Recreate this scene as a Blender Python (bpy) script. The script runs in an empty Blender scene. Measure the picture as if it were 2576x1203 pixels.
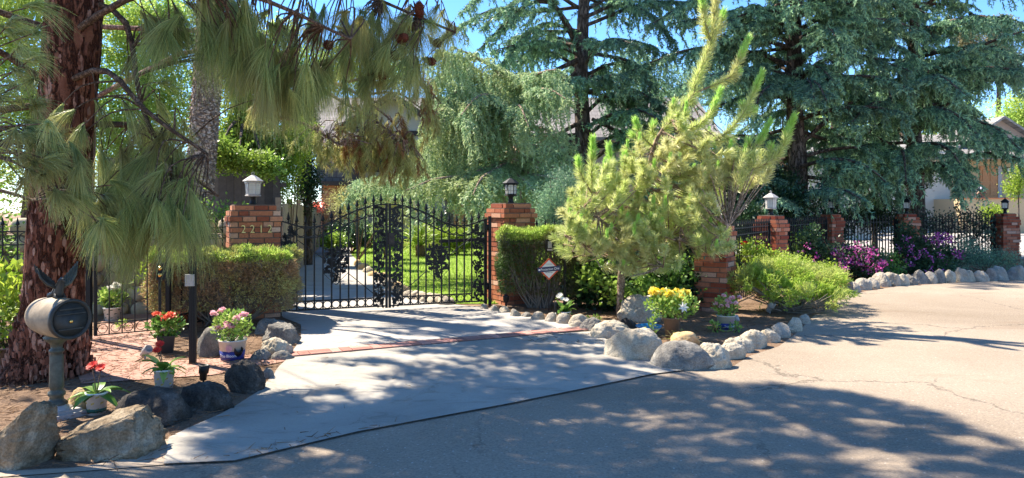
import bpy, math, random
import numpy as np
from mathutils import Vector, Matrix
PI = math.pi
R = math.radians
rnd = random.Random(7)
rng = np.random.default_rng(11)
scene = bpy.context.scene
COL = scene.collection

# ------------------------------------------------------------------ survey of the place
# photo measured on a 2576 px wide grid: focal length 1800, horizon row 520, eye 1.55 m
F, HX, HY, EYE = 1800.0, 1288.0, 520.0, 1.55
def G(px, py):                       # ground point
    d = F * EYE / (py - HY)
    return ((px - HX) / F * d, d)
def P(px, py, d):                    # point at depth d
    return np.array(((px - HX) / F * d, d, EYE - (py - HY) / F * d))

SUN_AZ = np.array((-0.84, 0.545)); SUN_AZ /= np.linalg.norm(SUN_AZ)
SUN_EL = R(52)

# ------------------------------------------------------------------ mesh builder
def rotz(a):
    c, s = math.cos(a), math.sin(a)
    return np.array(((c, -s, 0), (s, c, 0), (0, 0, 1.0)))
def nrm(v):
    v = np.asarray(v, float)
    return v / (np.linalg.norm(v, axis=-1, keepdims=True) + 1e-12)

class MB:
    def __init__(s):
        s.V, s.F, s.n = [], [], 0        # F: (faces array, mat, tint array)
    def add(s, v, f, mat=0, tint=0.5, smooth=False):
        v = np.asarray(v, float).reshape(-1, 3)
        f = np.asarray(f, np.int64)
        if f.ndim == 1: f = f[None]
        t = np.full(len(f), tint) if np.isscalar(tint) else np.asarray(tint, float)
        s.V.append(v); s.F.append((f + s.n, mat, t, smooth)); s.n += len(v)
        return s
    def box(s, c, size, rot=0, mat=0, tint=0.5, M=None):
        x, y, z = np.array(size) / 2
        v = np.array([(-x,-y,-z),(x,-y,-z),(x,y,-z),(-x,y,-z),(-x,-y,z),(x,-y,z),(x,y,z),(-x,y,z)], float)
        if rot: v = v @ rotz(rot).T
        if M is not None: v = v @ np.asarray(M).T
        v = v + np.array(c)
        return s.add(v, [(0,3,2,1),(4,5,6,7),(0,1,5,4),(1,2,6,5),(2,3,7,6),(3,0,4,7)], mat, tint)
    def bar(s, a, b, w, h=None, mat=0, tint=0.5):
        a = np.array(a, float); b = np.array(b, float); h = h or w
        d = b - a; L = np.linalg.norm(d); d /= L
        u = np.cross((0, 0, 1), d)
        u = np.array((1.0, 0, 0)) if np.linalg.norm(u) < 1e-3 else nrm(u)
        k = np.cross(d, u)
        M = np.stack([d, u, k], 1)
        return s.box((a + b) / 2, (L, w, h), M=M, mat=mat, tint=tint)
    def tube(s, pts, rad, seg=8, mat=0, tint=0.5, cap=True, rough=0.0, smooth=True):
        pts = np.asarray(pts, float); n = len(pts)
        rad = np.full(n, rad) if np.isscalar(rad) else np.asarray(rad, float)
        T = nrm(np.gradient(pts, axis=0))
        ref = np.array((0.0, 0, 1)) if abs(T[0][2]) < .9 else np.array((1.0, 0, 0))
        u = nrm(np.cross(T[0], ref)); vs = []
        ang = np.arange(seg) / seg * 2 * PI
        for i in range(n):
            u = nrm(u - T[i] * np.dot(u, T[i])); w = np.cross(T[i], u)
            r = rad[i] * (1 + rough * rng.normal(size=seg)) if rough else np.full(seg, rad[i])
            vs.append(pts[i] + (np.cos(ang) * r)[:, None] * u + (np.sin(ang) * r)[:, None] * w)
        i = np.arange(n - 1)[:, None] * seg; j = np.arange(seg)[None]; k = (j + 1) % seg
        f = np.stack([i + j, i + k, i + seg + k, i + seg + j], -1).reshape(-1, 4)
        base = s.n
        s.add(np.concatenate(vs), f, mat, tint, smooth)
        if cap:
            s.F.append((np.array([list(range(seg))[::-1]]) + base, mat, np.array([tint]), False))
            s.F.append((np.array([list(range(seg))]) + base + (n - 1) * seg, mat, np.array([tint]), False))
        return s
    def lathe(s, prof, seg=24, c=(0, 0, 0), M=None, mat=0, tint=0.5, smooth=True, phase=0):
        prof = np.asarray(prof, float); n = len(prof)
        a = np.arange(seg) / seg * 2 * PI + phase
        v = np.stack([prof[:, 0][:, None] * np.cos(a), prof[:, 0][:, None] * np.sin(a),
                      np.repeat(prof[:, 1][:, None], seg, 1)], -1).reshape(-1, 3)
        if M is not None: v = v @ np.asarray(M).T
        v = v + np.array(c)
        i = np.arange(n - 1)[:, None] * seg; j = np.arange(seg)[None]; k = (j + 1) % seg
        f = np.stack([i + j, i + k, i + seg + k, i + seg + j], -1).reshape(-1, 4)
        base = s.n
        s.add(v, f, mat, tint, smooth)
        s.F.append((np.array([list(range(seg))[::-1]]) + base, mat, np.array([tint]), False))
        s.F.append((np.array([list(range(seg))]) + base + (n - 1) * seg, mat, np.array([tint]), False))
        return s
    def prism(s, poly, z0, z1, mat=0, tint=0.5, M=None, c=(0, 0, 0)):
        n = len(poly); p = np.asarray(poly, float)
        v = np.concatenate([np.c_[p, np.full(n, z0)], np.c_[p, np.full(n, z1)]])
        if M is not None: v = v @ np.asarray(M).T
        v = v + np.array(c); base = s.n
        s.add(v, [(i, (i + 1) % n, n + (i + 1) % n, n + i) for i in range(n)], mat, tint)
        s.F.append((np.array([list(range(n))[::-1]]) + base, mat, np.array([tint]), False))
        s.F.append((np.array([list(range(n, 2 * n))]) + base, mat, np.array([tint]), False))
        return s
    def ring(s, c, r, t, seg=14, ax=(1, 0, 0), mat=0):
        a = np.arange(seg + 1) / seg * 2 * PI
        ax = np.array(ax, float)
        pts = np.array(c) + np.cos(a)[:, None] * r * ax + np.sin(a)[:, None] * r * np.array((0, 0, 1.0))
        for i in range(seg): s.bar(pts[i], pts[i + 1], t, t, mat)
        return s
    def strips(s, B, D, L, W, droop, seg=2, mat=0, tint=None, curl=0.0):
        """needles: curved tapering ribbons"""
        N = len(B); D = nrm(D)
        L = np.broadcast_to(L, N); W = np.broadcast_to(W, N); droop = np.broadcast_to(droop, N)
        side = nrm(np.cross(D, rng.normal(size=(N, 3))))
        rows = []
        for k in range(seg + 1):
            t = k / seg
            p = B + D * (L * t)[:, None]
            p = p + np.array((0, 0, -1.0)) * (droop * L * t * t)[:, None]
            w = (W * (1 - .7 * t) / 2)[:, None]
            rows.append(p - side * w); rows.append(p + side * w)
        v = np.stack(rows, 1).reshape(-1, 3)
        b = (np.arange(N) * (2 * (seg + 1)))[:, None, None]
        q = np.array([(2*k, 2*k+1, 2*k+3, 2*k+2) for k in range(seg)])[None]
        f = (b + q).reshape(-1, 4)
        if tint is None: tint = rng.random(N)
        t = np.repeat(np.broadcast_to(tint, N), seg)
        return s.add(v, f, mat, t)
    def leaves(s, C, D, L, W, mat=0, tint=None, N_=None):
        """rhombic leaves starting at C along D, normal roughly N_"""
        N = len(C); D = nrm(D)
        L = np.broadcast_to(L, N)[:, None]; W = np.broadcast_to(W, N)[:, None]
        n = rng.normal(size=(N, 3)) if N_ is None else N_ + rng.normal(size=(N, 3)) * .5
        side = nrm(np.cross(D, n))
        v = np.stack([C, C + D * L * .5 + side * W / 2, C + D * L, C + D * L * .5 - side * W / 2], 1).reshape(-1, 3)
        f = np.arange(4 * N).reshape(-1, 4)
        if tint is None: tint = rng.random(N)
        return s.add(v, f, mat, tint)
    def build(s, name, mats, parent=None, world=False, loc=None):
        """world=True: vertices are world coordinates, parent is unrotated"""
        V = np.concatenate(s.V)
        off = None
        if world and parent is not None: V = V - np.array(root_loc(parent))
        if loc is not None and parent is None: V = V - np.array(loc)
        me = bpy.data.meshes.new(name)
        tot = sum(f.shape[0] for f, *_ in s.F); nl = sum(f.size for f, *_ in s.F)
        me.vertices.add(len(V)); me.vertices.foreach_set('co', V.astype(np.float32).ravel())
        me.loops.add(nl); me.polygons.add(tot)
        me.loops.foreach_set('vertex_index', np.concatenate([f.ravel() for f, *_ in s.F]).astype(np.int32))
        cnt = np.concatenate([np.full(f.shape[0], f.shape[1]) for f, *_ in s.F])
        st = np.concatenate([[0], np.cumsum(cnt)[:-1]])
        me.polygons.foreach_set('loop_start', st.astype(np.int32))
        me.polygons.foreach_set('material_index', np.concatenate([np.full(f.shape[0], m) for f, m, _, _ in s.F]).astype(np.int32))
        me.update(calc_edges=True)
        sm = np.concatenate([np.full(f.shape[0], g) for f, _, _, g in s.F])
        me.polygons.foreach_set('use_smooth', sm.astype(bool))
        a = me.attributes.new('tint', 'FLOAT', 'FACE')
        a.data.foreach_set('value', np.concatenate([t for _, _, t, _ in s.F]).astype(np.float32))
        for m in (mats if isinstance(mats, (list, tuple)) else [mats]): me.materials.append(m)
        o = bpy.data.objects.new(name, me); COL.objects.link(o)
        if parent is not None: o.parent = parent
        elif loc is not None: o.location = loc
        return o
def root_loc(o):
    l = Vector(o.location)
    while o.parent: o = o.parent; l = l + o.location
    return l
def thing(name, label, cat, loc=(0, 0, 0), rot=0, group=None):
    o = bpy.data.objects.new(name, None); COL.objects.link(o)
    o.empty_display_size = .1
    o.location = loc; o.rotation_euler = (0, 0, rot)
    return tag(o, label, cat, group)
def tag(o, label, cat, group=None, kind=None):
    o['label'] = label; o['category'] = cat
    if group: o['group'] = group
    if kind: o['kind'] = kind
    return o
def struct(o, kind='structure'):
    o['kind'] = kind; return o
def dup(root, loc, rot, label, group=None):
    r = root.copy(); COL.objects.link(r); r.location = loc; r.rotation_euler = (0, 0, rot); r['label'] = label
    if group: r['group'] = group
    for ch in list(root.children):
        c = ch.copy(); COL.objects.link(c); c.parent = r
        for g in ch.children:
            d = g.copy(); COL.objects.link(d); d.parent = c
    return r

# ------------------------------------------------------------------ materials
def newmat(name):
    m = bpy.data.materials.new(name); m.use_nodes = True
    nt = m.node_tree; nt.nodes.clear()
    out = nt.nodes.new('ShaderNodeOutputMaterial')
    return m, nt, out
def N(nt, typ, **kw):
    n = nt.nodes.new(typ)
    for k, v in kw.items():
        if k in n.inputs.keys() if isinstance(k, str) else False: n.inputs[k].default_value = v
        else: setattr(n, k, v)
    return n
def ramp(nt, src, stops, interp='LINEAR'):
    r = nt.nodes.new('ShaderNodeValToRGB'); r.color_ramp.interpolation = interp
    e = r.color_ramp.elements
    while len(e) < len(stops): e.new(0.5)
    for el, (p, c) in zip(e, stops):
        el.position = p; el.color = (*c, 1) if len(c) == 3 else c
    nt.links.new(src, r.inputs[0]); return r
def noise(nt, scale, detail=4, rough=.6, vec=None, dist=0):
    n = nt.nodes.new('ShaderNodeTexNoise')
    n.inputs['Scale'].default_value = scale; n.inputs['Detail'].default_value = detail
    n.inputs['Roughness'].default_value = rough; n.inputs['Distortion'].default_value = dist
    if vec is not None: nt.links.new(vec, n.inputs['Vector'])
    return n
def coords(nt, kind='Object', scale=None):
    t = nt.nodes.new('ShaderNodeTexCoord')
    if kind == 'World':
        t = nt.nodes.new('ShaderNodeNewGeometry'); o = t.outputs['Position']
    else: o = t.outputs[kind]
    if scale:
        m = nt.nodes.new('ShaderNodeMapping'); m.inputs['Scale'].default_value = scale
        nt.links.new(o, m.inputs['Vector']); o = m.outputs[0]
    return o
def mix(nt, fac, a, b, mode='MIX'):
    m = nt.nodes.new('ShaderNodeMix'); m.data_type = 'RGBA'; m.blend_type = mode
    def put(sock, v):
        if isinstance(v, (tuple, list)): sock.default_value = (*v, 1) if len(v) == 3 else v
        elif isinstance(v, (int, float)): sock.default_value = v
        else: nt.links.new(v, sock)
    put(m.inputs[0], fac); put(m.inputs[6], a); put(m.inputs[7], b)
    return m.outputs[2]
def bump(nt, h, strength=.5, dist=.01):
    b = nt.nodes.new('ShaderNodeBump'); b.inputs['Strength'].default_value = strength
    b.inputs['Distance'].default_value = dist; nt.links.new(h, b.inputs['Height']); return b.outputs[0]
def principled(nt, out, color, rough=.8, normal=None, spec=.3, metal=0, **kw):
    p = nt.nodes.new('ShaderNodeBsdfPrincipled')
    if isinstance(color, (tuple, list)): p.inputs['Base Color'].default_value = (*color, 1)
    else: nt.links.new(color, p.inputs['Base Color'])
    if isinstance(rough, (int, float)): p.inputs['Roughness'].default_value = rough
    else: nt.links.new(rough, p.inputs['Roughness'])
    p.inputs['Specular IOR Level'].default_value = spec; p.inputs['Metallic'].default_value = metal
    if normal is not None: nt.links.new(normal, p.inputs['Normal'])
    for k, v in kw.items(): p.inputs[k.replace('_', ' ')].default_value = v
    nt.links.new(p.outputs[0], out.inputs[0]); return p
def tintattr(nt):
    a = nt.nodes.new('ShaderNodeAttribute'); a.attribute_name = 'tint'; return a.outputs['Fac']

def foliage(name, cols, trans=.35, rough=.5, patch=None, spec=.35):
    """cols: colours from the tint attribute; patch: (scale, colour, amount) larger colour patches"""
    m, nt, out = newmat(name)
    st = [(i / (len(cols) - 1), c) for i, c in enumerate(cols)]
    col = ramp(nt, tintattr(nt), st).outputs[0]
    if patch:
        n = noise(nt, patch[0], 2, .5, coords(nt, 'World'))
        f = ramp(nt, n.outputs[0], [(.45, (0, 0, 0)), (.62, (patch[2],) * 3)]).outputs[0]
        col = mix(nt, f, col, patch[1])
    p = principled(nt, out, col, rough, spec=spec)
    t = nt.nodes.new('ShaderNodeBsdfTranslucent'); nt.links.new(col, t.inputs[0])
    s = nt.nodes.new('ShaderNodeMixShader'); s.inputs[0].default_value = trans
    nt.links.new(p.outputs[0], s.inputs[1]); nt.links.new(t.outputs[0], s.inputs[2])
    nt.links.new(s.outputs[0], out.inputs[0])
    return m
def plain(name, col, rough=.6, spec=.3, metal=0, nscale=None, namt=.15, bumpd=None):
    m, nt, out = newmat(name); c = col; nb = None
    if nscale:
        n = noise(nt, nscale, 5, .65, coords(nt))
        dark = tuple(x * (1 - namt) for x in col); lite = tuple(min(1, x * (1 + namt)) for x in col)
        c = ramp(nt, n.outputs[0], [(.3, dark), (.7, lite)]).outputs[0]
        if bumpd: nb = bump(nt, n.outputs[0], .5, bumpd)
    principled(nt, out, c, rough, nb, spec, metal); return m
def tinted(name, cols, rough=.8, nscale=25, bumpd=.004, namt=.25, spec=.25):
    m, nt, out = newmat(name)
    st = [(i / (len(cols) - 1), c) for i, c in enumerate(cols)]
    c = ramp(nt, tintattr(nt), st).outputs[0]
    n = noise(nt, nscale, 5, .7, coords(nt))
    g = ramp(nt, n.outputs[0], [(.3, (1 - namt,) * 3), (.7, (1 + namt * .4,) * 3)]).outputs[0]
    c = mix(nt, 1.0, c, g, 'MULTIPLY')
    principled(nt, out, c, rough, bump(nt, n.outputs[0], .6, bumpd), spec); return m
def bark(name, c1, c2, scale=6, stretch=.25, bd=.03, plates=True):
    m, nt, out = newmat(name)
    co = coords(nt, 'Object', (1, 1, stretch))
    v = nt.nodes.new('ShaderNodeTexVoronoi'); v.feature = 'DISTANCE_TO_EDGE'; v.inputs['Scale'].default_value = scale
    nn = noise(nt, scale * 1.5, 4, .6, co)
    mx = nt.nodes.new('ShaderNodeVectorMath'); mx.operation = 'MULTIPLY_ADD'
    mx.inputs[1].default_value = (.25, .25, .25); nt.links.new(nn.outputs['Color'], mx.inputs[0]); nt.links.new(co, mx.inputs[2])
    nt.links.new(mx.outputs[0], v.inputs['Vector'])
    e = ramp(nt, v.outputs['Distance'], [(0, (0, 0, 0)), (.16, (1, 1, 1))])
    n2 = noise(nt, 40, 5, .7, coords(nt))
    c = mix(nt, e.outputs[0], tuple(x * .45 for x in c1), ramp(nt, noise(nt, scale * .8, 3, .6, co).outputs[0], [(.3, c1), (.7, c2)]).outputs[0])
    c = mix(nt, .5, c, ramp(nt, n2.outputs[0], [(.3, (.5,) * 3), (.7, (1.2,) * 3)]).outputs[0], 'MULTIPLY')
    h = mix(nt, .25, e.outputs[0], n2.outputs[0])
    principled(nt, out, c, .9, bump(nt, h, 1.0, bd), .15); return m
def rockmat(name, c1, c2, c3, scale=3, bd=.02, speck=.3, layer=False):
    m, nt, out = newmat(name)
    co = coords(nt)
    big = noise(nt, scale, 6, .65, co, .6)
    c = ramp(nt, big.outputs[0], [(.32, c1), (.5, c2), (.68, c3)]).outputs[0]
    fine = noise(nt, 70, 4, .75, co)
    c = mix(nt, speck, c, ramp(nt, fine.outputs[0], [(.35, (.25,) * 3), (.6, (1.15,) * 3)]).outputs[0], 'MULTIPLY')
    h = noise(nt, 9, 8, .72, co)
    if layer:
        w = nt.nodes.new('ShaderNodeTexVoronoi'); w.inputs['Scale'].default_value = 7
        nt.links.new(coords(nt, 'Object', (1, 1, 2.2)), w.inputs['Vector'])
        hh = mix(nt, .5, h.outputs[0], w.outputs['Distance'])
    else: hh = h.outputs[0]
    principled(nt, out, c, .88, bump(nt, hh, 1.0, bd), .2); return m

K = {}
K['needle'] = foliage('long_needles', [(.111,.166,.056), (.222,.297,.094), (.409,.465,.149), (.669,.669,.260)], .42, .42, (1.3, (.32,.24,.09), .55))
K['needle_brown'] = foliage('dead_needles', [(.16,.07,.025), (.3,.14,.05), (.36,.2,.08)], .3, .6)
K['needle_tuft'] = foliage('tufted_needles', [(.225,.250,.075), (.425,.438,.150), (.700,.700,.275)], .5, .5, (2.2, (.46,.28,.1), .35))
K['young'] = foliage('young_pine_needles', [(.325,.413,.112), (.525,.625,.188), (.725,.775,.325), (.850,.850,.500)], .5, .35, (1.1, (.62,.55,.28), .5), .5)
K['candle'] = foliage('new_shoot_needles', [(.345,.575,.092), (.483,.736,.161), (.598,.828,.299)], .5, .4)
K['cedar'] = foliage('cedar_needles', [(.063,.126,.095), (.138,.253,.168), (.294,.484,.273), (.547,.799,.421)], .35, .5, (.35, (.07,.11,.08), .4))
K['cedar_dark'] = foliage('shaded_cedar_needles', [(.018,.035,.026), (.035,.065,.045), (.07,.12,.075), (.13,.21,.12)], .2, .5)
K['weeping'] = foliage('weeping_cedar_needles', [(.125,.213,.112), (.250,.388,.200), (.413,.562,.288), (.600,.712,.400)], .4, .5, (.8, (.4,.42,.16), .5))
K['lime_leaf'] = foliage('lime_leaves', [(.12,.2,.02), (.28,.4,.04), (.46,.56,.08)], .45, .45)
K['green_leaf'] = foliage('green_leaves', [(.046,.103,.017), (.115,.230,.040), (.230,.391,.069), (.414,.552,.127)], .45, .4, (.6, (.42,.48,.06), .45))
K['tall_leaf'] = foliage('tall_tree_leaves', [(.120,.216,.036), (.288,.456,.084), (.504,.672,.168), (.720,.792,.312)], .55, .45, (.5, (.55,.58,.14), .5))
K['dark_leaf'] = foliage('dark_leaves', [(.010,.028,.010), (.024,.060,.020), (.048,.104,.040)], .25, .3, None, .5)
K['hedge_leaf'] = foliage('hedge_leaves', [(.172,.273,.043), (.389,.546,.086), (.646,.791,.187)], .45, .5, (3.0, (.36,.25,.12), .6))
K['hedge_brown'] = foliage('hedge_twiggy_face', [(.251,.172,.078), (.470,.423,.157), (.627,.659,.251)], .35, .6, (3.2, (.4,.24,.14), .85))
K['hedge_shade'] = foliage('hedge_leaves_shaded', [(.039,.078,.019), (.091,.169,.039), (.169,.260,.065)], .3, .5, (3, (.13,.075,.04), .6))  # darker copy of the hedge leaf colours, shade of the sides put into the colour
K['juniper'] = foliage('juniper_leaves', [(.17,.29,.03), (.36,.52,.06), (.58,.68,.13)], .45, .5, (2.2, (.5,.46,.2), .5))
K['euc_leaf'] = foliage('gum_tree_leaves', [(.16,.17,.08), (.28,.26,.14), (.4,.34,.2)], .4, .5)
K['twig'] = plain('twig_bark', (.17,.11,.07), .9, .1, nscale=30)
K['twig_grey'] = plain('grey_twigs', (.2,.17,.14), .9, .1, nscale=30)
K['bark_red'] = bark('red_pine_bark', (.14,.045,.025), (.26,.11,.065), 9, .3, .05)
K['bark_grey'] = bark('grey_cedar_bark', (.11,.08,.065), (.22,.17,.14), 9, .3, .03)
K['bark_tan'] = bark('tan_bark', (.4,.27,.18), (.56,.42,.32), 14, .6, .01)
K['bark_scale'] = bark('scaly_bark', (.5,.38,.3), (.66,.54,.45), 11, 1.4, .03)
K['iron'] = plain('black_iron', (.009,.009,.01), .5, .3, nscale=60, namt=.3)
K['brick'] = tinted('red_bricks', [(.3,.085,.045), (.44,.15,.075), (.56,.23,.12), (.66,.42,.3)], .88, 35, .004)
K['brick_dark'] = tinted('worn_red_bricks', [(.24,.05,.028), (.38,.1,.05), (.48,.16,.085), (.6,.34,.24)], .88, 35, .004)
K['brick_orange'] = tinted('orange_bricks', [(.42,.17,.07), (.5,.24,.1), (.58,.34,.18)], .88, 35, .004)
K['mortar'] = plain('mortar', (.17,.13,.1), .95, .1, nscale=40, bumpd=.004)
K['white_paint'] = plain('white_plastic', (.78,.77,.73), .4, .4, nscale=12, namt=.06)
K['green_metal'] = plain('verdigris_metal', (.06,.062,.045), .5, .4, nscale=18, namt=.5, bumpd=.002)
K['barrel'] = plain('weathered_barrel', (.27,.21,.14), .65, .3, nscale=9, namt=.4, bumpd=.002)
K['dark_metal'] = plain('dark_bronze', (.03,.03,.026), .55, .4, nscale=20, namt=.4)
K['brass'] = plain('brass', (.75,.5,.16), .25, .6, 1.0)
K['steel'] = plain('grey_steel', (.35,.34,.33), .45, .4, nscale=20)
K['lampgrey'] = plain('weathered_grey_metal', (.42,.39,.37), .42, .5, nscale=14, namt=.2)
K['terracotta'] = plain('terracotta', (.55,.2,.09), .8, .2, nscale=14)
K['blackpot'] = plain('black_pot', (.03,.027,.028), .5, .4)
K['brownpot'] = plain('brown_pot', (.17,.12,.09), .5, .4, nscale=10)
K['greypot'] = plain('grey_pot', (.56,.52,.46), .5, .3, nscale=8, namt=.08)
K['navy'] = plain('navy_band', (.03,.04,.2), .5, .3)
K['blue'] = plain('blue_plastic', (.03,.25,.5), .35, .5)
K['gold'] = plain('gold_print', (.5,.36,.1), .5, .4)
K['dkgreen'] = plain('green_band', (.01,.09,.06), .5, .4)
K['potsoil'] = plain('potting_soil', (.05,.035,.025), .95, .05, nscale=60, namt=.5)
K['red_petal'] = foliage('red_petals', [(.45,.01,.01), (.7,.03,.02), (.8,.08,.04)], .25, .5)
K['coral_petal'] = foliage('coral_petals', [(.75,.1,.06), (.85,.18,.1), (.9,.3,.2)], .3, .5)
K['pink_petal'] = foliage('pink_petals', [(.8,.35,.42), (.85,.5,.55), (.9,.66,.66)], .3, .5)
K['yellow_petal'] = foliage('yellow_petals', [(.850,.600,.020), (.850,.700,.100), (.850,.780,.350)], .3, .5)
K['white_petal'] = foliage('white_petals', [(.8,.78,.7), (.85,.83,.78)], .3, .5)
K['magenta_petal'] = foliage('magenta_bracts', [(.4,.04,.24), (.6,.1,.38), (.75,.28,.56)], .4, .5)
K['rock_pale'] = rockmat('pale_granite', (.36,.29,.21), (.53,.46,.35), (.64,.57,.46), 2.5, .045, .45)
K['rock_grey'] = rockmat('grey_granite', (.13,.12,.11), (.26,.24,.21), (.4,.37,.32), 3, .045, .55)
K['rock_dark'] = rockmat('dark_basalt', (.035,.03,.027), (.08,.07,.06), (.2,.18,.16), 4, .05, .6)
K['rock_rough'] = rockmat('rough_tan_rock', (.15,.1,.055), (.3,.23,.15), (.5,.42,.31), 4.5, .1, .55, True)
K['rock_sand'] = rockmat('yellow_sandstone', (.5,.32,.14), (.6,.42,.22), (.66,.5,.32), 4, .02, .15)
K['rock_border'] = rockmat('border_granite', (.28,.24,.19), (.42,.37,.3), (.55,.5,.42), 2.2, .04, .4)
K['stucco'] = plain('white_stucco', (.5,.47,.4), .95, .1, nscale=50, namt=.06, bumpd=.004)
K['cream'] = plain('cream_stucco', (.5,.38,.23), .95, .1, nscale=30, namt=.05)
K['pinkwall'] = plain('pale_pink_wall', (.4,.32,.27), .95, .1, nscale=20, namt=.08)
K['timber'] = plain('dark_timber', (.06,.05,.045), .8, .2, nscale=20, namt=.3)
K['woodgrey'] = tinted('weathered_grey_boards', [(.07,.06,.055), (.12,.1,.09), (.17,.14,.12)], .9, 12, .003)
K['woodtan'] = tinted('tan_boards', [(.33,.24,.17), (.42,.31,.22), (.48,.37,.27)], .9, 12, .003)
K['doorwood'] = plain('varnished_door', (.45,.2,.07), .45, .4, nscale=10, namt=.2)
K['skin'] = plain('skin', (.5,.3,.2), .6, .3)
K['shirt'] = plain('white_shirt', (.7,.68,.72), .9, .1, nscale=30, namt=.1)
K['trouser'] = plain('brown_trousers', (.2,.11,.1), .9, .1)
K['cap'] = plain('grey_cap', (.12,.11,.12), .9, .1)
K['sign_white'] = plain('sign_white', (.7,.68,.62), .5, .4)
K['sign_red'] = plain('sign_red', (.6,.09,.03), .5, .4)
K['sign_navy'] = plain('sign_navy', (.015,.02,.07), .4, .4)
K['sign_text'] = plain('sign_lettering', (.75,.75,.75), .5, .3)
K['numeral'] = plain('brass_numerals', (.5,.4,.16), .4, .5, .6)

def shinglemat(name, c1, c2, sx=6):
    m, nt, out = newmat(name)
    co = coords(nt, 'UV') if False else coords(nt)
    b = nt.nodes.new('ShaderNodeTexBrick'); b.inputs['Scale'].default_value = sx
    b.inputs['Mortar Size'].default_value = .03; b.inputs['Color1'].default_value = (*c1, 1); b.inputs['Color2'].default_value = (*c2, 1)
    b.inputs['Mortar'].default_value = tuple(x * .4 for x in c1) + (1,)
    b.inputs['Row Height'].default_value = .9; b.inputs['Brick Width'].default_value = 1.1
    sw = nt.nodes.new('ShaderNodeMapping'); sw.inputs['Rotation'].default_value = (R(90), 0, 0)
    nt.links.new(co, sw.inputs['Vector']); nt.links.new(sw.outputs[0], b.inputs['Vector'])
    n = noise(nt, 1.5, 5, .7, co)
    c = mix(nt, .6, b.outputs[0], ramp(nt, n.outputs[0], [(.3, (.6,) * 3), (.7, (1.2,) * 3)]).outputs[0], 'MULTIPLY')
    principled(nt, out, c, .9, bump(nt, b.outputs['Fac'], -.6, .02), .15); return m
K['roof'] = shinglemat('grey_shingles', (.22,.2,.19), (.29,.26,.24), 4)
K['roof_dark'] = shinglemat('dark_shingles', (.09,.085,.085), (.15,.14,.14), 4)
K['housebrick'] = shinglemat('house_brick', (.42,.18,.09), (.55,.3,.18), 9)
K['roof_pale'] = shinglemat('pale_shingles', (.25,.235,.22), (.31,.29,.27), 3)
def glassy(name, col, alpha, rough=.15):
    m, nt, out = newmat(name)
    p = principled(nt, out, col, rough, spec=.5)
    t = nt.nodes.new('ShaderNodeBsdfTransparent'); s = nt.nodes.new('ShaderNodeMixShader')
    s.inputs[0].default_value = alpha
    nt.links.new(t.outputs[0], s.inputs[1]); nt.links.new(p.outputs[0], s.inputs[2]); nt.links.new(s.outputs[0], out.inputs[0])
    return m
K['lampglass'] = glassy('frosted_lamp_glass', (.75,.74,.68), .8)
K['window'] = plain('window_glass', (.03,.035,.04), .08, .6)

# ground materials
def m_road():
    m, nt, out = newmat('worn_asphalt'); co = coords(nt, 'World')
    big = noise(nt, .35, 5, .6, co, .4)
    c = ramp(nt, big.outputs[0], [(.3, (.24,.19,.14)), (.55, (.315,.255,.195)), (.75, (.38,.315,.245))]).outputs[0]
    fine = noise(nt, 55, 6, .8, co)
    c = mix(nt, .75, c, ramp(nt, fine.outputs[0], [(.33, (.5,) * 3), (.5, (.95,) * 3), (.68, (1.35,) * 3)]).outputs[0], 'MULTIPLY')
    v = nt.nodes.new('ShaderNodeTexVoronoi'); v.inputs['Scale'].default_value = 95; nt.links.new(co, v.inputs['Vector'])
    sp = ramp(nt, v.outputs['Color'], [(.9, (0, 0, 0)), (.93, (1, 1, 1))])
    c = mix(nt, mix(nt, 1.0, sp.outputs[0], (.35,) * 3, 'MULTIPLY'), c, (.75,.72,.66))
    # brown stains
    st = noise(nt, .9, 5, .6, coords(nt, 'World', (.5, 1.5, 1)), .5)
    c = mix(nt, ramp(nt, st.outputs[0], [(.58, (0, 0, 0)), (.68, (.4,) * 3)]).outputs[0], c, (.2,.14,.095))
    # cracks
    cv = nt.nodes.new('ShaderNodeTexVoronoi'); cv.feature = 'DISTANCE_TO_EDGE'; cv.inputs['Scale'].default_value = .42
    wob = noise(nt, 2.2, 5, .7, co)
    ma = nt.nodes.new('ShaderNodeVectorMath'); ma.operation = 'MULTIPLY_ADD'; ma.inputs[1].default_value = (.5, .5, .5)
    nt.links.new(wob.outputs['Color'], ma.inputs[0]); nt.links.new(co, ma.inputs[2]); nt.links.new(ma.outputs[0], cv.inputs['Vector'])
    ck = ramp(nt, cv.outputs['Distance'], [(.002, (1, 1, 1)), (.007, (0, 0, 0))])
    msk = ramp(nt, noise(nt, .5, 3, .5, co).outputs[0], [(.42, (0, 0, 0)), (.55, (.75,) * 3)])
    ckf = mix(nt, 1.0, ck.outputs[0], msk.outputs[0], 'MULTIPLY')
    c = mix(nt, ckf, c, (.09,.075,.06))
    principled(nt, out, c, .9, bump(nt, fine.outputs[0], .55, .012), .2); return m
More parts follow.
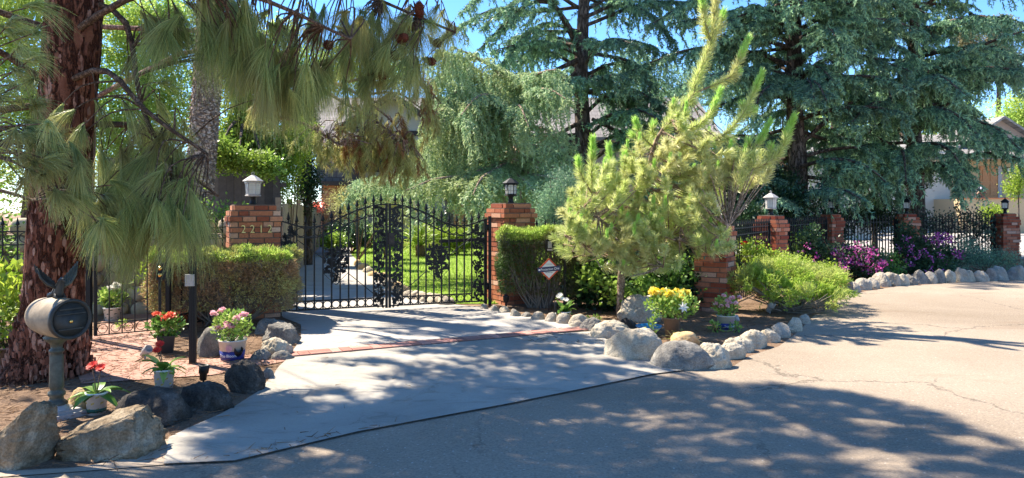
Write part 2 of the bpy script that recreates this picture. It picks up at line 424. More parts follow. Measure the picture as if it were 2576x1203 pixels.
def m_concrete(name, c1, c2, c3, crack=True):
    m, nt, out = newmat(name); co = coords(nt, 'World')
    big = noise(nt, .7, 6, .65, co, .8)
    c = ramp(nt, big.outputs[0], [(.3, c1), (.5, c2), (.7, c3)]).outputs[0]
    streak = noise(nt, 1.8, 7, .75, coords(nt, 'World', (1, 2.5, 1)), 1.2)
    c = mix(nt, .8, c, ramp(nt, streak.outputs[0], [(.36, (.72,.7,.68)), (.46, (1,1,1)), (.8, (1.06,) * 3)]).outputs[0], 'MULTIPLY')
    fine = noise(nt, 60, 5, .7, co)
    c = mix(nt, .5, c, ramp(nt, fine.outputs[0], [(.3, (.8,) * 3), (.7, (1.12,) * 3)]).outputs[0], 'MULTIPLY')
    if crack:
        cv = nt.nodes.new('ShaderNodeTexVoronoi'); cv.feature = 'DISTANCE_TO_EDGE'; cv.inputs['Scale'].default_value = .9
        wob = noise(nt, 3, 5, .7, co)
        ma = nt.nodes.new('ShaderNodeVectorMath'); ma.operation = 'MULTIPLY_ADD'; ma.inputs[1].default_value = (.5, .5, .5)
        nt.links.new(wob.outputs['Color'], ma.inputs[0]); nt.links.new(co, ma.inputs[2]); nt.links.new(ma.outputs[0], cv.inputs['Vector'])
        ck = ramp(nt, cv.outputs['Distance'], [(.001, (1, 1, 1)), (.007, (0, 0, 0))])
        msk = ramp(nt, noise(nt, 1.1, 3, .5, co).outputs[0], [(.47, (0, 0, 0)), (.6, (.5,) * 3)])
        c = mix(nt, mix(nt, 1.0, ck.outputs[0], msk.outputs[0], 'MULTIPLY'), c, (.14,.12,.1))
        bl = noise(nt, 1.6, 6, .8, co, 2.0)
        c = mix(nt, ramp(nt, bl.outputs[0], [(.58, (0, 0, 0)), (.68, (.6,) * 3)]).outputs[0], c, (.24,.19,.14))
    principled(nt, out, c, .85, bump(nt, fine.outputs[0], .3, .004), .25); return m
K['road'] = m_road()
K['concrete'] = m_concrete('driveway_concrete', (.28,.255,.22), (.35,.32,.275), (.4,.37,.32))
K['concrete2'] = m_concrete('pale_concrete', (.31,.285,.26), (.36,.335,.305), (.41,.375,.34), False)
K['gutter'] = m_concrete('tan_gutter_concrete', (.27,.21,.155), (.34,.27,.2), (.4,.33,.26))
K['path'] = m_concrete('red_paving', (.3,.16,.12), (.38,.22,.17), (.44,.28,.22), False)
def m_soil():
    m, nt, out = newmat('brown_soil'); co = coords(nt, 'World')
    a = noise(nt, 1.2, 5, .65, co); b = noise(nt, 38, 6, .8, co)
    c = ramp(nt, a.outputs[0], [(.3, (.17,.11,.07)), (.55, (.3,.2,.135)), (.75, (.42,.3,.21))]).outputs[0]
    c = mix(nt, .8, c, ramp(nt, b.outputs[0], [(.32, (.3,) * 3), (.5, (.95,) * 3), (.7, (1.4,) * 3)]).outputs[0], 'MULTIPLY')
    principled(nt, out, c, .95, bump(nt, b.outputs[0], 1.0, .03), .1); return m
K['soil'] = m_soil()
def m_lawn():
    m, nt, out = newmat('lawn_soil'); co = coords(nt, 'World')
    b = noise(nt, 20, 5, .7, co)
    c = ramp(nt, b.outputs[0], [(.3, (.12,.2,.03)), (.7, (.26,.36,.06))]).outputs[0]
    principled(nt, out, c, .95, bump(nt, b.outputs[0], 1.0, .03), .1); return m
K['lawn'] = m_lawn()
K['grass'] = foliage('grass_blades', [(.188,.325,.037), (.350,.525,.062), (.525,.688,.125)], .35, .5)
SKY, SUN, EXPO, CANOPY = .13, 5.1, 1.5, 4
# ------------------------------------------------------------------ ground sheets
def sheet(name, poly, z, mat):
    mb = MB(); p = np.array(poly, float)
    mb.add(np.c_[p, np.full(len(p), z)], [list(range(len(p)))])
    o = mb.build(name, mat); return struct(o)
def gp(*pts): return [G(x, y) for x, y in pts]
sheet('ground', [(-150, -60), (150, -60), (150, 190), (-150, 190)], 0, K['soil'])
edge_r = [(1660, 941), (1720, 934), (1845, 922), (1885, 897), (1960, 872), (2012, 832), (2050, 792), (2100, 760), (2150, 738), (2250, 722), (2400, 712), (2576, 706)]
road = [(-9, -6), (30, -6), (30, 15.0)] + gp(*edge_r)[::-1] + gp((1500, 976), (1280, 1021), (900, 1092), (590, 1166), (410, 1172), (150, 1186), (0, 1194)) + [(-9, 4.2)]
road = [(x, y + (.05 if (x < 3.2 and 3.9 < y < 6.6) else 0)) for x, y in road]
sheet('road', road, .004, K['road'])
sheet('driveway_apron', gp((735, 886), (720, 908), (702, 925), (655, 985), (600, 1020), (560, 1043), (470, 1083), (425, 1105), (412, 1173), (590, 1165), (900, 1091), (1280, 1020), (1500, 975), (1645, 944), (1722, 935), (1640, 905), (1550, 870), (1488, 836)), .014, K['concrete'])
sheet('kerb_strip', gp((425, 1105), (380, 1130), (300, 1162), (180, 1182), (0, 1190)) + [(-9, 4.1), (-9, 3.98)] + gp((0, 1204), (200, 1190), (412, 1173)), .010, K['gutter'])
# dark tarred joint between the apron and the road
jp = gp((412, 1173), (590, 1165), (900, 1091), (1280, 1020), (1500, 975), (1645, 944), (1722, 935)); jb = MB()
for a, b in zip(jp[:-1], jp[1:]):
    a, b = np.array(a), np.array(b); n_ = 24
    for q in range(n_):
        p0, p1 = a + (b - a) * q / n_, a + (b - a) * (q + 1) / n_; nn0 = np.array((-(b - a)[1], (b - a)[0])) / np.linalg.norm(b - a); w0 = rnd.uniform(.003, .012)
        jb.add(np.array([(*(p0 + nn0 * .002), .0165), (*(p1 + nn0 * .002), .0165), (*(p1 - nn0 * w0), .0165), (*(p0 - nn0 * w0), .0165)]), [(0, 1, 2, 3)])
struct(jb.build('road_joint', K['timber']))
drive = gp((735, 886), (757, 855), (757, 818), (712, 800)) + gp((690, 760), (735, 690), (745, 640), (700, 618)) + gp((880, 618), (884, 640), (905, 662), (955, 690), (1000, 725), (1062, 752), (1150, 768), (1215, 774), (1300, 791), (1400, 811), (1472, 823))
sheet('driveway', drive, .008, K['concrete2'])
# lawn inside
lawn = gp((884, 642), (905, 662), (955, 690), (1000, 725), (1062, 752), (1150, 766), (1240, 766), (1500, 745), (1800, 700), (1900, 660), (1800, 622), (890, 622))
sheet('lawn', lawn, .012, K['lawn'])
sheet('garden_path', gp((228, 858), (395, 842), (440, 842), (420, 862), (352, 905), (335, 914), (560, 903), (640, 893), (735, 884), (715, 911), (640, 927), (530, 946), (430, 952), (205, 968), (190, 930)) , .009, K['path'])
sheet('inner_path', gp((228, 856), (395, 840), (470, 820), (430, 800), (380, 780), (300, 782), (262, 800)), .006, K['path'])
sheet('forecourt', [(6, 21.5), (60, 20), (60, 75), (3, 75)], .010, K['concrete2'])

# brick band: real bricks laid alternately crosswise in pairs and lengthwise in pairs
mb = MB()
a0, a1 = np.array(G(722, 897)), np.array(G(1482, 829))
u = (a1 - a0); Lb = np.linalg.norm(u); u /= Lb; vv = np.array((-u[1], u[0]))
rot = math.atan2(u[1], u[0]); s_ = 0
k = 0
while s_ < Lb:
    if k % 2 == 0:
        for q in range(2):
            c = a0 + u * (s_ + .055 + q * .11); mb.box((*c, .012), (.102, .212, .03), rot + rnd.uniform(-.02, .02), tint=rnd.random())
        s_ += .22
    else:
        for q in (-1, 1):
            c = a0 + u * (s_ + .11) + vv * q * .054; mb.box((*c, .012), (.212, .1, .03), rot + rnd.uniform(-.02, .02), tint=rnd.random())
        s_ += .22
    k += 1
mb.box((*(a0 + u * Lb / 2), .006), (Lb, .235, .024), rot, mat=1)
bb = mb.build('brick_band', [tinted('paving_bricks', [(.3,.14,.11), (.42,.2,.16), (.5,.27,.22)], .85, 30, .004), K['timber']])
struct(bb)

# grass blades on the lawn (uncountable)
def inpoly(p, poly):
    poly = np.array(poly); x, y = p[:, 0], p[:, 1]; c = np.zeros(len(p), bool); j = len(poly) - 1
    for i in range(len(poly)):
        xi, yi = poly[i]; xj, yj = poly[j]
        c ^= ((yi > y) != (yj > y)) & (x < (xj - xi) * (y - yi) / (yj - yi + 1e-12) + xi); j = i
    return c
pt = np.c_[rng.uniform(-6, 10, 60000), 11 + 17 * rng.random(60000) ** 1.6]
pt = pt[inpoly(pt, lawn)]; n = len(pt)
g = MB(); D = rng.normal(size=(n, 3)) * .45; D[:, 2] = 1
g.strips(np.c_[pt, np.full(n, .01)], D, rng.uniform(.04, .09, n), .016, .2, 1)
o = g.build('lawn_grass', K['grass']); o['kind'] = 'stuff'
# fallen needles and litter on the beds and road edges (uncountable)
g = MB(); n = 9000
pt = np.c_[rng.uniform(-5.5, -.8, n), rng.uniform(3.9, 9.5, n)]
keep = ~inpoly(pt, road) | (rng.random(n) < .02); keep &= ~inpoly(pt, gp((735, 886), (655, 985), (425, 1105), (412, 1173), (1722, 935), (1488, 836))) | (rng.random(n) < .02)
keep &= ~inpoly(pt, drive)
pt = pt[keep]
pt2 = np.c_[rng.uniform(.2, 9, 8000), rng.uniform(8.0, 16, 8000)]
k2 = ~inpoly(pt2, road) & ~inpoly(pt2, drive); pt = np.concatenate([pt, pt2[k2]]); n = len(pt)
D = rng.normal(size=(n, 3)); D[:, 2] *= .12
g.strips(np.c_[pt, np.full(n, .02)], D, rng.uniform(.03, .14, n), .006, 0, 1, 0)
o = g.build('leaf_litter', foliage('litter', [(.08,.045,.025), (.2,.11,.055), (.32,.2,.11)], .1, .8)); o['kind'] = 'stuff'

# ------------------------------------------------------------------ brick pillars
def bricks(mb, w, h0, h1, offs, rot=0, c=(0, 0)):
    """square brick pier: courses from h0 to h1; offs(i, n) -> extra width"""
    ch = .076; n = int(round((h1 - h0) / ch)); ch = (h1 - h0) / n
    for i in range(n):
        W = w + offs(i, n) + rnd.uniform(-.004, .004); z = h0 + ch * (i + .5); bd = .095
        mb.box((0, 0, z), (W - .03, W - .03, ch + .0015 * (i % 2)), mat=1)
        for sd in range(4):
            full = (sd % 2 == i % 2)
            span = W if full else W - 2 * bd - .012
            cnt = max(1, int(round(span / .2))); 
            lens = np.full(cnt, span / cnt)
            if cnt > 1 and rnd.random() < .7:
                kx = rnd.randrange(cnt); lens[kx] *= .6; lens[(kx + 1) % cnt] += span / cnt * .4
            x = -span / 2
            for L in lens:
                cx = x + L / 2; x += L
                M = rotz(sd * PI / 2)
                p = M @ np.array((cx, -(W / 2 - bd / 2) + rnd.uniform(-.003, .003), 0))
                mb.box((p[0], p[1], z), (L - .014, bd, ch - .014), M=M @ rotz(rnd.uniform(-.012, .012)), tint=min(1, max(0, rnd.gauss(.42, .3))))
def pillar(x, y, w, h, rot, label, kind='gate', mat='brick', group='brick pillars of the front fence'):
    t = thing('brick_pillar', label, 'pillar', (x, y, 0), rot, group)
    caph = .23
    mb = MB()
    if kind == 'gate': bricks(mb, w, -.02, h - caph, lambda i, n: .0)
    else: bricks(mb, w, -.02, h - caph, lambda i, n: (.035 if (i // 2) % 3 == 1 else 0) + .02 * (rnd.random() < .2))
    mb.build('shaft', [K[mat], K['mortar']], t)
    mb = MB(); bricks(mb, w, h - caph, h, lambda i, n: (.05, -.0, -.09)[min(i, 2)])
    mb.box((0, 0, h + .003), (w - .14, w - .14, .012), mat=1)
    mb.build('cap', [K[mat], K['mortar']], t)
    return t
GA, GB = np.array((-3.30, 10.12)), np.array((-.40, 11.25))
gdir = (GB - GA) / np.linalg.norm(GB - GA); gang = math.atan2(gdir[1], gdir[0])
PL = (-3.70, 10.22); PR = (-.02, 11.62)
tl = pillar(*PL, .66, 1.57, R(27), 'red brick gate pillar with the house number 2212, left of the iron driveway gate')
tr = pillar(*PR, .58, 1.6, R(31), 'red brick gate pillar between the iron gate and the dark right hedge')
FP = [(3.05, 10.75, .46, 1.34, 57), (5.1, 14.1, .47, 1.37, 42), (7.75, 17.4, .42, 1.36, 27), (10.15, 18.4, .42, 1.36, 6), (13.3, 19.3, .46, 1.36, 4)]
FL = ['red brick fence pillar behind the young pine and the pink potted roses', 'red brick fence pillar rising behind the lime green juniper with a grey lantern on top',
      'red brick fence pillar behind the left magenta bougainvillea', 'red brick fence pillar half hidden by drooping cedar branches between the two bougainvilleas',
      'red brick fence pillar at the far right end of the vine covered fence']
for (x, y, w, h, r), l in zip(FP, FL): pillar(x, y, w, h, R(r), l, 'fence', 'brick_dark')

def text_mesh(txt, size, depth, font_scale=(1, 1), align='CENTER'):
    cu = bpy.data.curves.new('lettering', 'FONT'); cu.body = txt; cu.size = size; cu.extrude = depth; cu.align_x = align; cu.align_y = 'CENTER'
    ob = bpy.data.objects.new('tmp', cu); COL.objects.link(ob)
    dg = bpy.context.evaluated_depsgraph_get(); dg.update()
    me = bpy.data.meshes.new_from_object(ob.evaluated_get(dg)); bpy.data.objects.remove(ob); 
    return me
def lettering(name, txt, size, mat, parent, loc, rotx=PI/2, rz=0, sx=1, depth=.004, shear=0):
    me = text_mesh(txt, size, depth); me.materials.append(K[mat])
    for v in me.vertices: v.co.x = v.co.x * sx + v.co.y * shear
    o = bpy.data.objects.new(name, me); COL.objects.link(o); o.parent = parent
    o.location = loc; o.rotation_euler = (rotx, 0, rz); return o
for i, ch in enumerate('2212'):
    lettering('house_numeral', ch, .155, 'numeral', tl, (-.165 + .115 * i, -.345, 1.235), sx=.85)
# little black switch box on right gate pillar
mb = MB(); mb.box((0, 0, 0), (.03, .13, .13)); mb.box((-.012, 0, .0), (.03, .012, .12), mat=1)
o = mb.build('sensor_box', [K['iron'], K['steel']], tr); o.location = (-.305, -.19, .62)

# ------------------------------------------------------------------ lanterns
def make_lantern(label, sc=1.0, mat='lampgrey', sides=6, glassmat='lampglass'):
    t = thing('pillar_lantern', label, 'lantern', (0, 0, 0), 0, 'lanterns on the brick pillars')
    def L(prof, seg, name, m, ph=0, smooth=False, par=t):
        b = MB(); b.lathe([(r * sc, z * sc) for r, z in prof], seg, smooth=smooth, phase=ph); return b.build(name, K[m], par)
    L([(.055, 0), (.06, .012), (.045, .03), (.04, .10), (.06, .115), (.03, .12)], 16, 'neck', 'iron', 0, True)
    L([(.03, .118), (.11, .122), (.118, .135), (.1, .145), (.03, .147)], sides, 'tray', mat)
    rf = L([(.135, .338), (.15, .345), (.148, .352), (.09, .395), (.035, .43), (.012, .44)], sides, 'roof', mat)
    b = MB(); b.ring((0, 0, .462 * sc), .02 * sc, .008 * sc, 12); b.lathe([(.014 * sc, .435 * sc), (.01 * sc, .446 * sc)], 8); b.build('ring_finial', K[mat], rf)
    gl = MB(); fr = MB(); r = .098 * sc
    for i in range(sides):
        a, a2 = i / sides * 2 * PI, (i + 1) / sides * 2 * PI
        p, q = np.array((math.cos(a) * r, math.sin(a) * r)), np.array((math.cos(a2) * r, math.sin(a2) * r))
        z0, z1 = .147 * sc, .34 * sc
        p1, q1 = p * 1.12, q * 1.12
        fr.bar((*p, z0), (*p1, z1), .012 * sc)
        fr.bar((*p, z0 + .006), (*q, z0 + .006), .012 * sc); fr.bar((*p1, z1 - .012 * sc), (*q1, z1 - .012 * sc), .026 * sc)
        m0, m1 = (p + q) / 2 * 1.015, (p1 + q1) / 2 * 1.015
        fr.bar((*m0, z0), (*m1, z1), .0035 * sc)
        for f in (.38, .7):
            aa, bb_ = p + (p1 - p) * f, q + (q1 - q) * f
            fr.bar((*(aa * 1.01), z0 + (z1 - z0) * f), (*(bb_ * 1.01), z0 + (z1 - z0) * f), .0035 * sc)
        # arched corners
        for sgn, e in ((0, p1), (1, q1)):
            e2 = e + ((q1 - p1) if sgn == 0 else (p1 - q1)) * .22
            fr.bar((*e, z1 - .045 * sc), (*e2, z1 - .018 * sc), .009 * sc)
        gl.add(np.array([(*(p * .99), z0), (*(q * .99), z0), (*(q1 * .99), z1), (*(p1 * .99), z1)]), [(0, 1, 2, 3)])
    fr.build('cage', K[mat], t); gl.build('glass', K[glassmat], t)
    b = MB()
    for i in range(3):
        a = i * 2.1; b.lathe([(.012 * sc, .147 * sc), (.012 * sc, .215 * sc), (.004, .222 * sc)], 8, (math.cos(a) * .03 * sc, math.sin(a) * .03 * sc, 0))
    b.build('candle_tube', K['sign_white'], t)
    return t
ln = make_lantern('weathered grey lantern standing on the gate pillar numbered 2212', .96)
ln.location = (*PL, 1.58); ln.rotation_euler.z = R(12)
lb = make_lantern('black lantern with pale glass on the gate pillar right of the driveway gate', .92, 'iron'); lb.location = (*PR, 1.61)
lp = [(2, 'grey lantern with bright roof on the brick pillar behind the lime juniper', .92)]
for i, l, s in [(0, 'grey lantern among the young pine branches on the nearest fence pillar', .95), (1, lp[0][1], 1.0)]:
    q = make_lantern(l, s); q.location = (FP[i][0], FP[i][1], FP[i][3] + .01); q.rotation_euler.z = R(20 + 10 * i)
for i, l, s in [(2, 'small dark lantern under the cedar branch on the pillar behind the left bougainvillea', .95), (3, 'small dark lantern veiled by drooping cedar twigs between the two bougainvilleas', .9), (4, 'square black lantern on the brick pillar at the far right fence end', .9)]:
    q = make_lantern(l, s, 'iron', 4); q.location = (FP[i][0], FP[i][1], FP[i][3] + .01); q.rotation_euler.z = R(5)

# ------------------------------------------------------------------ iron gates and fences
def finial(mb, x, z, s=1.0, tw=.014):
    """spear head with small curls, in the plane y = 0"""
    mb.lathe([(.007 * s, 0), (.016 * s, .01 * s), (.007 * s, .02 * s), (.008 * s, .035 * s), (.024 * s, .055 * s), (.014 * s, .085 * s), (.003 * s, .135 * s)], 6, (x, 0, z), smooth=False)
    for sg in (-1, 1):
        mb.bar((x, 0, z + .02 * s), (x + sg * .024 * s, 0, z + .03 * s), .006 * s); mb.bar((x + sg * .024 * s, 0, z + .03 * s), (x + sg * .03 * s, 0, z + .018 * s), .006 * s)
def holly(mb, x0, x1, z0, z1, n, seed=1, clip=None):
    """cast scrolling stem with pointed leaves filling a panel, thickness 8 mm"""
    r = random.Random(seed)
    w = x1 - x0; xc = (x0 + x1) / 2
    zs = np.linspace(z0, z1, max(6, int((z1 - z0) / .06)))
    pts = [(xc + math.sin(z * 16) * w * .16, 0, z) for z in zs]
    for a, b in zip(pts[:-1], pts[1:]): mb.bar(a, b, .011)
    lf = [(0, 0), (.22, .1), (.3, .3), (.48, .16), (.62, .32), (.75, .12), (1, 0), (.75, -.12), (.62, -.32), (.48, -.16), (.3, -.3), (.22, -.1)]
    for i in range(n):
        x = r.uniform(x0 + .012, x1 - .012); z = r.uniform(z0, z1)
        if clip and not clip(x, z): continue
        a = r.uniform(0, 2 * PI); s = r.uniform(.055, .09)
        c, sn = math.cos(a), math.sin(a)
        poly = [(u * c * s - v * sn * s, u * sn * s + v * c * s) for u, v in lf]
        poly = [(min(max(px_ + x, x0), x1), pz_ + z) for px_, pz_ in poly]
        M = np.array(((1, 0, 0), (0, 0, -1), (0, 1, 0)), float)
        mb.prism([(px_, pz_) for px_, pz_ in poly], -.004 + r.uniform(-.004, .004), .004, M=M)
        ex = xc + math.sin(z * 16) * w * .16
        mb.bar((x, 0, z), (ex + (x - ex) * .1, 0, z - .02), .006)
def topz(u):
    return float(np.interp(u, [0, .08, .17, .27, .37, .46, .55, .64, .73, .82, .91, 1], [1.35, 1.31, 1.265, 1.25, 1.27, 1.315, 1.385, 1.455, 1.51, 1.55, 1.575, 1.585]))
def gate_leaf(origin, ang, W, label, flip):
    """local x runs from the hinge (0) to the meeting stile (W)"""
    t = thing('driveway_gate', label, 'gate', (*origin, 0), ang, 'two leaves of the wrought iron driveway gate')
    b = MB(); b.box((.02, 0, .69), (.045, .045, 1.34)); b.build('hinge_stile', K['iron'], t)
    b = MB(); b.box((W - .018, 0, .82), (.034, .04, 1.56)); b.build('meeting_stile', K['iron'], t)
    b = MB(); us = np.linspace(0, 1, 25)
    pts = [(.02 + u * (W - .04), 0, topz(u)) for u in us]
    for p, q in zip(pts[:-1], pts[1:]): b.bar(p, q, .03, .02)
    b.build('top_rail', K['iron'], t)
    x0, x1 = .245, W - .21
    b = MB(); pts = [(x, 0, topz(x / W) - .15) for x in np.linspace(x0, x1, 20)]
    for p, q in zip(pts[:-1], pts[1:]): b.bar(p, q, .022, .016)
    b.build('curved_rail', K['iron'], t)
    for z, nm in ((.07, 'bottom_rail'), (.195, 'ring_rail')):
        b = MB(); b.bar((.03 if nm == 'bottom_rail' else x0, 0, z), ((W - .03) if nm == 'bottom_rail' else x1, 0, z), .024, .018); b.build(nm, K['iron'], t)
    nb = 10; xs = np.linspace(x0, x1, nb)
    for i, x in enumerate(list(xs) + [.13, W - .1]):
        z = topz(x / W); b = MB()
        if i < nb: b.box((0, 0, (z + .07) / 2), (.02, .02, z - .07))
        else: b.box((0, 0, z + .004), (.014, .014, .02))
        pk = b.build('picket', K['iron'], t); pk.location = (x, 0, 0)
        b = MB(); finial(b, 0, z + .005, 1.2); f = b.build('finial', K['iron'], pk)
    for i in range(nb - 1):
        x = (xs[i] + xs[i + 1]) / 2; r = (xs[i + 1] - xs[i]) / 2 - .012
        b = MB(); b.ring((0, 0, 0), .055, .012); o = b.build('ring', K['iron'], t); o.location = (x, 0, .132)
        b = MB(); b.ring((0, 0, 0), .062, .012); o = b.build('ring', K['iron'], t); o.location = (x, 0, topz(x / W) - .075)
    b = MB(); holly(b, .045, x0 - .01, .09, topz(.07) - .03, 130, 3); b.build('leaf_panel', K['iron'], t)
    b = MB(); holly(b, x1 + .012, W - .036, .09, 1.56, 185, 5); b.build('leaf_panel', K['iron'], t)
    # shield of leaves with a diagonal bar in the middle
    xs0, xs1 = xs[3] , xs[6]; xm = (xs0 + xs1) / 2; zt, zb = .96, .43
    clip = lambda x, z: z > zb + abs(x - xm) / ((xs1 - xs0) / 2) * .2
    b = MB(); holly(b, xs0, xs1, zb, zt, 150, 9, clip)
    sg = 1
    b.bar((xm + .13, -.015, zt + .02), (xm - .07, -.015, zb - .04), .03, .012)
    b.build('shield', K['iron'], t)
    b = MB(); b.bar((xs0, .008, zb + .16), (xm, .008, zb - .02), .007); b.bar((xm, .008, zb - .02), (xs1, .008, zb + .16), .007); b.build('shield_edge', K['iron'], t)
    b = MB(); b.bar((x0, .01, topz(.2) - .18), (xs0, .01, .8), .011); b.bar((xs1, .01, zb + .14), (x1, .01, .26), .011); b.build('brace', K['iron'], t)
    for z in (.3, 1.22):
        b = MB(); b.lathe([(.03, -.05), (.03, .05)], 10, (-.01, 0, z)); b.build('hinge', K['iron'], t)
    return t
GM = (GA + GB) / 2; Wg = np.linalg.norm(GB - GA) / 2
gl_ = gate_leaf(GA, gang, Wg - .006, 'left leaf of the black wrought iron driveway gate with scrolled leaf shield', 0)
gr_ = gate_leaf(GB, gang + PI, Wg - .006, 'right leaf of the black wrought iron driveway gate, the one with the lock box', 1)
b = MB(); b.box((Wg - .045, 0, 1.07), (.09, .07, .17)); lk = b.build('lock_box', K['timber'], gr_)
b = MB(); b.lathe([(.02, .034), (.022, .04), (.014, .047)], 12, (Wg - .05, 0, 1.09), M=np.array(((1,0,0),(0,0,-1),(0,1,0)))); b2 = b.build('knob', K['lampgrey'], lk)
b.V = [v * np.array((1, 1, 1)) for v in b.V]
# the opener arm belongs to the right pillar side
t = thing('gate_opener', 'black gate opener arm reaching from the right gate pillar behind the gate', 'gate opener', (PR[0] - .1, PR[1] + .45, 0), 0)
b = MB(); b.box((0, 0, .45), (.08, .08, .9)); b.build('post', K['iron'], t)
b = MB(); b.tube([(.02, 0, 1.04), (-.3, .0, 1.02), (-.4, 0, .99)], [.055, .06, .03], 10); b.build('motor', K['iron'], t)
b = MB(); b.bar((-.35, 0, 1.0), (-1.1, -.12, .97), .05); b.build('arm', K['iron'], t)
# hinge posts
for (p, l) in ((GA - gdir * .055, 'black square iron hinge post on the left gate pillar'), (GB + gdir * .055, 'black square iron hinge post on the right gate pillar')):
    b = MB(); b.box((0, 0, .7), (.05, .05, 1.4)); o = b.build('hinge_post', K['iron']); o.location = (*p, 0); tag(o, l, 'post')

def fence(A, B, n, h, label, rings=False, spear=True, tw=.014, rails=(), group=None):
    A, B = np.array(A, float), np.array(B, float); L = np.linalg.norm(B - A); ang = math.atan2(*(B - A)[::-1])
    t = thing('iron_fence', label, 'fence', (*A, 0), ang, group)
    for z in rails:
        b = MB(); b.bar((0, 0, z), (L, 0, z), .03, .016); b.build('rail', K['iron'], t)
    pm = MB(); pm.box((0, 0, h / 2), (tw, tw, h)); fm = MB()
    if spear: finial(fm, 0, h, .95)
    else: fm.lathe([(tw * .7, 0), (tw * .8, .02), (.002, .1)], 4, (0, 0, h), smooth=False)
    p0 = pm.build('picket', K['iron'], t); f0 = fm.build('finial', K['iron'], p0)
    xs = np.linspace(.06, L - .06, n)
    p0.location = (xs[0], 0, 0)
    for x in xs[1:]:
        p = p0.copy(); COL.objects.link(p); p.location = (x, 0, 0); p.parent = t
        f = f0.copy(); COL.objects.link(f); f.parent = p
    if rings:
        b = MB(); b.ring((0, 0, 0), min(.055, (xs[1] - xs[0]) / 2 - .01), .009); r0 = b.build('ring', K['iron'], t); first = True
        for zz in rings:
            for x, x2 in zip(xs[:-1], xs[1:]):
                if first: r = r0; first = False
                else: r = r0.copy(); COL.objects.link(r); r.parent = t
                r.location = ((x + x2) / 2, 0, zz)
    return t
fence((.2, 11.55), (2.85, 10.85), 19, 1.22, 'black iron fence with spear tops behind the right hedge and the ivy', (.13, 1.12), True, rails=(.06, .2, 1.05, 1.19))
fence((3.2, 11.0), (5.0, 13.85), 26, 1.24, 'black picket fence between the nearest fence pillar and the lantern pillar behind the juniper', rails=(.1, 1.08, 1.19), spear=False, tw=.02)
fence((5.35, 14.35), (7.55, 17.15), 27, 1.24, 'black picket fence right of the lantern pillar, behind the climbing green shoots', rails=(.1, 1.16), spear=False, tw=.02)
fence((7.95, 17.5), (9.95, 18.4), 20, 1.26, 'black picket fence above the left magenta bougainvillea', rails=(.1, 1.16), spear=False, tw=.02)
fence((10.4, 18.45), (13.05, 19.3), 26, 1.26, 'black picket fence overgrown with dark vine near the far right pillar', rails=(.1, 1.16), spear=False, tw=.02)
fence((13.7, 18.9), (14.9, 18.3), 8, 1.45, 'tall black picket gate panel at the right edge of the frame', rails=(.1, .6, 1.4), spear=False, tw=.03)
# scrolled end posts
for i, (x, y) in enumerate([(4.93, 13.72), (7.5, 17.08), (9.86, 18.34), (12.98, 19.26)]):
    b = MB(); b.box((0, 0, .62), (.05, .05, 1.24)); holly(b, -.09, .09, .1, 1.2, 60, 20 + i)
    o = b.build('scrolled_post', K['iron']); o.location = (x, y, 0); o.rotation_euler.z = R((57, 52, 24, 18)[i])
    tag(o, 'black scrolled iron end post beside ' + ('the lantern pillar behind the juniper', 'the pillar behind the left bougainvillea', 'the pillar half hidden by cedar twigs', 'the far right fence pillar')[i], 'post')

# garden gate on the left
PGa, PGb = (-4.86, 8.32), (-4.29, 8.75)
u2 = np.array(PGb) - np.array(PGa); Lp = np.linalg.norm(u2); a2 = math.atan2(u2[1], u2[0])
gt = thing('garden_gate', 'narrow black iron garden gate with rings and two brass knobs by the pine trunk', 'gate', (*PGa, 0), a2)
b = MB(); b.box((.015, 0, .72), (.035, .035, 1.34)); b.build('stile', K['iron'], gt)
b = MB(); b.box((Lp - .015, 0, .72), (.03, .03, 1.34)); b.build('stile', K['iron'], gt)
for z in (.05, .19, 1.15, 1.37): b = MB(); b.bar((0, 0, z), (Lp, 0, z), .022, .012); b.build('rail', K['iron'], gt)
xs = np.linspace(.02, Lp - .02, 6)
for x in xs[1:-1]:
    b = MB(); b.box((0, 0, .72), (.013, .013, 1.34)); p = b.build('picket', K['iron'], gt); p.location = (x, 0, 0)
    b = MB(); finial(b, 0, 1.39); b.build('finial', K['iron'], p)
for x, x2 in zip(xs[:-1], xs[1:]):
    b = MB(); b.ring((0, 0, 0), .05, .008); p = b.build('ring', K['iron'], gt); p.location = ((x + x2) / 2, 0, .12)
b = MB(); b.box((Lp - .0, -.005, .76), (.11, .03, .2)); lk = b.build('latch_plate', K['iron'], gt)
for z in (.8, .72):
    b = MB(); b.lathe([(.012, 0), (.026, .02), (.028, .035), (.018, .048), (.004, .052)], 14, (Lp - .02, -.02, z), M=np.array(((1,0,0),(0,0,-1),(0,1,0)))); b.build('brass_knob', K['brass'], lk)
for p, l in ((PGa - u2 / Lp * .05, 'black post on the left side of the garden gate'), (PGb + u2 / Lp * .08, 'black post on the latch side of the garden gate')):
    b = MB(); b.box((0, 0, .72), (.05, .05, 1.44)); b.box((0, 0, 1.45), (.065, .065, .02)); o = b.build('gate_post', K['iron']); o.location = (*p, 0); tag(o, l, 'post')
fence((-4.15, 8.9), (-3.95, 9.85), 7, 1.3, 'short black ringed iron fence between the garden gate and the left hedge', (.13, 1.2), True, rails=(.06, .2, 1.12, 1.27))
fence((-7.0, 7.6), (-4.98, 8.28), 15, 1.3, 'black iron fence behind the big pine trunk at the left edge', (.13, 1.2), True, rails=(.06, .2, 1.12, 1.27))
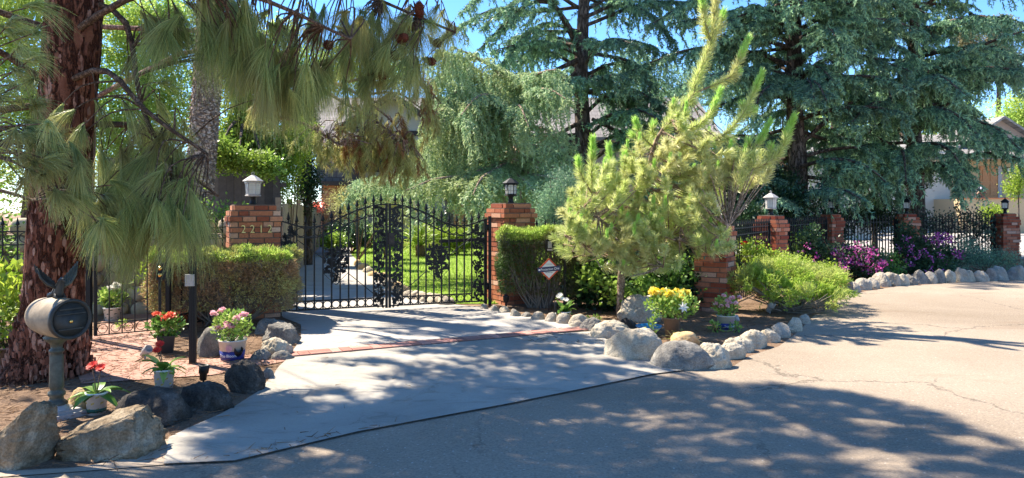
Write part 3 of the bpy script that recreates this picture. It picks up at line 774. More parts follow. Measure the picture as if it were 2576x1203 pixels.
# ------------------------------------------------------------------ rocks
import bmesh
from mathutils import noise as mn
def rock_mesh(sx, sy, sz, seed, facets=0, rough=.12, sub=4, squash=.35, planes=()):
    bm = bmesh.new(); bmesh.ops.create_icosphere(bm, subdivisions=sub, radius=1)
    r = random.Random(seed); off = Vector((r.uniform(0, 50), r.uniform(0, 50), r.uniform(0, 50)))
    pl = []
    for i in range(facets):
        n = Vector((r.gauss(0, 1), r.gauss(0, 1), r.gauss(.25, .8))).normalized(); pl.append((n, r.uniform(.55, .82)))
    pl += [(Vector(n).normalized(), k) for n, k in planes]
    for v in bm.verts:
        p = v.co.copy()
        d = 1 + .22 * mn.noise(p * 1.1 + off) + rough * mn.fractal(p * 2.6 + off, .8, 2.1, 4) + (rough * .35) * mn.noise(p * 9 + off)
        p *= d
        for n, k in pl:
            e = p.dot(n) - k
            if e > 0: p -= n * e * .9
        p *= 1 + rough * .5 * mn.fractal(p * 4.5 + off, .9, 2.2, 4)
        if p.z < -squash: p.z = -squash + (p.z + squash) * .1
        v.co = p
    zs = [v.co.z for v in bm.verts]; z0, z1 = min(zs), max(zs)
    xs = [v.co.x for v in bm.verts]; ys = [v.co.y for v in bm.verts]
    for v in bm.verts:
        v.co = Vector(((v.co.x - (max(xs) + min(xs)) / 2) / (max(xs) - min(xs)) * sx,
                       (v.co.y - (max(ys) + min(ys)) / 2) / (max(ys) - min(ys)) * sy,
                       (v.co.z - z0) / (z1 - z0) * (sz + .06) - .06))
    for f in bm.faces: f.smooth = True
    me = bpy.data.meshes.new('rock'); bm.to_mesh(me); bm.free(); return me
def rock(x0, x1, yt, yb, label, mat, seed, facets=0, rough=.12, deep=.75, rot=0, group=None, name='boulder', squash=.35, lean=None, planes=()):
    """x0..x1, yt..yb: photo extent; the near foot touches the ground at yb"""
    d0 = F * EYE / (yb - HY); w = (x1 - x0) / F * d0; dp = w * deep
    d = d0 + dp * .42; w = (x1 - x0) / F * (d0 + dp * .25) * (1.12 if x0 > 1480 and w < .45 else 1.0)
    h = max(.05, EYE - (yt - HY) / F * (d0 + dp * .45))
    me = rock_mesh(w, dp, h, seed, facets, rough, 5 if w > .3 else 4, squash, planes); me.materials.append(K[mat]); me.name = name
    if lean:
        for v in me.vertices: v.co.x += v.co.z * lean
    o = bpy.data.objects.new(name, me); COL.objects.link(o)
    o.location = (((x0 + x1) / 2 - HX) / F * (d0 + dp * .25), d, 0); o.rotation_euler.z = rot
    return tag(o, label, 'boulder' if name == 'boulder' else 'rock', group)

rock(-60, 106, 1000, 1186, 'big upright wedge shaped boulder at the left edge, in front of the mailbox', 'rock_rough', 3, 0, .14, .9, 0, lean=.1, squash=.7, planes=[((-.55, -.05, .8), .28), ((.95, -.35, 0), .5), ((-.25, -1, .1), .5), ((.3, .2, 1), .8)])
rock(138, 390, 1022, 1160, 'long flat tan boulder with flaking top, right of the wedge boulder below the mailbox', 'rock_rough', 8, 2, .2, .62, .1, squash=.5, planes=[((-.35, -.1, .9), .45), ((-.1, -1, .25), .5), ((.9, -.2, .3), .6)])
rock(275, 462, 968, 1078, 'smooth dark grey domed boulder behind the flaking tan boulder', 'rock_dark', 12, 0, .07, .8, 0)
rock(412, 588, 960, 1040, 'low dark boulder between the domed boulder and the angular boulder', 'rock_dark', 21, 2, .1, .6, -.2)
rock(560, 662, 902, 992, 'angular dark boulder at the left corner of the driveway apron', 'rock_dark', 33, 5, .12, .8, .3, squash=.5)
rock(168, 222, 975, 1042, 'yellow sandstone rock behind the mailbox post', 'rock_sand', 5, 1, .08, .8)
rock(655, 690, 926, 953, 'small pale stone on the apron edge right of the angular dark boulder', 'rock_grey', 6, 0, .08, .8)
rock(622, 682, 876, 908, 'small grey stone left of the tan striped driveway rock', 'rock_grey', 61, 0, .08, .7)
rock(652, 732, 846, 900, 'tan topped stone lit by the sun left of the brick band', 'rock_pale', 62, 1, .1, .8)
rock(676, 740, 880, 908, 'flat grey stone against the left end of the brick band', 'rock_grey', 63, 0, .08, .6)
rock(660, 754, 812, 868, 'speckled grey boulder at the left edge of the upper driveway', 'rock_grey', 64, 2, .12, .8)
rock(640, 725, 800, 842, 'grey stone against the foot of the left gate pillar', 'rock_grey', 65, 1, .1, .8)
rock(490, 562, 818, 898, 'rounded grey boulder between the black post and the potted pink roses', 'rock_grey', 66, 1, .1, .8)
# right of the driveway
R1 = 'stones lining the right edge of the driveway'
rock(1204, 1228, 764, 779, 'first tiny stone at the foot of the right gate pillar beside the gate', 'rock_border', 71, 0, .1, .8, group=R1, name='edging_stone')
rock(1232, 1258, 766, 783, 'second small stone at the foot of the right gate pillar', 'rock_border', 72, 0, .1, .8, group=R1, name='edging_stone')
rock(1253, 1284, 770, 788, 'pale flat stone beside the black path light of the right gate pillar', 'rock_pale', 73, 1, .1, .8, group=R1, name='edging_stone')
rock(1282, 1312, 776, 797, 'angular stone just right of the black path light', 'rock_border', 74, 3, .1, .8, group=R1, name='edging_stone')
for i, (a, b, c, d, m) in enumerate([(1308, 1340, 785, 799, 'rock_grey'), (1334, 1372, 783, 806, 'rock_border'), (1368, 1404, 785, 811, 'rock_border'), (1398, 1438, 787, 816, 'rock_border'), (1430, 1487, 789, 824, 'rock_pale'), (1458, 1520, 797, 834, 'rock_grey')]):
    rock(a, b, c, d, ['low dark stone left of the diamond sign post', 'speckled oval stone under the diamond sign', 'smooth rounded stone under the diamond sign, next to the white potted flower', 'upright rounded stone below the pot of white flowers',
         'larger pale stone right of the pot of white flowers', 'speckled stone at the right end of the brick band'][i], m, 80 + i, 0, .08, .8, group=R1, name='edging_stone')
rock(1484, 1588, 803, 853, 'pale rounded boulder beside the right end of the brick band', 'rock_pale', 91, 1, .085, .7)
rock(1556, 1606, 800, 830, 'small dark grey stone behind the pale boulder, below the big trunk shadowed rock', 'rock_dark', 92, 0, .08, .8)
rock(1552, 1668, 740, 812, 'large tan boulder behind the young pine trunk with a branching shadow on it', 'rock_pale', 93, 4, .085, .6)
rock(1522, 1668, 822, 908, 'big cream boulder on the right edge of the driveway apron', 'rock_pale', 98, 2, .085, .7, squash=.5)
rock(1638, 1798, 856, 932, 'large smooth blue grey boulder at the front tip of the planting bed', 'rock_grey', 95, 2, .05, .62, -.12, squash=.5)
rock(1752, 1842, 862, 930, 'pale split boulder right of the large blue grey boulder', 'rock_pale', 96, 3, .1, .8)
rock(1690, 1760, 832, 872, 'yellow sandstone rock under the yellow potted flowers', 'rock_sand', 97, 2, .06, .8)
rock(1808, 1876, 862, 905, 'pale pointed stone between the split boulder and the road edge pile', 'rock_pale', 99, 2, .085, .8)
rock(1826, 1900, 846, 888, 'pale rounded rock below the pink potted roses', 'rock_pale', 100, 1, .085, .8)
rock(1858, 1935, 828, 878, 'large pale rock on the road edge left of the double boulder', 'rock_pale', 101, 1, .085, .8)
rock(1918, 1964, 826, 862, 'pale craggy rock in the road edge row below the juniper', 'rock_pale', 102, 3, .12, .8)
rock(1944, 1990, 812, 850, 'tan striped rock in the road edge row below the juniper', 'rock_border', 103, 1, .08, .8)
rock(1978, 2020, 797, 836, 'pale rock at the juniper shadow on the road edge', 'rock_pale', 104, 2, .085, .8)
rock(2012, 2040, 790, 816, 'small shaded stone under the right skirt of the juniper', 'rock_border', 105, 0, .08, .8)
# curved border in front of the flowers
ords = ['first', 'second', 'third', 'fourth', 'fifth', 'sixth', 'seventh', 'eighth', 'ninth', 'tenth', 'eleventh', 'twelfth', 'thirteenth', 'fourteenth', 'fifteenth', 'sixteenth', 'seventeenth']
edge = [(2092, 748), (2112, 742), (2134, 738), (2150, 735), (2172, 730), (2196, 727), (2220, 722), (2246, 720), (2272, 719), (2292, 718), (2316, 715), (2340, 714), (2362, 712), (2388, 711), (2420, 710), (2438, 709), (2468, 709), (2494, 708), (2520, 706), (2544, 706), (2562, 705), (2582, 705)]
for i, (x, y) in enumerate(edge):
    w = rnd.uniform(25, 38); h = rnd.uniform(27, 38)
    part = 'under the left bougainvillea' if i < 10 else 'by the right bougainvillea'
    k = i if i < 10 else i - 10
    tone = rnd.choice(['rock_border', 'rock_border', 'rock_pale', 'rock_grey']); tn = {'rock_border': 'grey brown', 'rock_pale': 'pale', 'rock_grey': 'bluish grey'}[tone]
    rock(x - w / 2, x + w / 2 + 3, y - h, y, f'{ords[k]} {tn} stone from left in the road border {part}', tone, 120 + i, rnd.choice([0, 0, 1, 2]), .07, rnd.uniform(.9, 1.3), rnd.uniform(-.4, .4), 'stones of the curved road border', 'border_stone')
# lawn edging stones inside the gate
for i, t_ in enumerate(np.linspace(0, 1, 17)):
    pl_ = np.array(gp((900, 668), (915, 678), (940, 694), (965, 705), (985, 722), (1010, 740), (1045, 752), (1080, 758), (1120, 765)))
    k = t_ * (len(pl_) - 1.001); q = int(k); p = pl_[q] * (1 - k + q) + pl_[q + 1] * (k - q)
    me = rock_mesh(rnd.uniform(.28, .4), rnd.uniform(.2, .3), rnd.uniform(.1, .17), 200 + i, 1, .1, 3)
    me.materials.append(K['rock_pale' if rnd.random() < .7 else 'rock_sand']); o = bpy.data.objects.new('lawn_edging_stone', me); COL.objects.link(o); o.location = (*p, 0); o.rotation_euler.z = rnd.uniform(0, 3)
    tag(o, f'{ords[i]} tan lawn edging stone behind the iron gate, counting from the far end', 'rock', 'stones edging the lawn')

# ------------------------------------------------------------------ eagle mailbox
mx, my = -3.36, 5.28
t = thing('mailbox', 'barrel shaped mailbox with a winged eagle on a green metal pedestal by the pine trunk', 'mailbox', (mx, my, 0), R(58))
# local -y is the front
Mx = np.array(((1, 0, 0), (0, 0, -1), (0, 1, 0)), float)      # lathe z -> -y
b = MB(); zc = .735
b.lathe([(.115, -.205), (.128, -.2), (.142, -.1), (.148, 0), (.145, .1), (.140, .17), (.136, .18)], 40, (0, 0, zc), M=Mx); bar_ = b.build('barrel', K['barrel'], t)
b = MB(); b.lathe([(.13, .165), (.145, .17), (.149, .2), (.14, .215), (.128, .212), (.124, .195), (.0, .194)], 40, (0, 0, zc), M=Mx); b.build('rim', K['dark_metal'], bar_)
b = MB(); b.lathe([(.12, .19), (.12, .2), (.0, .203)], 36, (0, 0, zc), M=Mx); dr = b.build('door', K['dark_metal'], t)
for q_ in ((.04, .2, .012), (-.07, .17, .01), (.075, .16, .01)): b = MB(); b.box((0, -.205, zc + q_[0]), (q_[1], q_[2], .008)); b.build('slot_trim', K['dark_metal'], dr)
b = MB(); b.lathe([(.013, .2), (.013, .212), (.006, .215)], 14, (0, 0, zc - .015), M=Mx); b.build('lock', K['brass'], dr)
b = MB(); b.lathe([(.055, .012), (.06, .03), (.075, .07), (.07, .08), (.05, .095), (.045, .12), (.06, .135), (.058, .155), (.038, .17), (.046, .18), (.05, .2), (.048, .24), (.046, .42), (.04, .44), (.052, .452), (.05, .465), (.038, .475), (.04, .5), (.055, .52), (.085, .545), (.09, .56), (.07, .57), (.09, .585), (.09, .605)], 10, (0, 0, .03)); b.build('pedestal', K['green_metal'], t)
b = MB(); b.box((0, 0, .018), (.29, .29, .04)); b.box((0, 0, .047), (.24, .24, .022)); b.lathe([(.11, .055), (.1, .07), (.075, .085), (.07, .1)], 8, phase=R(22.5)); b.build('base_plate', K['lampgrey'], t)
# eagle
eb = MB()
eb.tube([(0, -.02, zc + .14), (0, -.03, zc + .19), (0, -.045, zc + .235), (0, -.06, zc + .27), (0, -.075, zc + .285)], [.035, .032, .03, .018, .016], 10)
eb.tube([(0, -.07, zc + .283), (0, -.1, zc + .28), (0, -.115, zc + .262)], [.017, .011, .002], 8)
eb.tube([(0, 0, zc + .2), (0, .05, zc + .165), (0, .09, zc + .15)], [.025, .02, .028], 8)
for sg in (-1, 1): eb.tube([(sg * .02, -.03, zc + .18), (sg * .03, -.045, zc + .155), (sg * .03, -.07, zc + .15)], [.012, .008, .006], 6)
eg = eb.build('eagle', K['dark_metal'], t)
for sg in (-1, 1):
    w = MB(); root = np.array((sg * .02, -.035, zc + .22))
    for k in range(9):
        f = k / 8
        base = root + np.array((sg * .09 * f, .01 * f, .07 * f))
        tip = base + np.array((sg * (.01 + .03 * f), .03, .055 + .055 * f))
        pts = np.array([base, (base + tip) / 2 + np.array((sg * .006, 0, 0)), tip])
        w.add(np.array([pts[0] - (0, .006, .01), pts[0] + (0, .006, .012), pts[1] + (sg * .012, .008, 0), pts[2], pts[1] - (sg * .014, .006, 0)]), [(0, 1, 2, 3, 4)])
        w.bar(pts[0], pts[2], .012, .005)
    w.tube([root, root + (sg * .06, 0, .03), root + (sg * .1, .01, .08), root + (sg * .12, .02, .15)], [.014, .012, .009, .004], 6)
    w.build('wing', K['dark_metal' if sg < 0 else 'green_metal'], eg)

# ------------------------------------------------------------------ posts, signs, lights
px_, py_ = G(485, 916)
t = thing('utility_post', 'black steel post with a grey electrical box, standing at the red path', 'post', (px_, py_, 0), R(14))
b = MB(); b.box((0, 0, .75), (.062, .062, 1.5)); b.box((0, 0, 1.51), (.07, .07, .02)); b.box((0, -.034, .5), (.012, .008, .9)); b.build('pole', K['iron'], t)
b = MB(); b.box((-.02, -.045, .83), (.085, .03, .115)); ob_ = b.build('electric_box', K['steel'], t)
b = MB(); b.box((-.02, -.062, .83), (.075, .006, .105)); [b.lathe([(.005, 0), (.004, .003)], 8, (-.02, -.065, .83 + z), M=Mx) for z in (-.035, .035)]; b.build('cover_plate', K['lampgrey'], ob_)
# intercom post
px_, py_ = P(1421, 790, 10.7)[:2]
t = thing('call_box_post', 'black post with an intercom box on a side arm in front of the right hedge', 'intercom', (px_, py_, 0), R(10))
b = MB(); b.box((0, 0, .52), (.035, .035, 1.04)); b.build('pole', K['iron'], t)
b = MB(); b.bar((0, 0, .99), (-.2, 0, .99), .03); b.build('arm', K['iron'], t)
b = MB(); b.box((-.24, -.01, .97), (.12, .06, .18)); bx = b.build('intercom', K['iron'], t)
b = MB(); b.box((-.24, -.045, .985), (.06, .008, .1)); b.box((-.24, -.046, .91), (.08, .006, .025)); b.build('keypad', K['steel'], bx)
# diamond yard sign
sx_, sy_ = P(1381, 800, 10.35)[:2]
t = thing('security_sign', 'diamond yard sign with orange border and dark banner before the right hedge', 'sign', (sx_, sy_, 0), R(4))
b = MB(); b.box((0, .012, .3), (.02, .012, .66)); b.build('stake', K['iron'], t)
zc = .647; Mf = np.array(((1, 0, 0), (0, 0, -1), (0, 1, 0)), float)
b = MB(); s_ = .16; b.prism([(0, -s_), (s_, 0), (0, s_), (-s_, 0)], -.002, .004, M=Mf, c=(0, 0, zc)); bd_ = b.build('border', K['sign_red'], t)
b = MB(); s_ = .13; b.prism([(0, -s_), (s_, 0), (0, s_), (-s_, 0)], .004, .008, M=Mf, c=(0, 0, zc)); b.build('face', K['sign_white'], t)
b = MB(); ca = math.cos(R(5)); b.box((0, -.012, zc), (.33, .006, .07), M=np.array(((ca, 0, -math.sin(R(5))), (0, 1, 0), (math.sin(R(5)), 0, ca)))); bn = b.build('banner', K['sign_navy'], t)
tx = lettering('lettering', 'Protection One', .05, 'sign_text', bn, (.012, -.0165, zc + .001), sx=.86, depth=.0015, shear=.15); tx.rotation_euler = (PI/2, -R(5), 0)
b = MB(); b.lathe([(.013, .0165), (.013, .018)], 14, (-.142, 0, zc - .013), M=Mf); b.build('emblem', K['sign_text'], bn)
tx = lettering('small_print', '(800) 387-4617', .018, 'sign_navy', t, (0, -.009, zc - .05), depth=.001)
tx = lettering('small_print', 'PROTECTED BY', .014, 'sign_navy', t, (0, -.009, zc + .07), depth=.001)

def spot(px, py, label, mat='iron', yaw=0, tilt=-35, s=1.0):
    x, y = G(px, py); t = thing('garden_spotlight', label, 'spotlight', (x, y, 0), yaw)
    b = MB(); b.tube([(0, 0, -.02), (0, 0, .05 * s)], [.008, .01], 8); b.build('stake', K[mat], t)
    M = Matrix.Rotation(R(90 + tilt), 3, 'X'); M = np.array(M)
    b = MB(); b.lathe([(.018 * s, -.06 * s), (.03 * s, -.05 * s), (.032 * s, .0), (.042 * s, .01 * s), (.044 * s, .075 * s), (.036 * s, .08 * s), (.03 * s, .05 * s), (0, .045 * s)], 16, (0, 0, .075 * s), M=M); b.build('lamp_head', K[mat], t)
    return t
spot(365, 905, 'grey spotlight on the soil left of the yellow tipped red flowers', 'steel', R(60))
spot(512, 962, 'black spotlight lying on the path edge above the low dark boulder', 'iron', R(100), -85, 1.0)
spot(597, 910, 'black spotlight against the pot of pink roses on the left', 'iron', R(40), -50)
spot(398, 780, 'grey spotlight on the inner path behind the garden gate', 'steel', R(60), s=1.1)
spot(1843, 818, 'white spotlight right of the pot with the navy band', 'lampgrey', R(70), -20)
spot(1937, 790, 'grey spotlight under the left skirt of the lime juniper', 'steel', R(50), -60, 1.2)
# path light by right pillar
x, y = G(1273, 781); t = thing('path_light', 'black bollard path light at the foot of the right gate pillar', 'path light', (x, y, 0))
b = MB(); b.tube([(0, 0, 0), (0, 0, .12)], .012, 8); b.build('stem', K['iron'], t)
b = MB(); b.lathe([(.03, .12), (.035, .14), (.045, .15), (.045, .2), (.05, .205), (.03, .225), (.02, .24)], 12); b.build('lamp_head', K['iron'], t)
x, y = G(1398, 806); t = thing('garden_stake', 'black stake with a pale tip beside the pot of white flowers', 'stake', (x, y, 0))
b = MB(); b.tube([(0, 0, 0), (0, 0, .12)], .008, 8); b.build('stem', K['sign_white'], t); b = MB(); b.lathe([(.012, .11), (.02, .13), (.018, .24), (.008, .26)], 8); b.build('holder', K['iron'], t)

# ------------------------------------------------------------------ potted flowers
def pot(t, r0, r1, h, mat, name='pot', seg=28, square=False):
    b = MB(); sg = 4 if square else seg
    k = 1.3 if square else 1
    b.lathe([(r0 * k, 0), (r1 * k, h), (r1 * k * 1.06, h), (r1 * k * 1.06, h + .012), (r1 * k * .93, h + .012), (r1 * k * .9, h - .03), (0.001, h - .03)], sg, smooth=not square, phase=PI / 4 if square else 0)
    b.build(name, K[mat], t)
    b = MB(); b.lathe([(r1 * .88 * k, h - .029), (r1 * .5, h - .015), (0.002, h - .01)], sg, phase=PI / 4 if square else 0); b.build('soil', K['potsoil'], t)
def bushy(t, c, rad, n, mat, leafL, leafW, stems=10, base=(0, 0, 0), name='leaves', up=.5):
    u = nrm(rng.normal(size=(n, 3))); r = rng.random(n) ** .45
    C = np.array(c) + u * r[:, None] * np.array(rad)
    b = MB(); D = u * .8 + rng.normal(size=(n, 3)) * .5 + np.array((0, 0, up))
    b.leaves(C, D, rng.uniform(.7, 1.2, n) * leafL, rng.uniform(.7, 1.2, n) * leafW, N_=np.array((0, 0, 1.0)))
    b.build(name, K[mat], t)
    b = MB()
    for i in range(stems):
        e = np.array(c) + nrm(rng.normal(size=3)) * np.array(rad) * .7; m_ = (np.array(base) + e) / 2 + rng.normal(size=3) * .01
        b.tube([base, m_, e], [.005, .004, .002], 5)
    b.build('stems', K['twig'], t)
def rose(mb, c, r, n=26):
    u = nrm(rng.normal(size=(n, 3))); u[:, 2] = abs(u[:, 2]) * .8
    C = np.array(c) + u * r * rng.uniform(.15, .55, n)[:, None]
    mb.leaves(C - u * r * .1, u + rng.normal(size=(n, 3)) * .35, r * .75, r * .8)
def daisy(mb, c, r, n=18, tilt=(0, 0, 1)):
    tilt = nrm(np.array(tilt, float)); a = nrm(np.cross(tilt, (0.3, 1, .2))); b2 = np.cross(tilt, a)
    for lay in range(2):
        th = np.arange(n) / n * 2 * PI + lay * .2
        D = np.cos(th)[:, None] * a + np.sin(th)[:, None] * b2 + tilt * (.15 + lay * .3)
        mb.leaves(np.repeat(np.array(c, float)[None], n, 0), D, r * (1 - .2 * lay), r * .3, N_=tilt * 3)
def potted(name, px, py, label, group='flower pots along the beds'):
    x, y = G(px, py); return thing(name, label, 'potted plant', (x, y, 0), R(rnd.uniform(-25, 25)), group), x, y
def bigleaves(t, z0, n, L, mat, spread=.9, W=.07, up=.7):
    b = MB(); 
    for i in range(n):
        a = rnd.uniform(0, 2 * PI); el = rnd.uniform(.15, 1.1) * up; ln_ = L * rnd.uniform(.6, 1.1)
        d = np.array((math.cos(a) * spread, math.sin(a) * spread, el)); s = nrm(np.cross(d, (0, 0, 1))) * W * rnd.uniform(.7, 1.2) / 2
        p0 = np.array((0, 0, z0)); rows = []
        for k in range(6):
            f = k / 5; p = p0 + d * ln_ * f + np.array((0, 0, -ln_ * .6 * f * f)); w = math.sin(max(.06, f ** .8) * PI * .98) if f > 0 else .08
            rows += [p - s * w, p + np.array((0, 0, -.008)), p + s * w]
        f_ = []
        for k in range(5): f_ += [(3*k, 3*k+1, 3*k+4, 3*k+3), (3*k+1, 3*k+2, 3*k+5, 3*k+4)]
        b.add(np.array(rows), f_, 0, rnd.random(), True)
    b.build('leaves', K[mat], t)
K['pot_leaf'] = foliage('pot_leaves', [(.05,.13,.02), (.12,.25,.04), (.22,.38,.08)], .3, .35)
K['pot_leaf_lime'] = foliage('lime_pot_leaves', [(.16,.3,.04), (.3,.46,.08), (.46,.58,.16)], .35, .4)
def dashes(t, r0, r1, h, rows, mat, n=7):
    b = MB()
    for k in range(rows):
        z = h * (.25 + .62 * k / max(1, rows - 1)) if rows > 1 else h * .5; r = r0 + (r1 - r0) * z / h + .001
        for i in range(n):
            a = (i + .5 * (k % 2)) / n * 2 * PI; w = .36 * 2 * PI / n
            v = []
            for q in range(4):
                aa = a + w * q / 3; v += [(math.cos(aa) * r, math.sin(aa) * r, z - .006 + .008 * q / 3), (math.cos(aa) * r, math.sin(aa) * r, z + .008 + .008 * q / 3)]
            b.add(np.array(v), [(2*q, 2*q+2, 2*q+3, 2*q+1) for q in range(3)])
    b.build('pot_pattern', K[mat], t)
def band(t, r0, r1, h, z0, z1, mat):
    f = lambda z: r0 + (r1 - r0) * z / h + .0015
    b = MB(); b.lathe([(f(z0) - .004, z0), (f(z0), z0), (f(z1), z1), (f(z1) - .004, z1)], 32); b.build('pot_band', K[mat], t)
# gerbera by the mailbox
t, x, y = potted('potted_gerbera', 243, 1040, 'dark red gerbera in a gold dashed white pot with green band beside the mailbox')
pot(t, .062, .075, .15, 'white_paint'); dashes(t, .062, .075, .15, 3, 'gold'); band(t, .062, .075, .15, .018, .045, 'dkgreen')
bigleaves(t, .15, 13, .22, 'pot_leaf', 1, .08, .8)
b = MB()
for dx, dz, r in ((-.02, .36, .05), (.06, .35, .045)):
    b.tube([(0, 0, .14), (dx * .5, -.01, .25), (dx, -.02, dz)], .004, 6); fb = MB(); daisy(fb, (dx, -.02, dz), r, 20, (dx * 3, -.6, .8)); fb.build('flower', K['red_petal'], t)
b.build('flower_stems', K['twig'], t)
# second gerbera
t, x, y = potted('potted_gerbera', 413, 975, 'bright leaved red gerbera in a gold dashed white pot behind the domed boulder')
pot(t, .07, .082, .15, 'white_paint'); dashes(t, .07, .082, .15, 3, 'gold')
bigleaves(t, .15, 24, .22, 'pot_leaf_lime', .8, .085, 1.2)
b = MB()
for dx, dz, r in ((-.03, .38, .045), (-.05, .33, .045)):
    b.tube([(0, 0, .14), (dx * .6, -.02, .25), (dx, -.04, dz)], .004, 6); fb = MB(); daisy(fb, (dx, -.04, dz), r, 18, (0, -.6, .8)); fb.build('flower', K['red_petal'], t)
b.build('flower_stems', K['twig'], t)
# dark square pot, coral flowers
t, x, y = potted('potted_begonia', 418, 886, 'coral flowers with dark leaves in a black square pot in front of the garden gate')
pot(t, .075, .092, .17, 'blackpot', square=True); bushy(t, (0, 0, .28), (.17, .15, .12), 330, 'pot_leaf', .055, .045, 8, (0, 0, .16))
for i in range(9): fb = MB(); rose(fb, (rnd.uniform(-.1, .11), rnd.uniform(-.12, .05), rnd.uniform(.33, .42)), .045, 20); fb.build('flower', K['coral_petal'], t)
# pink roses left
def rosepot(px, py, label, s, seed, flip=1):
    t, x, y = potted('potted_roses', px, py, label)
    pot(t, .115 * s, .14 * s, .215 * s, 'greypot'); band(t, .115 * s, .14 * s, .215 * s, .02 * s, .115 * s, 'navy')
    bushy(t, (0, 0, .37 * s), (.2 * s, .2 * s, .17 * s), 620, 'pot_leaf_lime', .045 * s, .034 * s, 12, (0, 0, .2 * s))
    r = random.Random(seed)
    for i in range(11): fb = MB(); a = r.uniform(0, 2 * PI); rr = r.uniform(.1, .22); rose(fb, (math.cos(a) * rr * s, -abs(math.sin(a)) * rr * s, r.uniform(.32, .54) * s), .048 * s, 26); fb.build('flower', K['pink_petal'], t)
    b = MB(); yy = -(.135 * s)
    for k in range(3): b.ring((.035 * s, yy - .003, .15 * s), .011 * s * (k + 1), .005 * s, 12)
    b.build('rose_print', K['pink_petal'], t)
    t.rotation_euler.z = R(-8 if flip > 0 else 12)
    o = lettering('pot_lettering', 'True Bloom', .042 * s, 'sign_text', t, (.01, -.1315 * s, .07 * s), sx=.95, depth=.002)
    # wrap the lettering onto the pot
    for v in o.data.vertices:
        a = (v.co.x + .01) / (.128 * s); rr_ = .128 * s + v.co.z; 
        v.co = (math.sin(a) * rr_ - .01, v.co.y, math.cos(a) * rr_ - .1315 * s)
    return t
rosepot(585, 907, 'pink roses in a large grey pot with navy band below the left hedge', .95, 4)
rosepot(1826, 830, 'pale pink roses in a navy banded pot at the foot of the nearest fence pillar', .82, 6, -1)
# yellow flowers
t, x, y = potted('potted_yellow_flowers', 1690, 852, 'yellow and white flowers in a tall brown pot behind the cream boulder')
pot(t, .07, .10, .24, 'brownpot'); bushy(t, (0, 0, .4), (.3, .24, .17), 900, 'pot_leaf_lime', .05, .042, 14, (0, 0, .22))
for i in range(9): fb = MB(); rose(fb, (rnd.uniform(-.23, .2), rnd.uniform(-.18, .1), rnd.uniform(.45, .55)), .075, 40); fb.build('flower', K['yellow_petal'], t)
fb = MB(); daisy(fb, (.07, -.23, .4), .07, 7, (0, -1, .3)); fb.build('white_flower', K['white_petal'], t)
fb = MB(); daisy(fb, (-.27, -.05, .5), .05, 9); fb.build('white_flower', K['white_petal'], t)
# white flowers by the sign
t, x, y = potted('potted_white_flowers', 1421, 806, 'white daisies in a small white pot under the intercom post')
pot(t, .068, .08, .11, 'white_paint'); dashes(t, .068, .08, .11, 2, 'gold', 6); bigleaves(t, .11, 26, .21, 'pot_leaf', .75, .08, 1.3)
for c in ((-.1, -.05, .33), (-.05, -.06, .3), (.0, -.08, .29), (-.07, -.02, .35)): fb = MB(); daisy(fb, c, .045, 14, (0, -.6, .8)); fb.build('flower', K['white_petal'], t)
# white flower pot behind garden gate
t, x, y = potted('potted_white_flowers', 283, 806, 'white flowers in a cream pot behind the garden gate')
pot(t, .09, .115, .17, 'white_paint'); dashes(t, .09, .115, .17, 3, 'dkgreen'); bushy(t, (0, 0, .3), (.17, .17, .13), 260, 'pot_leaf_lime', .07, .05, 8, (0, 0, .16))
for i in range(4): fb = MB(); rose(fb, (rnd.uniform(-.06, .1), rnd.uniform(-.06, .06), rnd.uniform(.43, .48)), .06, 24); fb.build('flower', K['white_petal'], t)
# terracotta pots
for px, py, l, s in ((462, 812, 'orange terracotta pot with a small green plant left of the black post', 1.0), (495, 800, 'wide orange terracotta bowl behind the black post', 1.05)):
    x, y = G(px, py); t = thing('terracotta_pot', l, 'flower pot', (x, y, 0), 0, 'terracotta pots behind the garden fence')
    pot(t, .075 * s, .11 * s, .16 * s, 'terracotta'); bigleaves(t, .16 * s, 8, .11, 'pot_leaf_lime', 1, .05, .5)
# left edge pot
x, y = G(14, 938); t = thing('potted_bush', 'yellow green leafy bush in a dark pot at the left edge beside the pine', 'potted plant', (x, y, 0))
pot(t, .11, .15, .24, 'brownpot'); bushy(t, (0, 0, .62), (.33, .3, .42), 900, 'lime_leaf', .08, .05, 14, (0, 0, .22))
# blue dish
x, y = G(1632, 836); t = thing('blue_dish', 'bright blue plastic dish behind the cream boulder', 'dish', (x, y, 0))
b = MB(); b.lathe([(.1, 0), (.15, .07), (.155, .07), (.15, .062), (.1, .012), (.001, .01)], 30); b.build('bowl', K['white_paint'], t)
b = MB(); b.lathe([(.152, .066), (.16, .07), (.16, .085), (.14, .088), (.12, .05), (.001, .045)], 30); b.build('rim', K['blue'], t)
# dry tufts and small weeds
def tuft(px, py, label, mat, n, L, name='grass_tuft', spread=.5, W=.006):
    x, y = G(px, py); b = MB(); D = rng.normal(size=(n, 3)) * spread; D[:, 2] = abs(D[:, 2]) + .6
    b.strips(np.c_[rng.normal(size=(n, 2)) * .03, np.zeros(n)], D, rng.uniform(.5, 1.1, n) * L, W, .5, 3)
    o = b.build(name, K[mat]); o.location = (x, y, 0); return tag(o, label, 'plant')
tuft(1712, 862, 'dry golden ornamental grass tuft in front of the brown pot', 'needle_tuft', 160, .3, W=.009)
K['weed'] = K['pot_leaf_lime']
def weed(px, py, label, r=.1, h=.1, n=70, name='small_weed'):
    x, y = G(px, py); t = thing(name, label, 'plant', (x, y, 0)); bushy(t, (0, 0, h * .8), (r, r, h), n, 'weed', .05, .03, 5); return t
weed(1800, 835, 'small green weed left of the pot with the navy band', .09, .07)
weed(1850, 836, 'small green weed right of the pot with the navy band', .07, .06, 50)
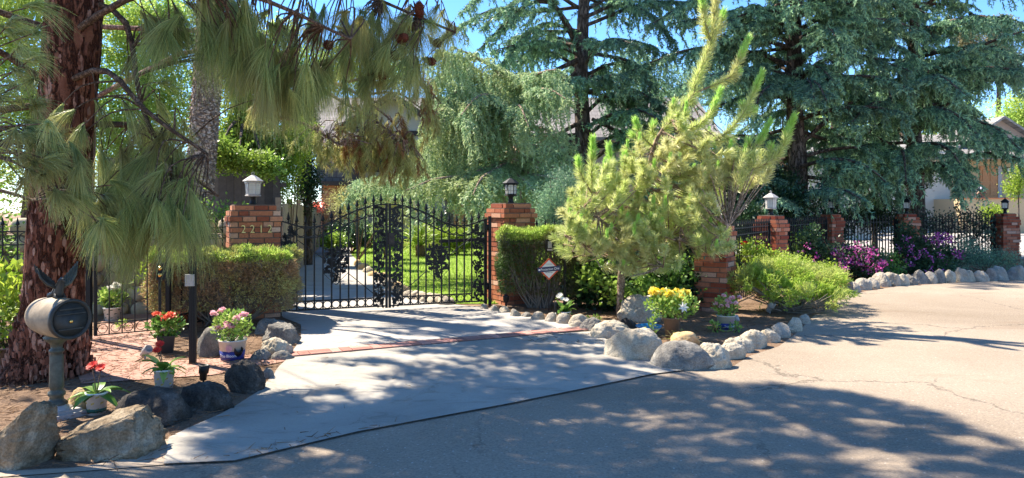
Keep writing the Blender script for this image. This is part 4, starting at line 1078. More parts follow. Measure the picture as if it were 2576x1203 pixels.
weed(1495, 812, 'pale green weed between the stones beside the pale boulder', .09, .05)
weed(1640, 850, 'yellow green sprig in front of the blue dish', .07, .13, 60)
weed(310, 826, 'small yellow green plant inside the garden gate', .09, .05, 40)

# ------------------------------------------------------------------ walls, board fences, houses
# retaining wall of tan stones
t = thing('stone_wall', 'tan natural stone retaining wall behind the garden gate', 'wall', (-7.4, 10.0, 0), R(8))
b = MB(); Lw, hw = 3.6, 1.15; b.box((Lw / 2, .2, hw / 2), (Lw, .3, hw), mat=1)
z = 0
while z < hw:
    h = rnd.uniform(.16, .26); x = rnd.uniform(-.1, 0)
    while x < Lw:
        w = rnd.uniform(.2, .45)
        me = rock_mesh(w - .02, .2, h - .03, rnd.randrange(9999), 2, .08, 2, 2.0)
        v = np.array([vv_.co for vv_ in me.vertices]) + np.array((x + w / 2, .06, z + .02)); f = [tuple(p.vertices) for p in me.polygons]
        b.add(v, f, 0, rnd.random(), True); bpy.data.meshes.remove(me); x += w
    z += h
b.build('stones', [tinted('wall_stones', [(.34,.25,.15), (.48,.37,.24), (.56,.47,.34)], .9, 8, .02), K['mortar']], t)
def boards(A, B, h0, h1, mat, label, bw=.14, group=None, thick=.02):
    A = np.array(A, float); B = np.array(B, float); L = np.linalg.norm(B - A); a = math.atan2(*(B - A)[::-1])
    t = thing('board_fence', label, 'fence', (*A, 0), a, group)
    b = MB(); n = int(L / bw)
    for i in range(n):
        h = h0 + (h1 - h0) * i / n + rnd.uniform(-.01, .01)
        b.box(((i + .5) * bw, rnd.uniform(-.004, .004), h / 2), (bw - .003, thick, h), tint=rnd.random())
    b.build('boards', K[mat], t)
    b = MB(); 
    for z in (.4, h0 * .8): b.box((L / 2, .04, z), (L, .04, .08), tint=.5)
    b.build('rails', K[mat], t)
    for i in range(int(L / 2.4) + 1):
        b = MB(); b.box((min(L, i * 2.4), .07, h0 / 2 + .05), (.1, .1, h0 + .1), tint=.3); b.build('post', K[mat], t)
    return t
boards((-7.6, 13.2), (-4.3, 13.6), 2.45, 2.45, 'woodgrey', 'tall dark weathered board fence behind the left gate pillar')
boards((-4.3, 13.4), (-7.6, 28.5), 1.62, 1.5, 'woodtan', 'tan board fence running back along the left side of the driveway')

def mesh_thing(name, label, cat, b, mats, loc=(0,0,0)):
    o = b.build(name, mats, loc=loc); return tag(o, label, cat)
# main house behind the cedars
hs = thing('tudor_house', 'white and dark timber house with a grey shingled roof behind the driveway gate and cedars', 'house', (-2, 31, 0))
D0 = 31.0
def hp(px, py, d=D0): p = P(px, py, d); return np.array((p[0] + 2, p[1] - 31, p[2]))
def wallbox(name, x0, x1, z0, z1, y0, y1, mat, par=None):
    b = MB(); b.box(((x0 + x1) / 2, (y0 + y1) / 2, (z0 + z1) / 2), (x1 - x0, y1 - y0, z1 - z0)); return b.build(name, K[mat], par or hs)
xa, xb = hp(862, 0)[0], hp(1120, 0)[0]
zE = hp(0, 330)[2]
wallbox('stucco_wall', xa, xb, 0, zE, 0, 8, 'stucco')
# gable triangle facing the street
zr = hp(0, 262)[2] + .3; xm = (xa + xb) / 2
b = MB(); b.prism([(xa, zE), (xb, zE), (xm, zr)], -8, 0, M=np.array(((1, 0, 0), (0, 0, -1), (0, 1, 0)), float)); b.build('gable', K['stucco'], hs)
b = MB()
for sg, (p, q) in ((0, ((xa - .5, zE - .2), (xm, zr + .12))), (1, ((xm, zr + .12), (xb + .5, zE - .2)))):
    v = np.array([(p[0], -.6, p[1]), (q[0], -.6, q[1]), (q[0], 8, q[1]), (p[0], 8, p[1])]); 
    b.add(np.concatenate([v, v + (0, 0, -.14)]), [(0, 1, 2, 3), (4, 7, 6, 5), (0, 4, 5, 1), (1, 5, 6, 2), (2, 6, 7, 3), (3, 7, 4, 0)])
b.build('gable_roof', K['roof'], hs)
b = MB()
b.bar((xa - .5, -.62, zE - .3), (xm, -.62, zr), .06, .26); b.bar((xb + .5, -.62, zE - .3), (xm, -.62, zr), .06, .26); b.bar((xa, -.04, zE - .1), (xb, -.04, zE - .1), .08, .22)
for f in (.0, .2, .4, .6, .8, 1.0): xx = xa + (xb - xa) * f; b.box((xx, -.04, zE / 2 + .9), (.16, .07, zE - 1.8))
b.box((xm, -.04, 2.6), (xb - xa, .075, .2)); b.build('timber_frame', K['timber'], hs)
for f in (.3, .7):
    b = MB(); xx = xa + (xb - xa) * f; b.box((xx, -.05, 3.6), (1.1, .06, 1.1)); w = b.build('window', K['timber'], hs)
    b = MB(); b.box((xx, -.075, 3.6), (.94, .03, .94)); b.build('pane', K['window'], w)
# dark shingled wing left of the gable, brick below
xl = hp(808, 0, 28.5)[0]; xr2 = hp(872, 0, 28.5)[0]
wallbox('brick_wall', xl, xr2, 0, P(0, 462, 28.5)[2], -2.5, 0, 'housebrick')
wallbox('shingled_wall', xl - .15, xr2 + .1, P(0, 460, 28.5)[2], P(0, 370, 28.5)[2], -2.7, 0, 'roof_dark')
b = MB(); b.box(((xl + xr2) / 2, -2.75, P(0, 462, 28.5)[2]), (xr2 - xl + .5, .5, .16)); b.build('eave', K['timber'], hs)
b = MB(); b.add(np.array([(xl - .4, -3, 3.9), (xr2 + .3, -3, 3.9), (xr2 + .3, .5, 5.2), (xl - .4, .5, 5.2)]), [(0, 1, 2, 3)]); b.add(np.array([(xl - .4, -3, 3.8), (xr2 + .3, -3, 3.8), (xr2 + .3, .5, 5.1), (xl - .4, .5, 5.1)]), [(3, 2, 1, 0)]); b.build('wing_roof', K['roof_dark'], hs)
# long main wing with big roof to the right
xc, xd = hp(1120, 0)[0], hp(1790, 0)[0]
wallbox('long_wall', xc, xd, 0, hp(0, 340)[2], 1, 9, 'pinkwall')
ze, zt = hp(0, 338)[2], hp(0, 236)[2]
b = MB(); v = np.array([(xa - 3, .2, ze - .1), (xd + .6, .2, ze - .1), (xd + .6, 5, zt + .6), (xa - 3, 5, zt + .6)]); b.add(np.concatenate([v, v - (0, 0, .15)]), [(0, 1, 2, 3), (4, 7, 6, 5), (0, 4, 5, 1), (1, 5, 6, 2), (2, 6, 7, 3), (3, 7, 4, 0)])
v2 = np.array([(xa - 3, 5, zt + .6), (xd + .6, 5, zt + .6), (xd + .6, 9.8, ze - .1), (xa - 3, 9.8, ze - .1)]); b.add(np.concatenate([v2, v2 - (0, 0, .15)]), [(0, 1, 2, 3), (4, 7, 6, 5), (1, 5, 6, 2), (2, 6, 7, 3), (3, 7, 4, 0)]); b.build('main_roof', K['roof'], hs)
for xx in np.linspace(xc + 1, xd - 1, 5):
    b = MB(); b.box((xx, .97, 3.1), (1.3, .08, 1.2)); w = b.build('window', K['stucco'], hs)
    b = MB(); b.box((xx, .92, 3.1), (1.1, .04, 1.0)); b.build('pane', K['window'], w)
# brick porch piers
for px, w, l in ((1172, 56, ''), (1355, 66, '')):
    x0 = hp(px - w / 2, 0, 27)[0]; x1 = hp(px + w / 2, 0, 27)[0]; b = MB(); b.box(((x0 + x1) / 2, -4, 1.05), (x1 - x0, .9, 2.1)); b.build('porch_pier', K['housebrick'], hs)
wallbox('porch_roof', hp(1120, 0, 27)[0], hp(1420, 0, 27)[0], 2.1, 2.35, -4.6, 1, 'timber')
# security camera
c = hp(866, 424, 28); b = MB(); b.lathe([(.09, 0), (.12, .08), (.08, .17)], 12, c); b.box(c + (-.12, -.1, .2), (.16, .3, .14)); b.build('security_camera', K['sign_white'], hs)

# low dark wall and step at the end of the driveway
b = MB(); b.box((0, 0, .16), (5.2, .35, .32)); o = b.build('garden_wall', K['timber']); o.location = (-6.2, 27.4, 0); tag(o, 'low dark retaining wall across the end of the driveway', 'wall')

# neighbour's house far right
nb = thing('cream_house', 'cream house with a brown front door and a pale roof at the far right', 'house', (28, 45, 0))
def np_(px, py, d=45.0): p = P(px, py, d); return np.array((p[0] - 28, p[1] - 45, p[2]))
x0 = np_(2040, 0)[0]; x1 = np_(2680, 0)[0]; gz = np_(0, 502)[2]; tz = np_(0, 395)[2]
def wb2(name, xa_, xb_, z0, z1, y0, y1, mat):
    b = MB(); b.box(((xa_ + xb_) / 2, (y0 + y1) / 2, (z0 + z1) / 2), (xb_ - xa_, y1 - y0, z1 - z0)); return b.build(name, K[mat], nb)
wb2('wall', np_(2370, 0)[0], x1, 0, tz, 0, 8, 'cream'); wb2('garage_wall', x0 - 4, np_(2370, 0)[0], 0, tz + .3, -.8, 8, 'stucco')
wb2('terrace', np_(2330, 0)[0], x1 - 1.0, 0, gz, -3.4, 0, 'cream')
wb2('terrace_edge', np_(2330, 0)[0], np_(2470, 0)[0], gz, gz + .06, -3.5, -3.1, 'terracotta')
b = MB(); v = np.array([(x0 - 5, -1.6, tz - .05), (x1 + 1, -1.6, tz - .05), (x1 + 1, 5, tz + 1.9), (x0 - 5, 5, tz + 1.9)]); b.add(np.concatenate([v, v - (0, 0, .2)]), [(0, 1, 2, 3), (4, 7, 6, 5), (0, 4, 5, 1), (1, 5, 6, 2), (2, 6, 7, 3), (3, 7, 4, 0)]); b.build('roof', K['roof_pale'], nb)
gx0, gx1 = np_(2440, 0)[0], np_(2640, 0)[0]; gm = (gx0 + gx1) / 2
b = MB(); b.add(np.array([(gx0, 1, tz + .9), (gx1, 1, tz + .9), (gm, 1, tz + 2.5)]), [(0, 1, 2)]); b.build('upper_gable', K['pinkwall'], nb)
b = MB()
for p, q in (((gx0 - .5, tz + .7), (gm, tz + 2.65)), ((gm, tz + 2.65), (gx1 + .5, tz + .7))):
    v = np.array([(p[0], .4, p[1]), (q[0], .4, q[1]), (q[0], 6, q[1]), (p[0], 6, p[1])]); b.add(np.concatenate([v, v - (0, 0, .15)]), [(0, 1, 2, 3), (4, 7, 6, 5), (0, 4, 5, 1), (1, 5, 6, 2), (2, 6, 7, 3), (3, 7, 4, 0)])
b.build('upper_roof', K['roof_pale'], nb)
dx0, dx1 = np_(2464, 0)[0], np_(2508, 0)[0]; dz1 = np_(0, 418)[2]; dz0 = gz
b = MB(); b.box(((dx0 + dx1) / 2, -.03, (dz0 + dz1) / 2), (dx1 - dx0, .1, dz1 - dz0)); dr = b.build('front_door', K['doorwood'], nb)
b = MB()
for z in (.3, .72):
    for sx in (.28, .72): b.box((dx0 + (dx1 - dx0) * sx, -.09, dz0 + (dz1 - dz0) * z), ((dx1 - dx0) * .32, .03, (dz1 - dz0) * .34))
b.build('door_panel', K['doorwood'], dr); b = MB(); b.lathe([(.03, 0), (.03, .06)], 8, (dx1 - .12, -.1, dz0 + .95), M=Mx); b.build('handle', K['brass'], dr)
b = MB(); b.box((dx1 + .12, -.05, (dz0 + dz1) / 2), (.24, .12, dz1 - dz0)); b.build('side_panel', K['steel'], nb)
for px in (2430, 2531):
    c = np_(px, 428); b = MB(); b.box(c + (0, -.1, 0), (.22, .16, .34)); w = b.build('wall_lamp', K['timber'], nb); b = MB(); b.box(c + (0, -.2, -.02), (.14, .05, .22)); b.build('pane', K['lampglass'], w)
# white walls seen through the branches
b = MB(); b.box((0, 0, 1.5), (7, .3, 3.0)); o = b.build('garden_building', K['stucco']); o.location = (13.6, 34, 0); tag(o, 'white rendered garden building behind the right hand cedars', 'building')

# crouching person on the terrace
def skinned(name, pts, edges, rad, mat, parent, sub=2):
    me = bpy.data.meshes.new(name); me.from_pydata([tuple(p) for p in pts], edges, []); me.materials.append(mat if not isinstance(mat, list) else mat[0])
    o = bpy.data.objects.new('tmp', me); COL.objects.link(o)
    m = o.modifiers.new('s', 'SKIN'); s_ = o.modifiers.new('b', 'SUBSURF'); s_.levels = sub; s_.render_levels = sub
    for i, r in enumerate(rad): 
        me.skin_vertices[0].data[i].radius = (r, r) if np.isscalar(r) else r
    me.skin_vertices[0].data[0].use_root = True
    dg = bpy.context.evaluated_depsgraph_get(); dg.update(); m2 = bpy.data.meshes.new_from_object(o.evaluated_get(dg)); bpy.data.objects.remove(o)
    m2.materials.clear(); [m2.materials.append(q) for q in (mat if isinstance(mat, list) else [mat])]
    for p in m2.polygons: p.use_smooth = True
    o = bpy.data.objects.new(name, m2); COL.objects.link(o)
    if parent: o.parent = parent
    return o
px0 = np_(2466, 0, 42.6)
pt_ = thing('person', 'crouching person in a white shirt and grey cap working on the far terrace', 'person', (px0[0] + 28, 42.6, gz))
pts = [(.28, 0, .42), (.12, 0, .6), (-.08, 0, .72), (-.16, 0, .76), (-.25, 0, .78), (-.33, -.02, .76),
       (-.06, -.17, .66), (-.2, -.2, .42), (-.36, -.16, .22), (-.42, -.15, .14),
       (-.06, .17, .66), (-.16, .22, .4), (-.34, .18, .2), (-.42, .17, .13),
       (.2, -.13, .42), (-.12, -.17, .5), (.08, -.16, .1), (-.08, -.17, .04),
       (.2, .13, .42), (-.02, .18, .3), (.2, .16, .06), (.04, .17, .03)]
ed = [(0, 1), (1, 2), (2, 3), (3, 4), (4, 5), (2, 6), (6, 7), (7, 8), (8, 9), (2, 10), (10, 11), (11, 12), (12, 13), (0, 14), (14, 15), (15, 16), (16, 17), (0, 18), (18, 19), (19, 20), (20, 21)]
rad = [.16, .15, .14, .06, .1, .09, .06, .045, .035, .03, .06, .045, .035, .03, .1, .08, .055, .045, .1, .08, .055, .045]
bd = skinned('body', pts, ed, rad, [K['skin'], K['shirt'], K['trouser']], pt_)
for p in bd.data.polygons:
    c = p.center; p.material_index = 0 if (c.x < -.2 and c.z > .66 or c.x < -.22 and c.z < .45 and c.z > .0 and abs(c.y) > .1) else (2 if (c.z < .52 and c.x > -.16 and c.z < .5) else 1)
b = MB(); b.lathe([(.001, .1), (.06, .09), (.1, .05), (.115, 0), (.105, -.01)], 16, (-.29, 0, .82)); b.tube([(-.36, 0, .81), (-.44, 0, .79)], [.07, .05], 8); b.build('cap', K['cap'], pt_)
# ------------------------------------------------------------------ vegetation generators
def unit(n): return nrm(rng.normal(size=(n, 3)))
def curve(pts, n):
    pts = np.asarray(pts, float); k = len(pts)
    if k == 2: return pts[0] + (pts[1] - pts[0]) * np.linspace(0, 1, n)[:, None]
    t = np.linspace(0, k - 1, n); out = []
    P_ = np.vstack([2 * pts[0] - pts[1], pts, 2 * pts[-1] - pts[-2]])
    for u in t:
        i = min(int(u), k - 2); f = u - i; a, b, c, d = P_[i:i + 4]
        out.append(.5 * ((2 * b) + (c - a) * f + (2 * a - 5 * b + 4 * c - d) * f * f + (3 * b - a - 3 * c + d) * f ** 3))
    return np.array(out)
def long_cluster(mb, c, d, n, L, droop=.7, spread=.55, W=.0042, seg=3, mat=0):
    c = np.array(c); d = nrm(d)
    s = rng.random(n) * L * .35
    B = c - d * s[:, None] + rng.normal(size=(n, 3)) * .004
    D = d + unit(n) * spread * (1.0 - .4 * rng.random(n))[:, None]
    mb.strips(B, D, L * rng.uniform(.75, 1.1, n), W, droop * rng.uniform(.6, 1.3, n), seg, mat, tint=np.clip(rng.normal(.5, .22, n) + rnd.uniform(-.2, .2), 0, 1))
SUNNY = [(np.array(c, float), r) for c, r in [((-3.45, 5.35, .8), .46), ((*G(320, 930), 0), .5), ((*G(290, 870), 0), .4), ((*G(270, 1120), .3), .5), ((*G(60, 1120), .4), .5), ((*G(590, 880), .2), .4), ((-3.4, 9.3, .95), .7), ((-4.1, 9.3, .95), .5),
          ((*G(840, 850), 0), .8), ((*G(250, 1180), 0), .4), ((*G(413, 960), .2), .3), ((-3.7, 10.1, 1.5), .35), ((*G(720, 955), 0), .6), ((*G(130, 900), .3), .25), ((*G(700, 850), .2), .4)]]
SUND = np.array((SUN_AZ[0] * math.cos(SUN_EL), SUN_AZ[1] * math.cos(SUN_EL), math.sin(SUN_EL)))
def in_beam(c, k=1.0):
    for p, r in SUNNY:
        v = np.asarray(c) - p; t = v @ SUND
        if t > 0 and np.linalg.norm(v - SUND * t) < r * k: return True
    return False
def brush(mb, pts, per_m, L, W, ang=.9, droop=.1, mat=0, tint0=.5, seg=1, tipboost=.3):
    """bottle-brush shoot with needles all along a polyline"""
    pts = np.asarray(pts, float); sl = np.linalg.norm(np.diff(pts, axis=0), axis=1); tot = sl.sum(); n = max(6, int(tot * per_m))
    t = np.sort(rng.random(n)) * tot; cs = np.r_[0, np.cumsum(sl)]
    i = np.clip(np.searchsorted(cs, t) - 1, 0, len(sl) - 1); f = ((t - cs[i]) / sl[i])[:, None]
    B = pts[i] * (1 - f) + pts[i + 1] * f; T = nrm(pts[i + 1] - pts[i])
    r = unit(n); r = nrm(r - T * (r * T).sum(1)[:, None])
    a = ang * rng.uniform(.6, 1.25, n) * (1 - .45 * (t / tot) ** 3)
    D = T * np.cos(a)[:, None] + r * np.sin(a)[:, None]
    mb.strips(B, D, L * rng.uniform(.75, 1.1, n), W, droop, seg, mat, tint=np.clip(rng.normal(tint0, .2, n), 0, 1))
def tufts(mb, C, T, k, L, W, mat=0, tint=None, spread=.9, droop=.2):
    n = len(C); C2 = np.repeat(C, k, 0); T2 = np.repeat(T, k, 0)
    D = T2 * .7 + unit(n * k) * spread
    tt = None if tint is None else np.clip(np.repeat(tint, k) + rng.normal(size=n * k) * .15, 0, 1)
    mb.strips(C2, D, L * rng.uniform(.7, 1.2, n * k), W, droop, 1, mat, tint=tt)

def cedar_limb(fm, bm_, pts, r0, L_tw=.7, step=.11, drop=.35, nl=.05, W=.014, k=5, start=.2, hang=0.0, tip=.5):
    """limb along pts; flat sprays of side twigs, tips drooping"""
    c = curve(pts, 14); n = len(c)
    bm_.tube(c, np.linspace(r0, .012, n), 6, cap=False)
    sl = np.linalg.norm(np.diff(c, axis=0), axis=1); cs = np.r_[0, np.cumsum(sl)]; tot = cs[-1]
    C, T, tn = [], [], []
    s = tot * start
    while s < tot:
        i = min(int(np.searchsorted(cs, s)) - 1, n - 2); i = max(i, 0); f = (s - cs[i]) / sl[i]; p = c[i] * (1 - f) + c[i + 1] * f
        t = nrm(c[i + 1] - c[i]); side = nrm(np.cross(t, (0, 0, 1))) * rnd.choice((-1, 1))
        q = s / tot; Lt = L_tw * (1.15 - .75 * q) * rnd.uniform(.45, 1.1)
        d = nrm(t * rnd.uniform(.3, 1.0) + side * rnd.uniform(.4, 1.0) + np.array((0, 0, rnd.uniform(-.1, .25))))
        m = max(4, int(Lt / .045)); u = np.linspace(0.05, 1, m)
        w = p + d * (Lt * u)[:, None] + np.array((0, 0, -1.0)) * (drop * Lt * u ** 2.2)[:, None]
        if rnd.random() < .25: bm_.tube(w[::3], .006, 3, cap=False)
        # branchlets along the twig
        nb = 2; ww = [w]
        for b in range(int(m * .5)):
            j = rnd.randrange(1, m); sd = nrm(np.cross(d, (0, 0, 1))) * rnd.choice((-1, 1)); lb = Lt * .35 * rnd.uniform(.4, 1)
            e = nrm(d * .6 + sd * .7); mm = max(3, int(lb / .05)); uu = np.linspace(.1, 1, mm)
            ww.append(w[j] + e * (lb * uu)[:, None] + np.array((0, 0, -1.0)) * (drop * 1.2 * lb * uu ** 2)[:, None])
        if hang > 0 and rnd.random() < hang:
            lh = rnd.uniform(.2, .6) * (1 if hang < 1 else 1.6); mm = int(lh / .045); uu = np.linspace(0, 1, mm)
            j = rnd.randrange(m); ww.append(w[j] + np.c_[.05 * np.sin(uu * 5 + s), .05 * np.cos(uu * 4), -lh * uu])
        for x in ww:
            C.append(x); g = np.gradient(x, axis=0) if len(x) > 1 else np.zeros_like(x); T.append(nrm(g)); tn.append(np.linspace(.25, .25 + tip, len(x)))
        s += step * rnd.uniform(.6, 1.4)
    C = np.concatenate(C); T = np.concatenate(T); tn = np.concatenate(tn)
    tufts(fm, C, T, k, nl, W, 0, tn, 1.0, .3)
def cedar(name, label, base, H, trunk_r, limbs, mat='cedar', rand=30, z0=2.0, Lr=(2.5, 4.5), seed=1, lean=(0, 0), group='tall cedars behind the fence', rise=.15, fall=.5, skip=None, hang=.3, nl=.08, W=.032, k=4, step=.12, barkm='bark_grey', L_tw=.85, gap=None):
    global rnd
    t = thing(name, label, 'tree', (base[0], base[1], 0), 0, group)
    keep = rnd; rnd = random.Random(seed)
    tm = MB(); zs = np.linspace(-.1, H, 16)
    tp = np.array([(base[0] + lean[0] * z / H + .06 * math.sin(z * .9), base[1] + lean[1] * z / H, z) for z in zs])
    tm.tube(tp, [trunk_r * (1.0 - .82 * max(0, z) / H) * (1.35 if z < .3 else 1) for z in zs], 16, rough=.04)
    fm, bm_ = MB(), MB()
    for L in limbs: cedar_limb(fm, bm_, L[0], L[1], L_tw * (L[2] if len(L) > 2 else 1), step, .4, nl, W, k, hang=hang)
    for i in range(rand):
        z = z0 + (H - z0 - .5) * (i / rand) ** 1.05; a = i * 2.399 + seed; f = 1 - .55 * (z - z0) / (H - z0)
        if skip and skip(z, a): continue
        Lb = rnd.uniform(*Lr) * f * rnd.uniform(.6, 1.25); a += rnd.uniform(-.5, .5); rs = rise * rnd.uniform(-.4, 1.8)
        d = np.array((math.cos(a), math.sin(a), 0)); p0 = np.array((base[0] + lean[0] * z / H, base[1] + lean[1] * z / H, z))
        dd = np.array((math.cos(a + rnd.uniform(-.5, .5)), math.sin(a + rnd.uniform(-.5, .5)), 0))
        pts = [p0, p0 + d * Lb * .35 + (0, 0, rs * Lb), p0 + d * Lb * .65 + (0, 0, rs * Lb * .8), p0 + d * Lb * .65 + dd * Lb * .35 + (0, 0, rs * Lb - fall * Lb * rnd.uniform(.2, .5))]
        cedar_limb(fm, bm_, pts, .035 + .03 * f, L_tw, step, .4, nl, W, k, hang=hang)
    tr = tm.build('trunk', K[barkm], t, True); bm_.build('branches', K[barkm], t, True); fm.build('crown', K[mat], t, True)
    rnd = keep; return t

def leafy(name, label, cat, base, blobs, n, mat, L=.09, W=.05, trunk=None, group=None, barkm='bark_grey', limb_r=.05, up=.2, shell=.5, twigs=True):
    """blobs: (x,y,z,rx,ry,rz) world; leaves grouped in small sprays so the crown keeps gaps"""
    t = thing(name, label, cat, (base[0], base[1], 0), 0, group); fm, tm = MB(), MB()
    vol = np.array([b[3] * b[4] * b[5] for b in blobs]) ** .67; cnt = (vol / vol.sum() * n / 14).astype(int) + 1
    for b, c in zip(blobs, cnt):
        u = unit(c); r = rng.random(c) ** shell; C = np.array(b[:3]) + u * r[:, None] * np.array(b[3:]) * (1 + .25 * rng.normal(size=(c, 1)) * .6)
        m = 14; CC = np.repeat(C, m, 0) + rng.normal(size=(c * m, 3)) * L * 1.1; UU = np.repeat(u, m, 0)
        D = UU * .6 + unit(c * m) * .9 + np.array((0, 0, up)); tt = np.clip(np.repeat(rng.random(c), m) * .55 + rng.random(c * m) * .45, 0, 1)
        ok = CC[:, 2] > .02
        fm.leaves(CC[ok], D[ok], (L * rng.uniform(.6, 1.2, c * m))[ok], (W * rng.uniform(.7, 1.2, c * m))[ok], tint=tt[ok], N_=np.array((0, 0, .8)))
    if trunk:
        tp, tr_ = trunk; tm.tube(curve(tp, 10), np.linspace(tr_, tr_ * .4, 10), 12, rough=.05)
        for b in blobs:
            p0 = np.array(tp[-1]) * .7 + np.array(tp[len(tp) // 2]) * .3; p1 = np.array(b[:3]); tm.tube(curve([p0, (p0 + p1) / 2 + (0, 0, .15), p1], 6), np.linspace(limb_r, .01, 6), 6, cap=False)
        tm.build('trunk', K[barkm], t, True)
    elif twigs:
        for b in blobs:
            p0 = np.array((base[0] + rng.normal() * .05, base[1] + rng.normal() * .05, 0)); 
            for q in range(3):
                p1 = np.array(b[:3]) + rng.normal(size=3) * np.array(b[3:]) * .5; p1[2] = max(p1[2], .05); tm.tube([p0, (p0 + p1) / 2 + rng.normal(size=3) * .04, p1], [limb_r * .4, limb_r * .25, .004], 5, cap=False)
        tm.build('stems', K['twig'], t, True)
    fm.build('crown' if trunk else 'foliage', K[mat], t, True); return t
def bpx(px, py, d, rx, rz, ry=None):      # blob from photo extents (pixels)
    p = P(px, py, d); k = d / F; return (p[0], p[1], p[2], rx * k, (ry if ry else rx * k * .8), rz * k)

# ------------------------------------------------------------------ the big long-needled pine
bx, by = -4.30, 6.62
pine = thing('pine_tree', 'huge pine with red scaly bark and drooping long needles at the left edge', 'tree', (bx, by, 0))
tm = MB()
zs = np.array([-.1, 0, .08, .2, .4, .7, 1.1, 1.6, 2.2, 3, 4, 5.5, 7, 8.5, 10])
rr = np.array([.37, .36, .32, .285, .262, .245, .235, .23, .228, .225, .22, .2, .17, .12, .05])
seg = 40; ang = np.arange(seg) / seg * 2 * PI; vs = []
for z, r in zip(zs, rr):
    flare = max(0, .4 - z) * .42
    rad = r * (1 + .05 * np.sin(ang * 5 + 1) + .03 * np.sin(ang * 9 + z * 3)) + flare * np.clip(np.sin(ang * 3 + .5), 0, 1) * (1.2 - np.cos(ang)) * .6 + rng.normal(size=seg) * .012
    cx = bx + .25 * z / 3.3
    vs.append(np.c_[cx + np.cos(ang) * rad, by + np.sin(ang) * rad, np.full(seg, z)])
i_ = np.arange(len(zs) - 1)[:, None] * seg; j_ = np.arange(seg)[None]; k_ = (j_ + 1) % seg
tm.add(np.concatenate(vs), np.stack([i_ + j_, i_ + k_, i_ + seg + k_, i_ + seg + j_], -1).reshape(-1, 4), 0, .5, True)
# loose bark plates standing proud of the trunk
def plates(mb, n, z0, z1, rad, size):
    for i in range(n):
        z = z0 + (z1 - z0) * rnd.random(); a = rnd.uniform(0, 2 * PI); r = np.interp(z, zs, rr) + rad + max(0, .45 - z) * .12 * rnd.random()
        c = np.array((bx + .25 * z / 3.3 + math.cos(a) * r, by + math.sin(a) * r, z)); w, h = size * rnd.uniform(.5, 1.3), size * rnd.uniform(1.2, 4.2)
        m = rnd.randint(5, 7); poly = [(math.cos(q / m * 2 * PI) * w * rnd.uniform(.6, 1), math.sin(q / m * 2 * PI) * h * rnd.uniform(.6, 1)) for q in range(m)]
        out = np.array((math.cos(a), math.sin(a), rnd.uniform(-.25, .15))); tan = nrm(np.cross((0, 0, 1), out)); up_ = nrm(np.cross(out, tan))
        mb.prism(poly, -.012, rnd.uniform(.002, .014), M=np.stack([tan, up_, nrm(out)], 1), c=c, tint=rnd.random())
pb = MB(); plates(pb, 1700, 0, 4.2, -.006, .019); plates(pb, 420, 0, .5, .02, .022)
tr = tm.build('trunk', K['bark_red'], pine, True)
pb.build('bark_plates', tinted('bark_plates', [(.07,.025,.016), (.17,.06,.035), (.27,.11,.07), (.42,.24,.17)], .9, 30, .006, .5), tr, True)
limb = MB(); nm = MB(); top = np.array((bx + .15, by, 3.6))
def twig_to(c, froms, r=.008):
    f = min(froms, key=lambda q: np.linalg.norm(q - c)); m = (f + c) / 2 + np.array((0, 0, .12)) + rng.normal(size=3) * .05
    limb.tube(curve([f, m, c], 7), np.linspace(r * 1.6, r * .6, 7), 5, cap=False); return nrm(c - m)
main = [[(bx, by, 3.0), (-3.2, 6.2, 3.4), (-2.2, 5.9, 3.3), (-1.4, 6.2, 3.0)], [(bx, by, 3.4), (-3.4, 6.9, 3.9), (-2.0, 7.4, 3.9), (-.6, 7.6, 3.4)],
        [(bx, by, 2.6), (-3.6, 6.3, 2.75), (-3.1, 6.1, 2.35), (-2.6, 6.1, 2.0)], [(bx, by, 2.3), (-3.5, 6.8, 2.3), (-3.1, 6.8, 1.9), (-2.75, 6.7, 1.65)],
        [(bx, by, 2.7), (-4.4, 5.9, 2.9), (-4.3, 5.4, 2.5), (-4.0, 5.1, 1.9)], [(bx, by, 3.2), (-4.8, 6.2, 3.3), (-5.0, 5.6, 2.8), (-4.7, 5.2, 2.1)],
        [(bx, by, 3.8), (-3.0, 7.2, 4.4), (-1.5, 7.8, 4.2), (-.9, 7.9, 3.9)], [(bx, by, 2.5), (-4.6, 6.1, 2.3), (-4.3, 5.7, 1.8), (-3.75, 5.6, 1.6)],
        [(bx, by, 3.5), (-3.6, 6.6, 3.3), (-3.3, 6.4, 2.4), (-3.0, 6.5, 1.8)]]
nodes = []
for m in main:
    c = curve([np.array(q, float) for q in m], 12); limb.tube(c, np.linspace(.034, .012, 12), 9, cap=False, rough=.08); nodes += list(c[3:])
def region(cx, cy, rx, ry, n, d0, d1, L=.27, nn=105, droop=.5, dirz=-.12, mb=nm, W=.0045, spread=.78):
    for i in range(n):
        a = rnd.uniform(0, 2 * PI); r = math.sqrt(rnd.random()); d = rnd.uniform(d0, d1)
        c = P(cx + rx * r * math.cos(a), cy + ry * r * math.sin(a), d)
        if in_beam(c, .95): continue
        dd = twig_to(c, nodes, .006); dd = nrm(dd * .6 + np.array((rnd.uniform(-.6, .6), rnd.uniform(-.5, .5), dirz + rnd.uniform(-.25, .35))))
        long_cluster(mb, c, dd, nn, L * rnd.uniform(.75, 1.2), droop * rnd.uniform(.6, 2.1), spread * rnd.uniform(.6, 1.15), W)
region(30, 330, 70, 230, 38, 4.7, 6.0, .2); region(45, 560, 70, 90, 18, 4.9, 5.8, .2); region(120, 640, 60, 30, 7, 5.2, 5.8, .17, 90)
region(55, 60, 45, 90, 9, 5.0, 6.2, .25); region(110, 300, 60, 100, 16, 5.4, 6.0, .2); region(180, 360, 50, 60, 9, 5.5, 6.1, .2)
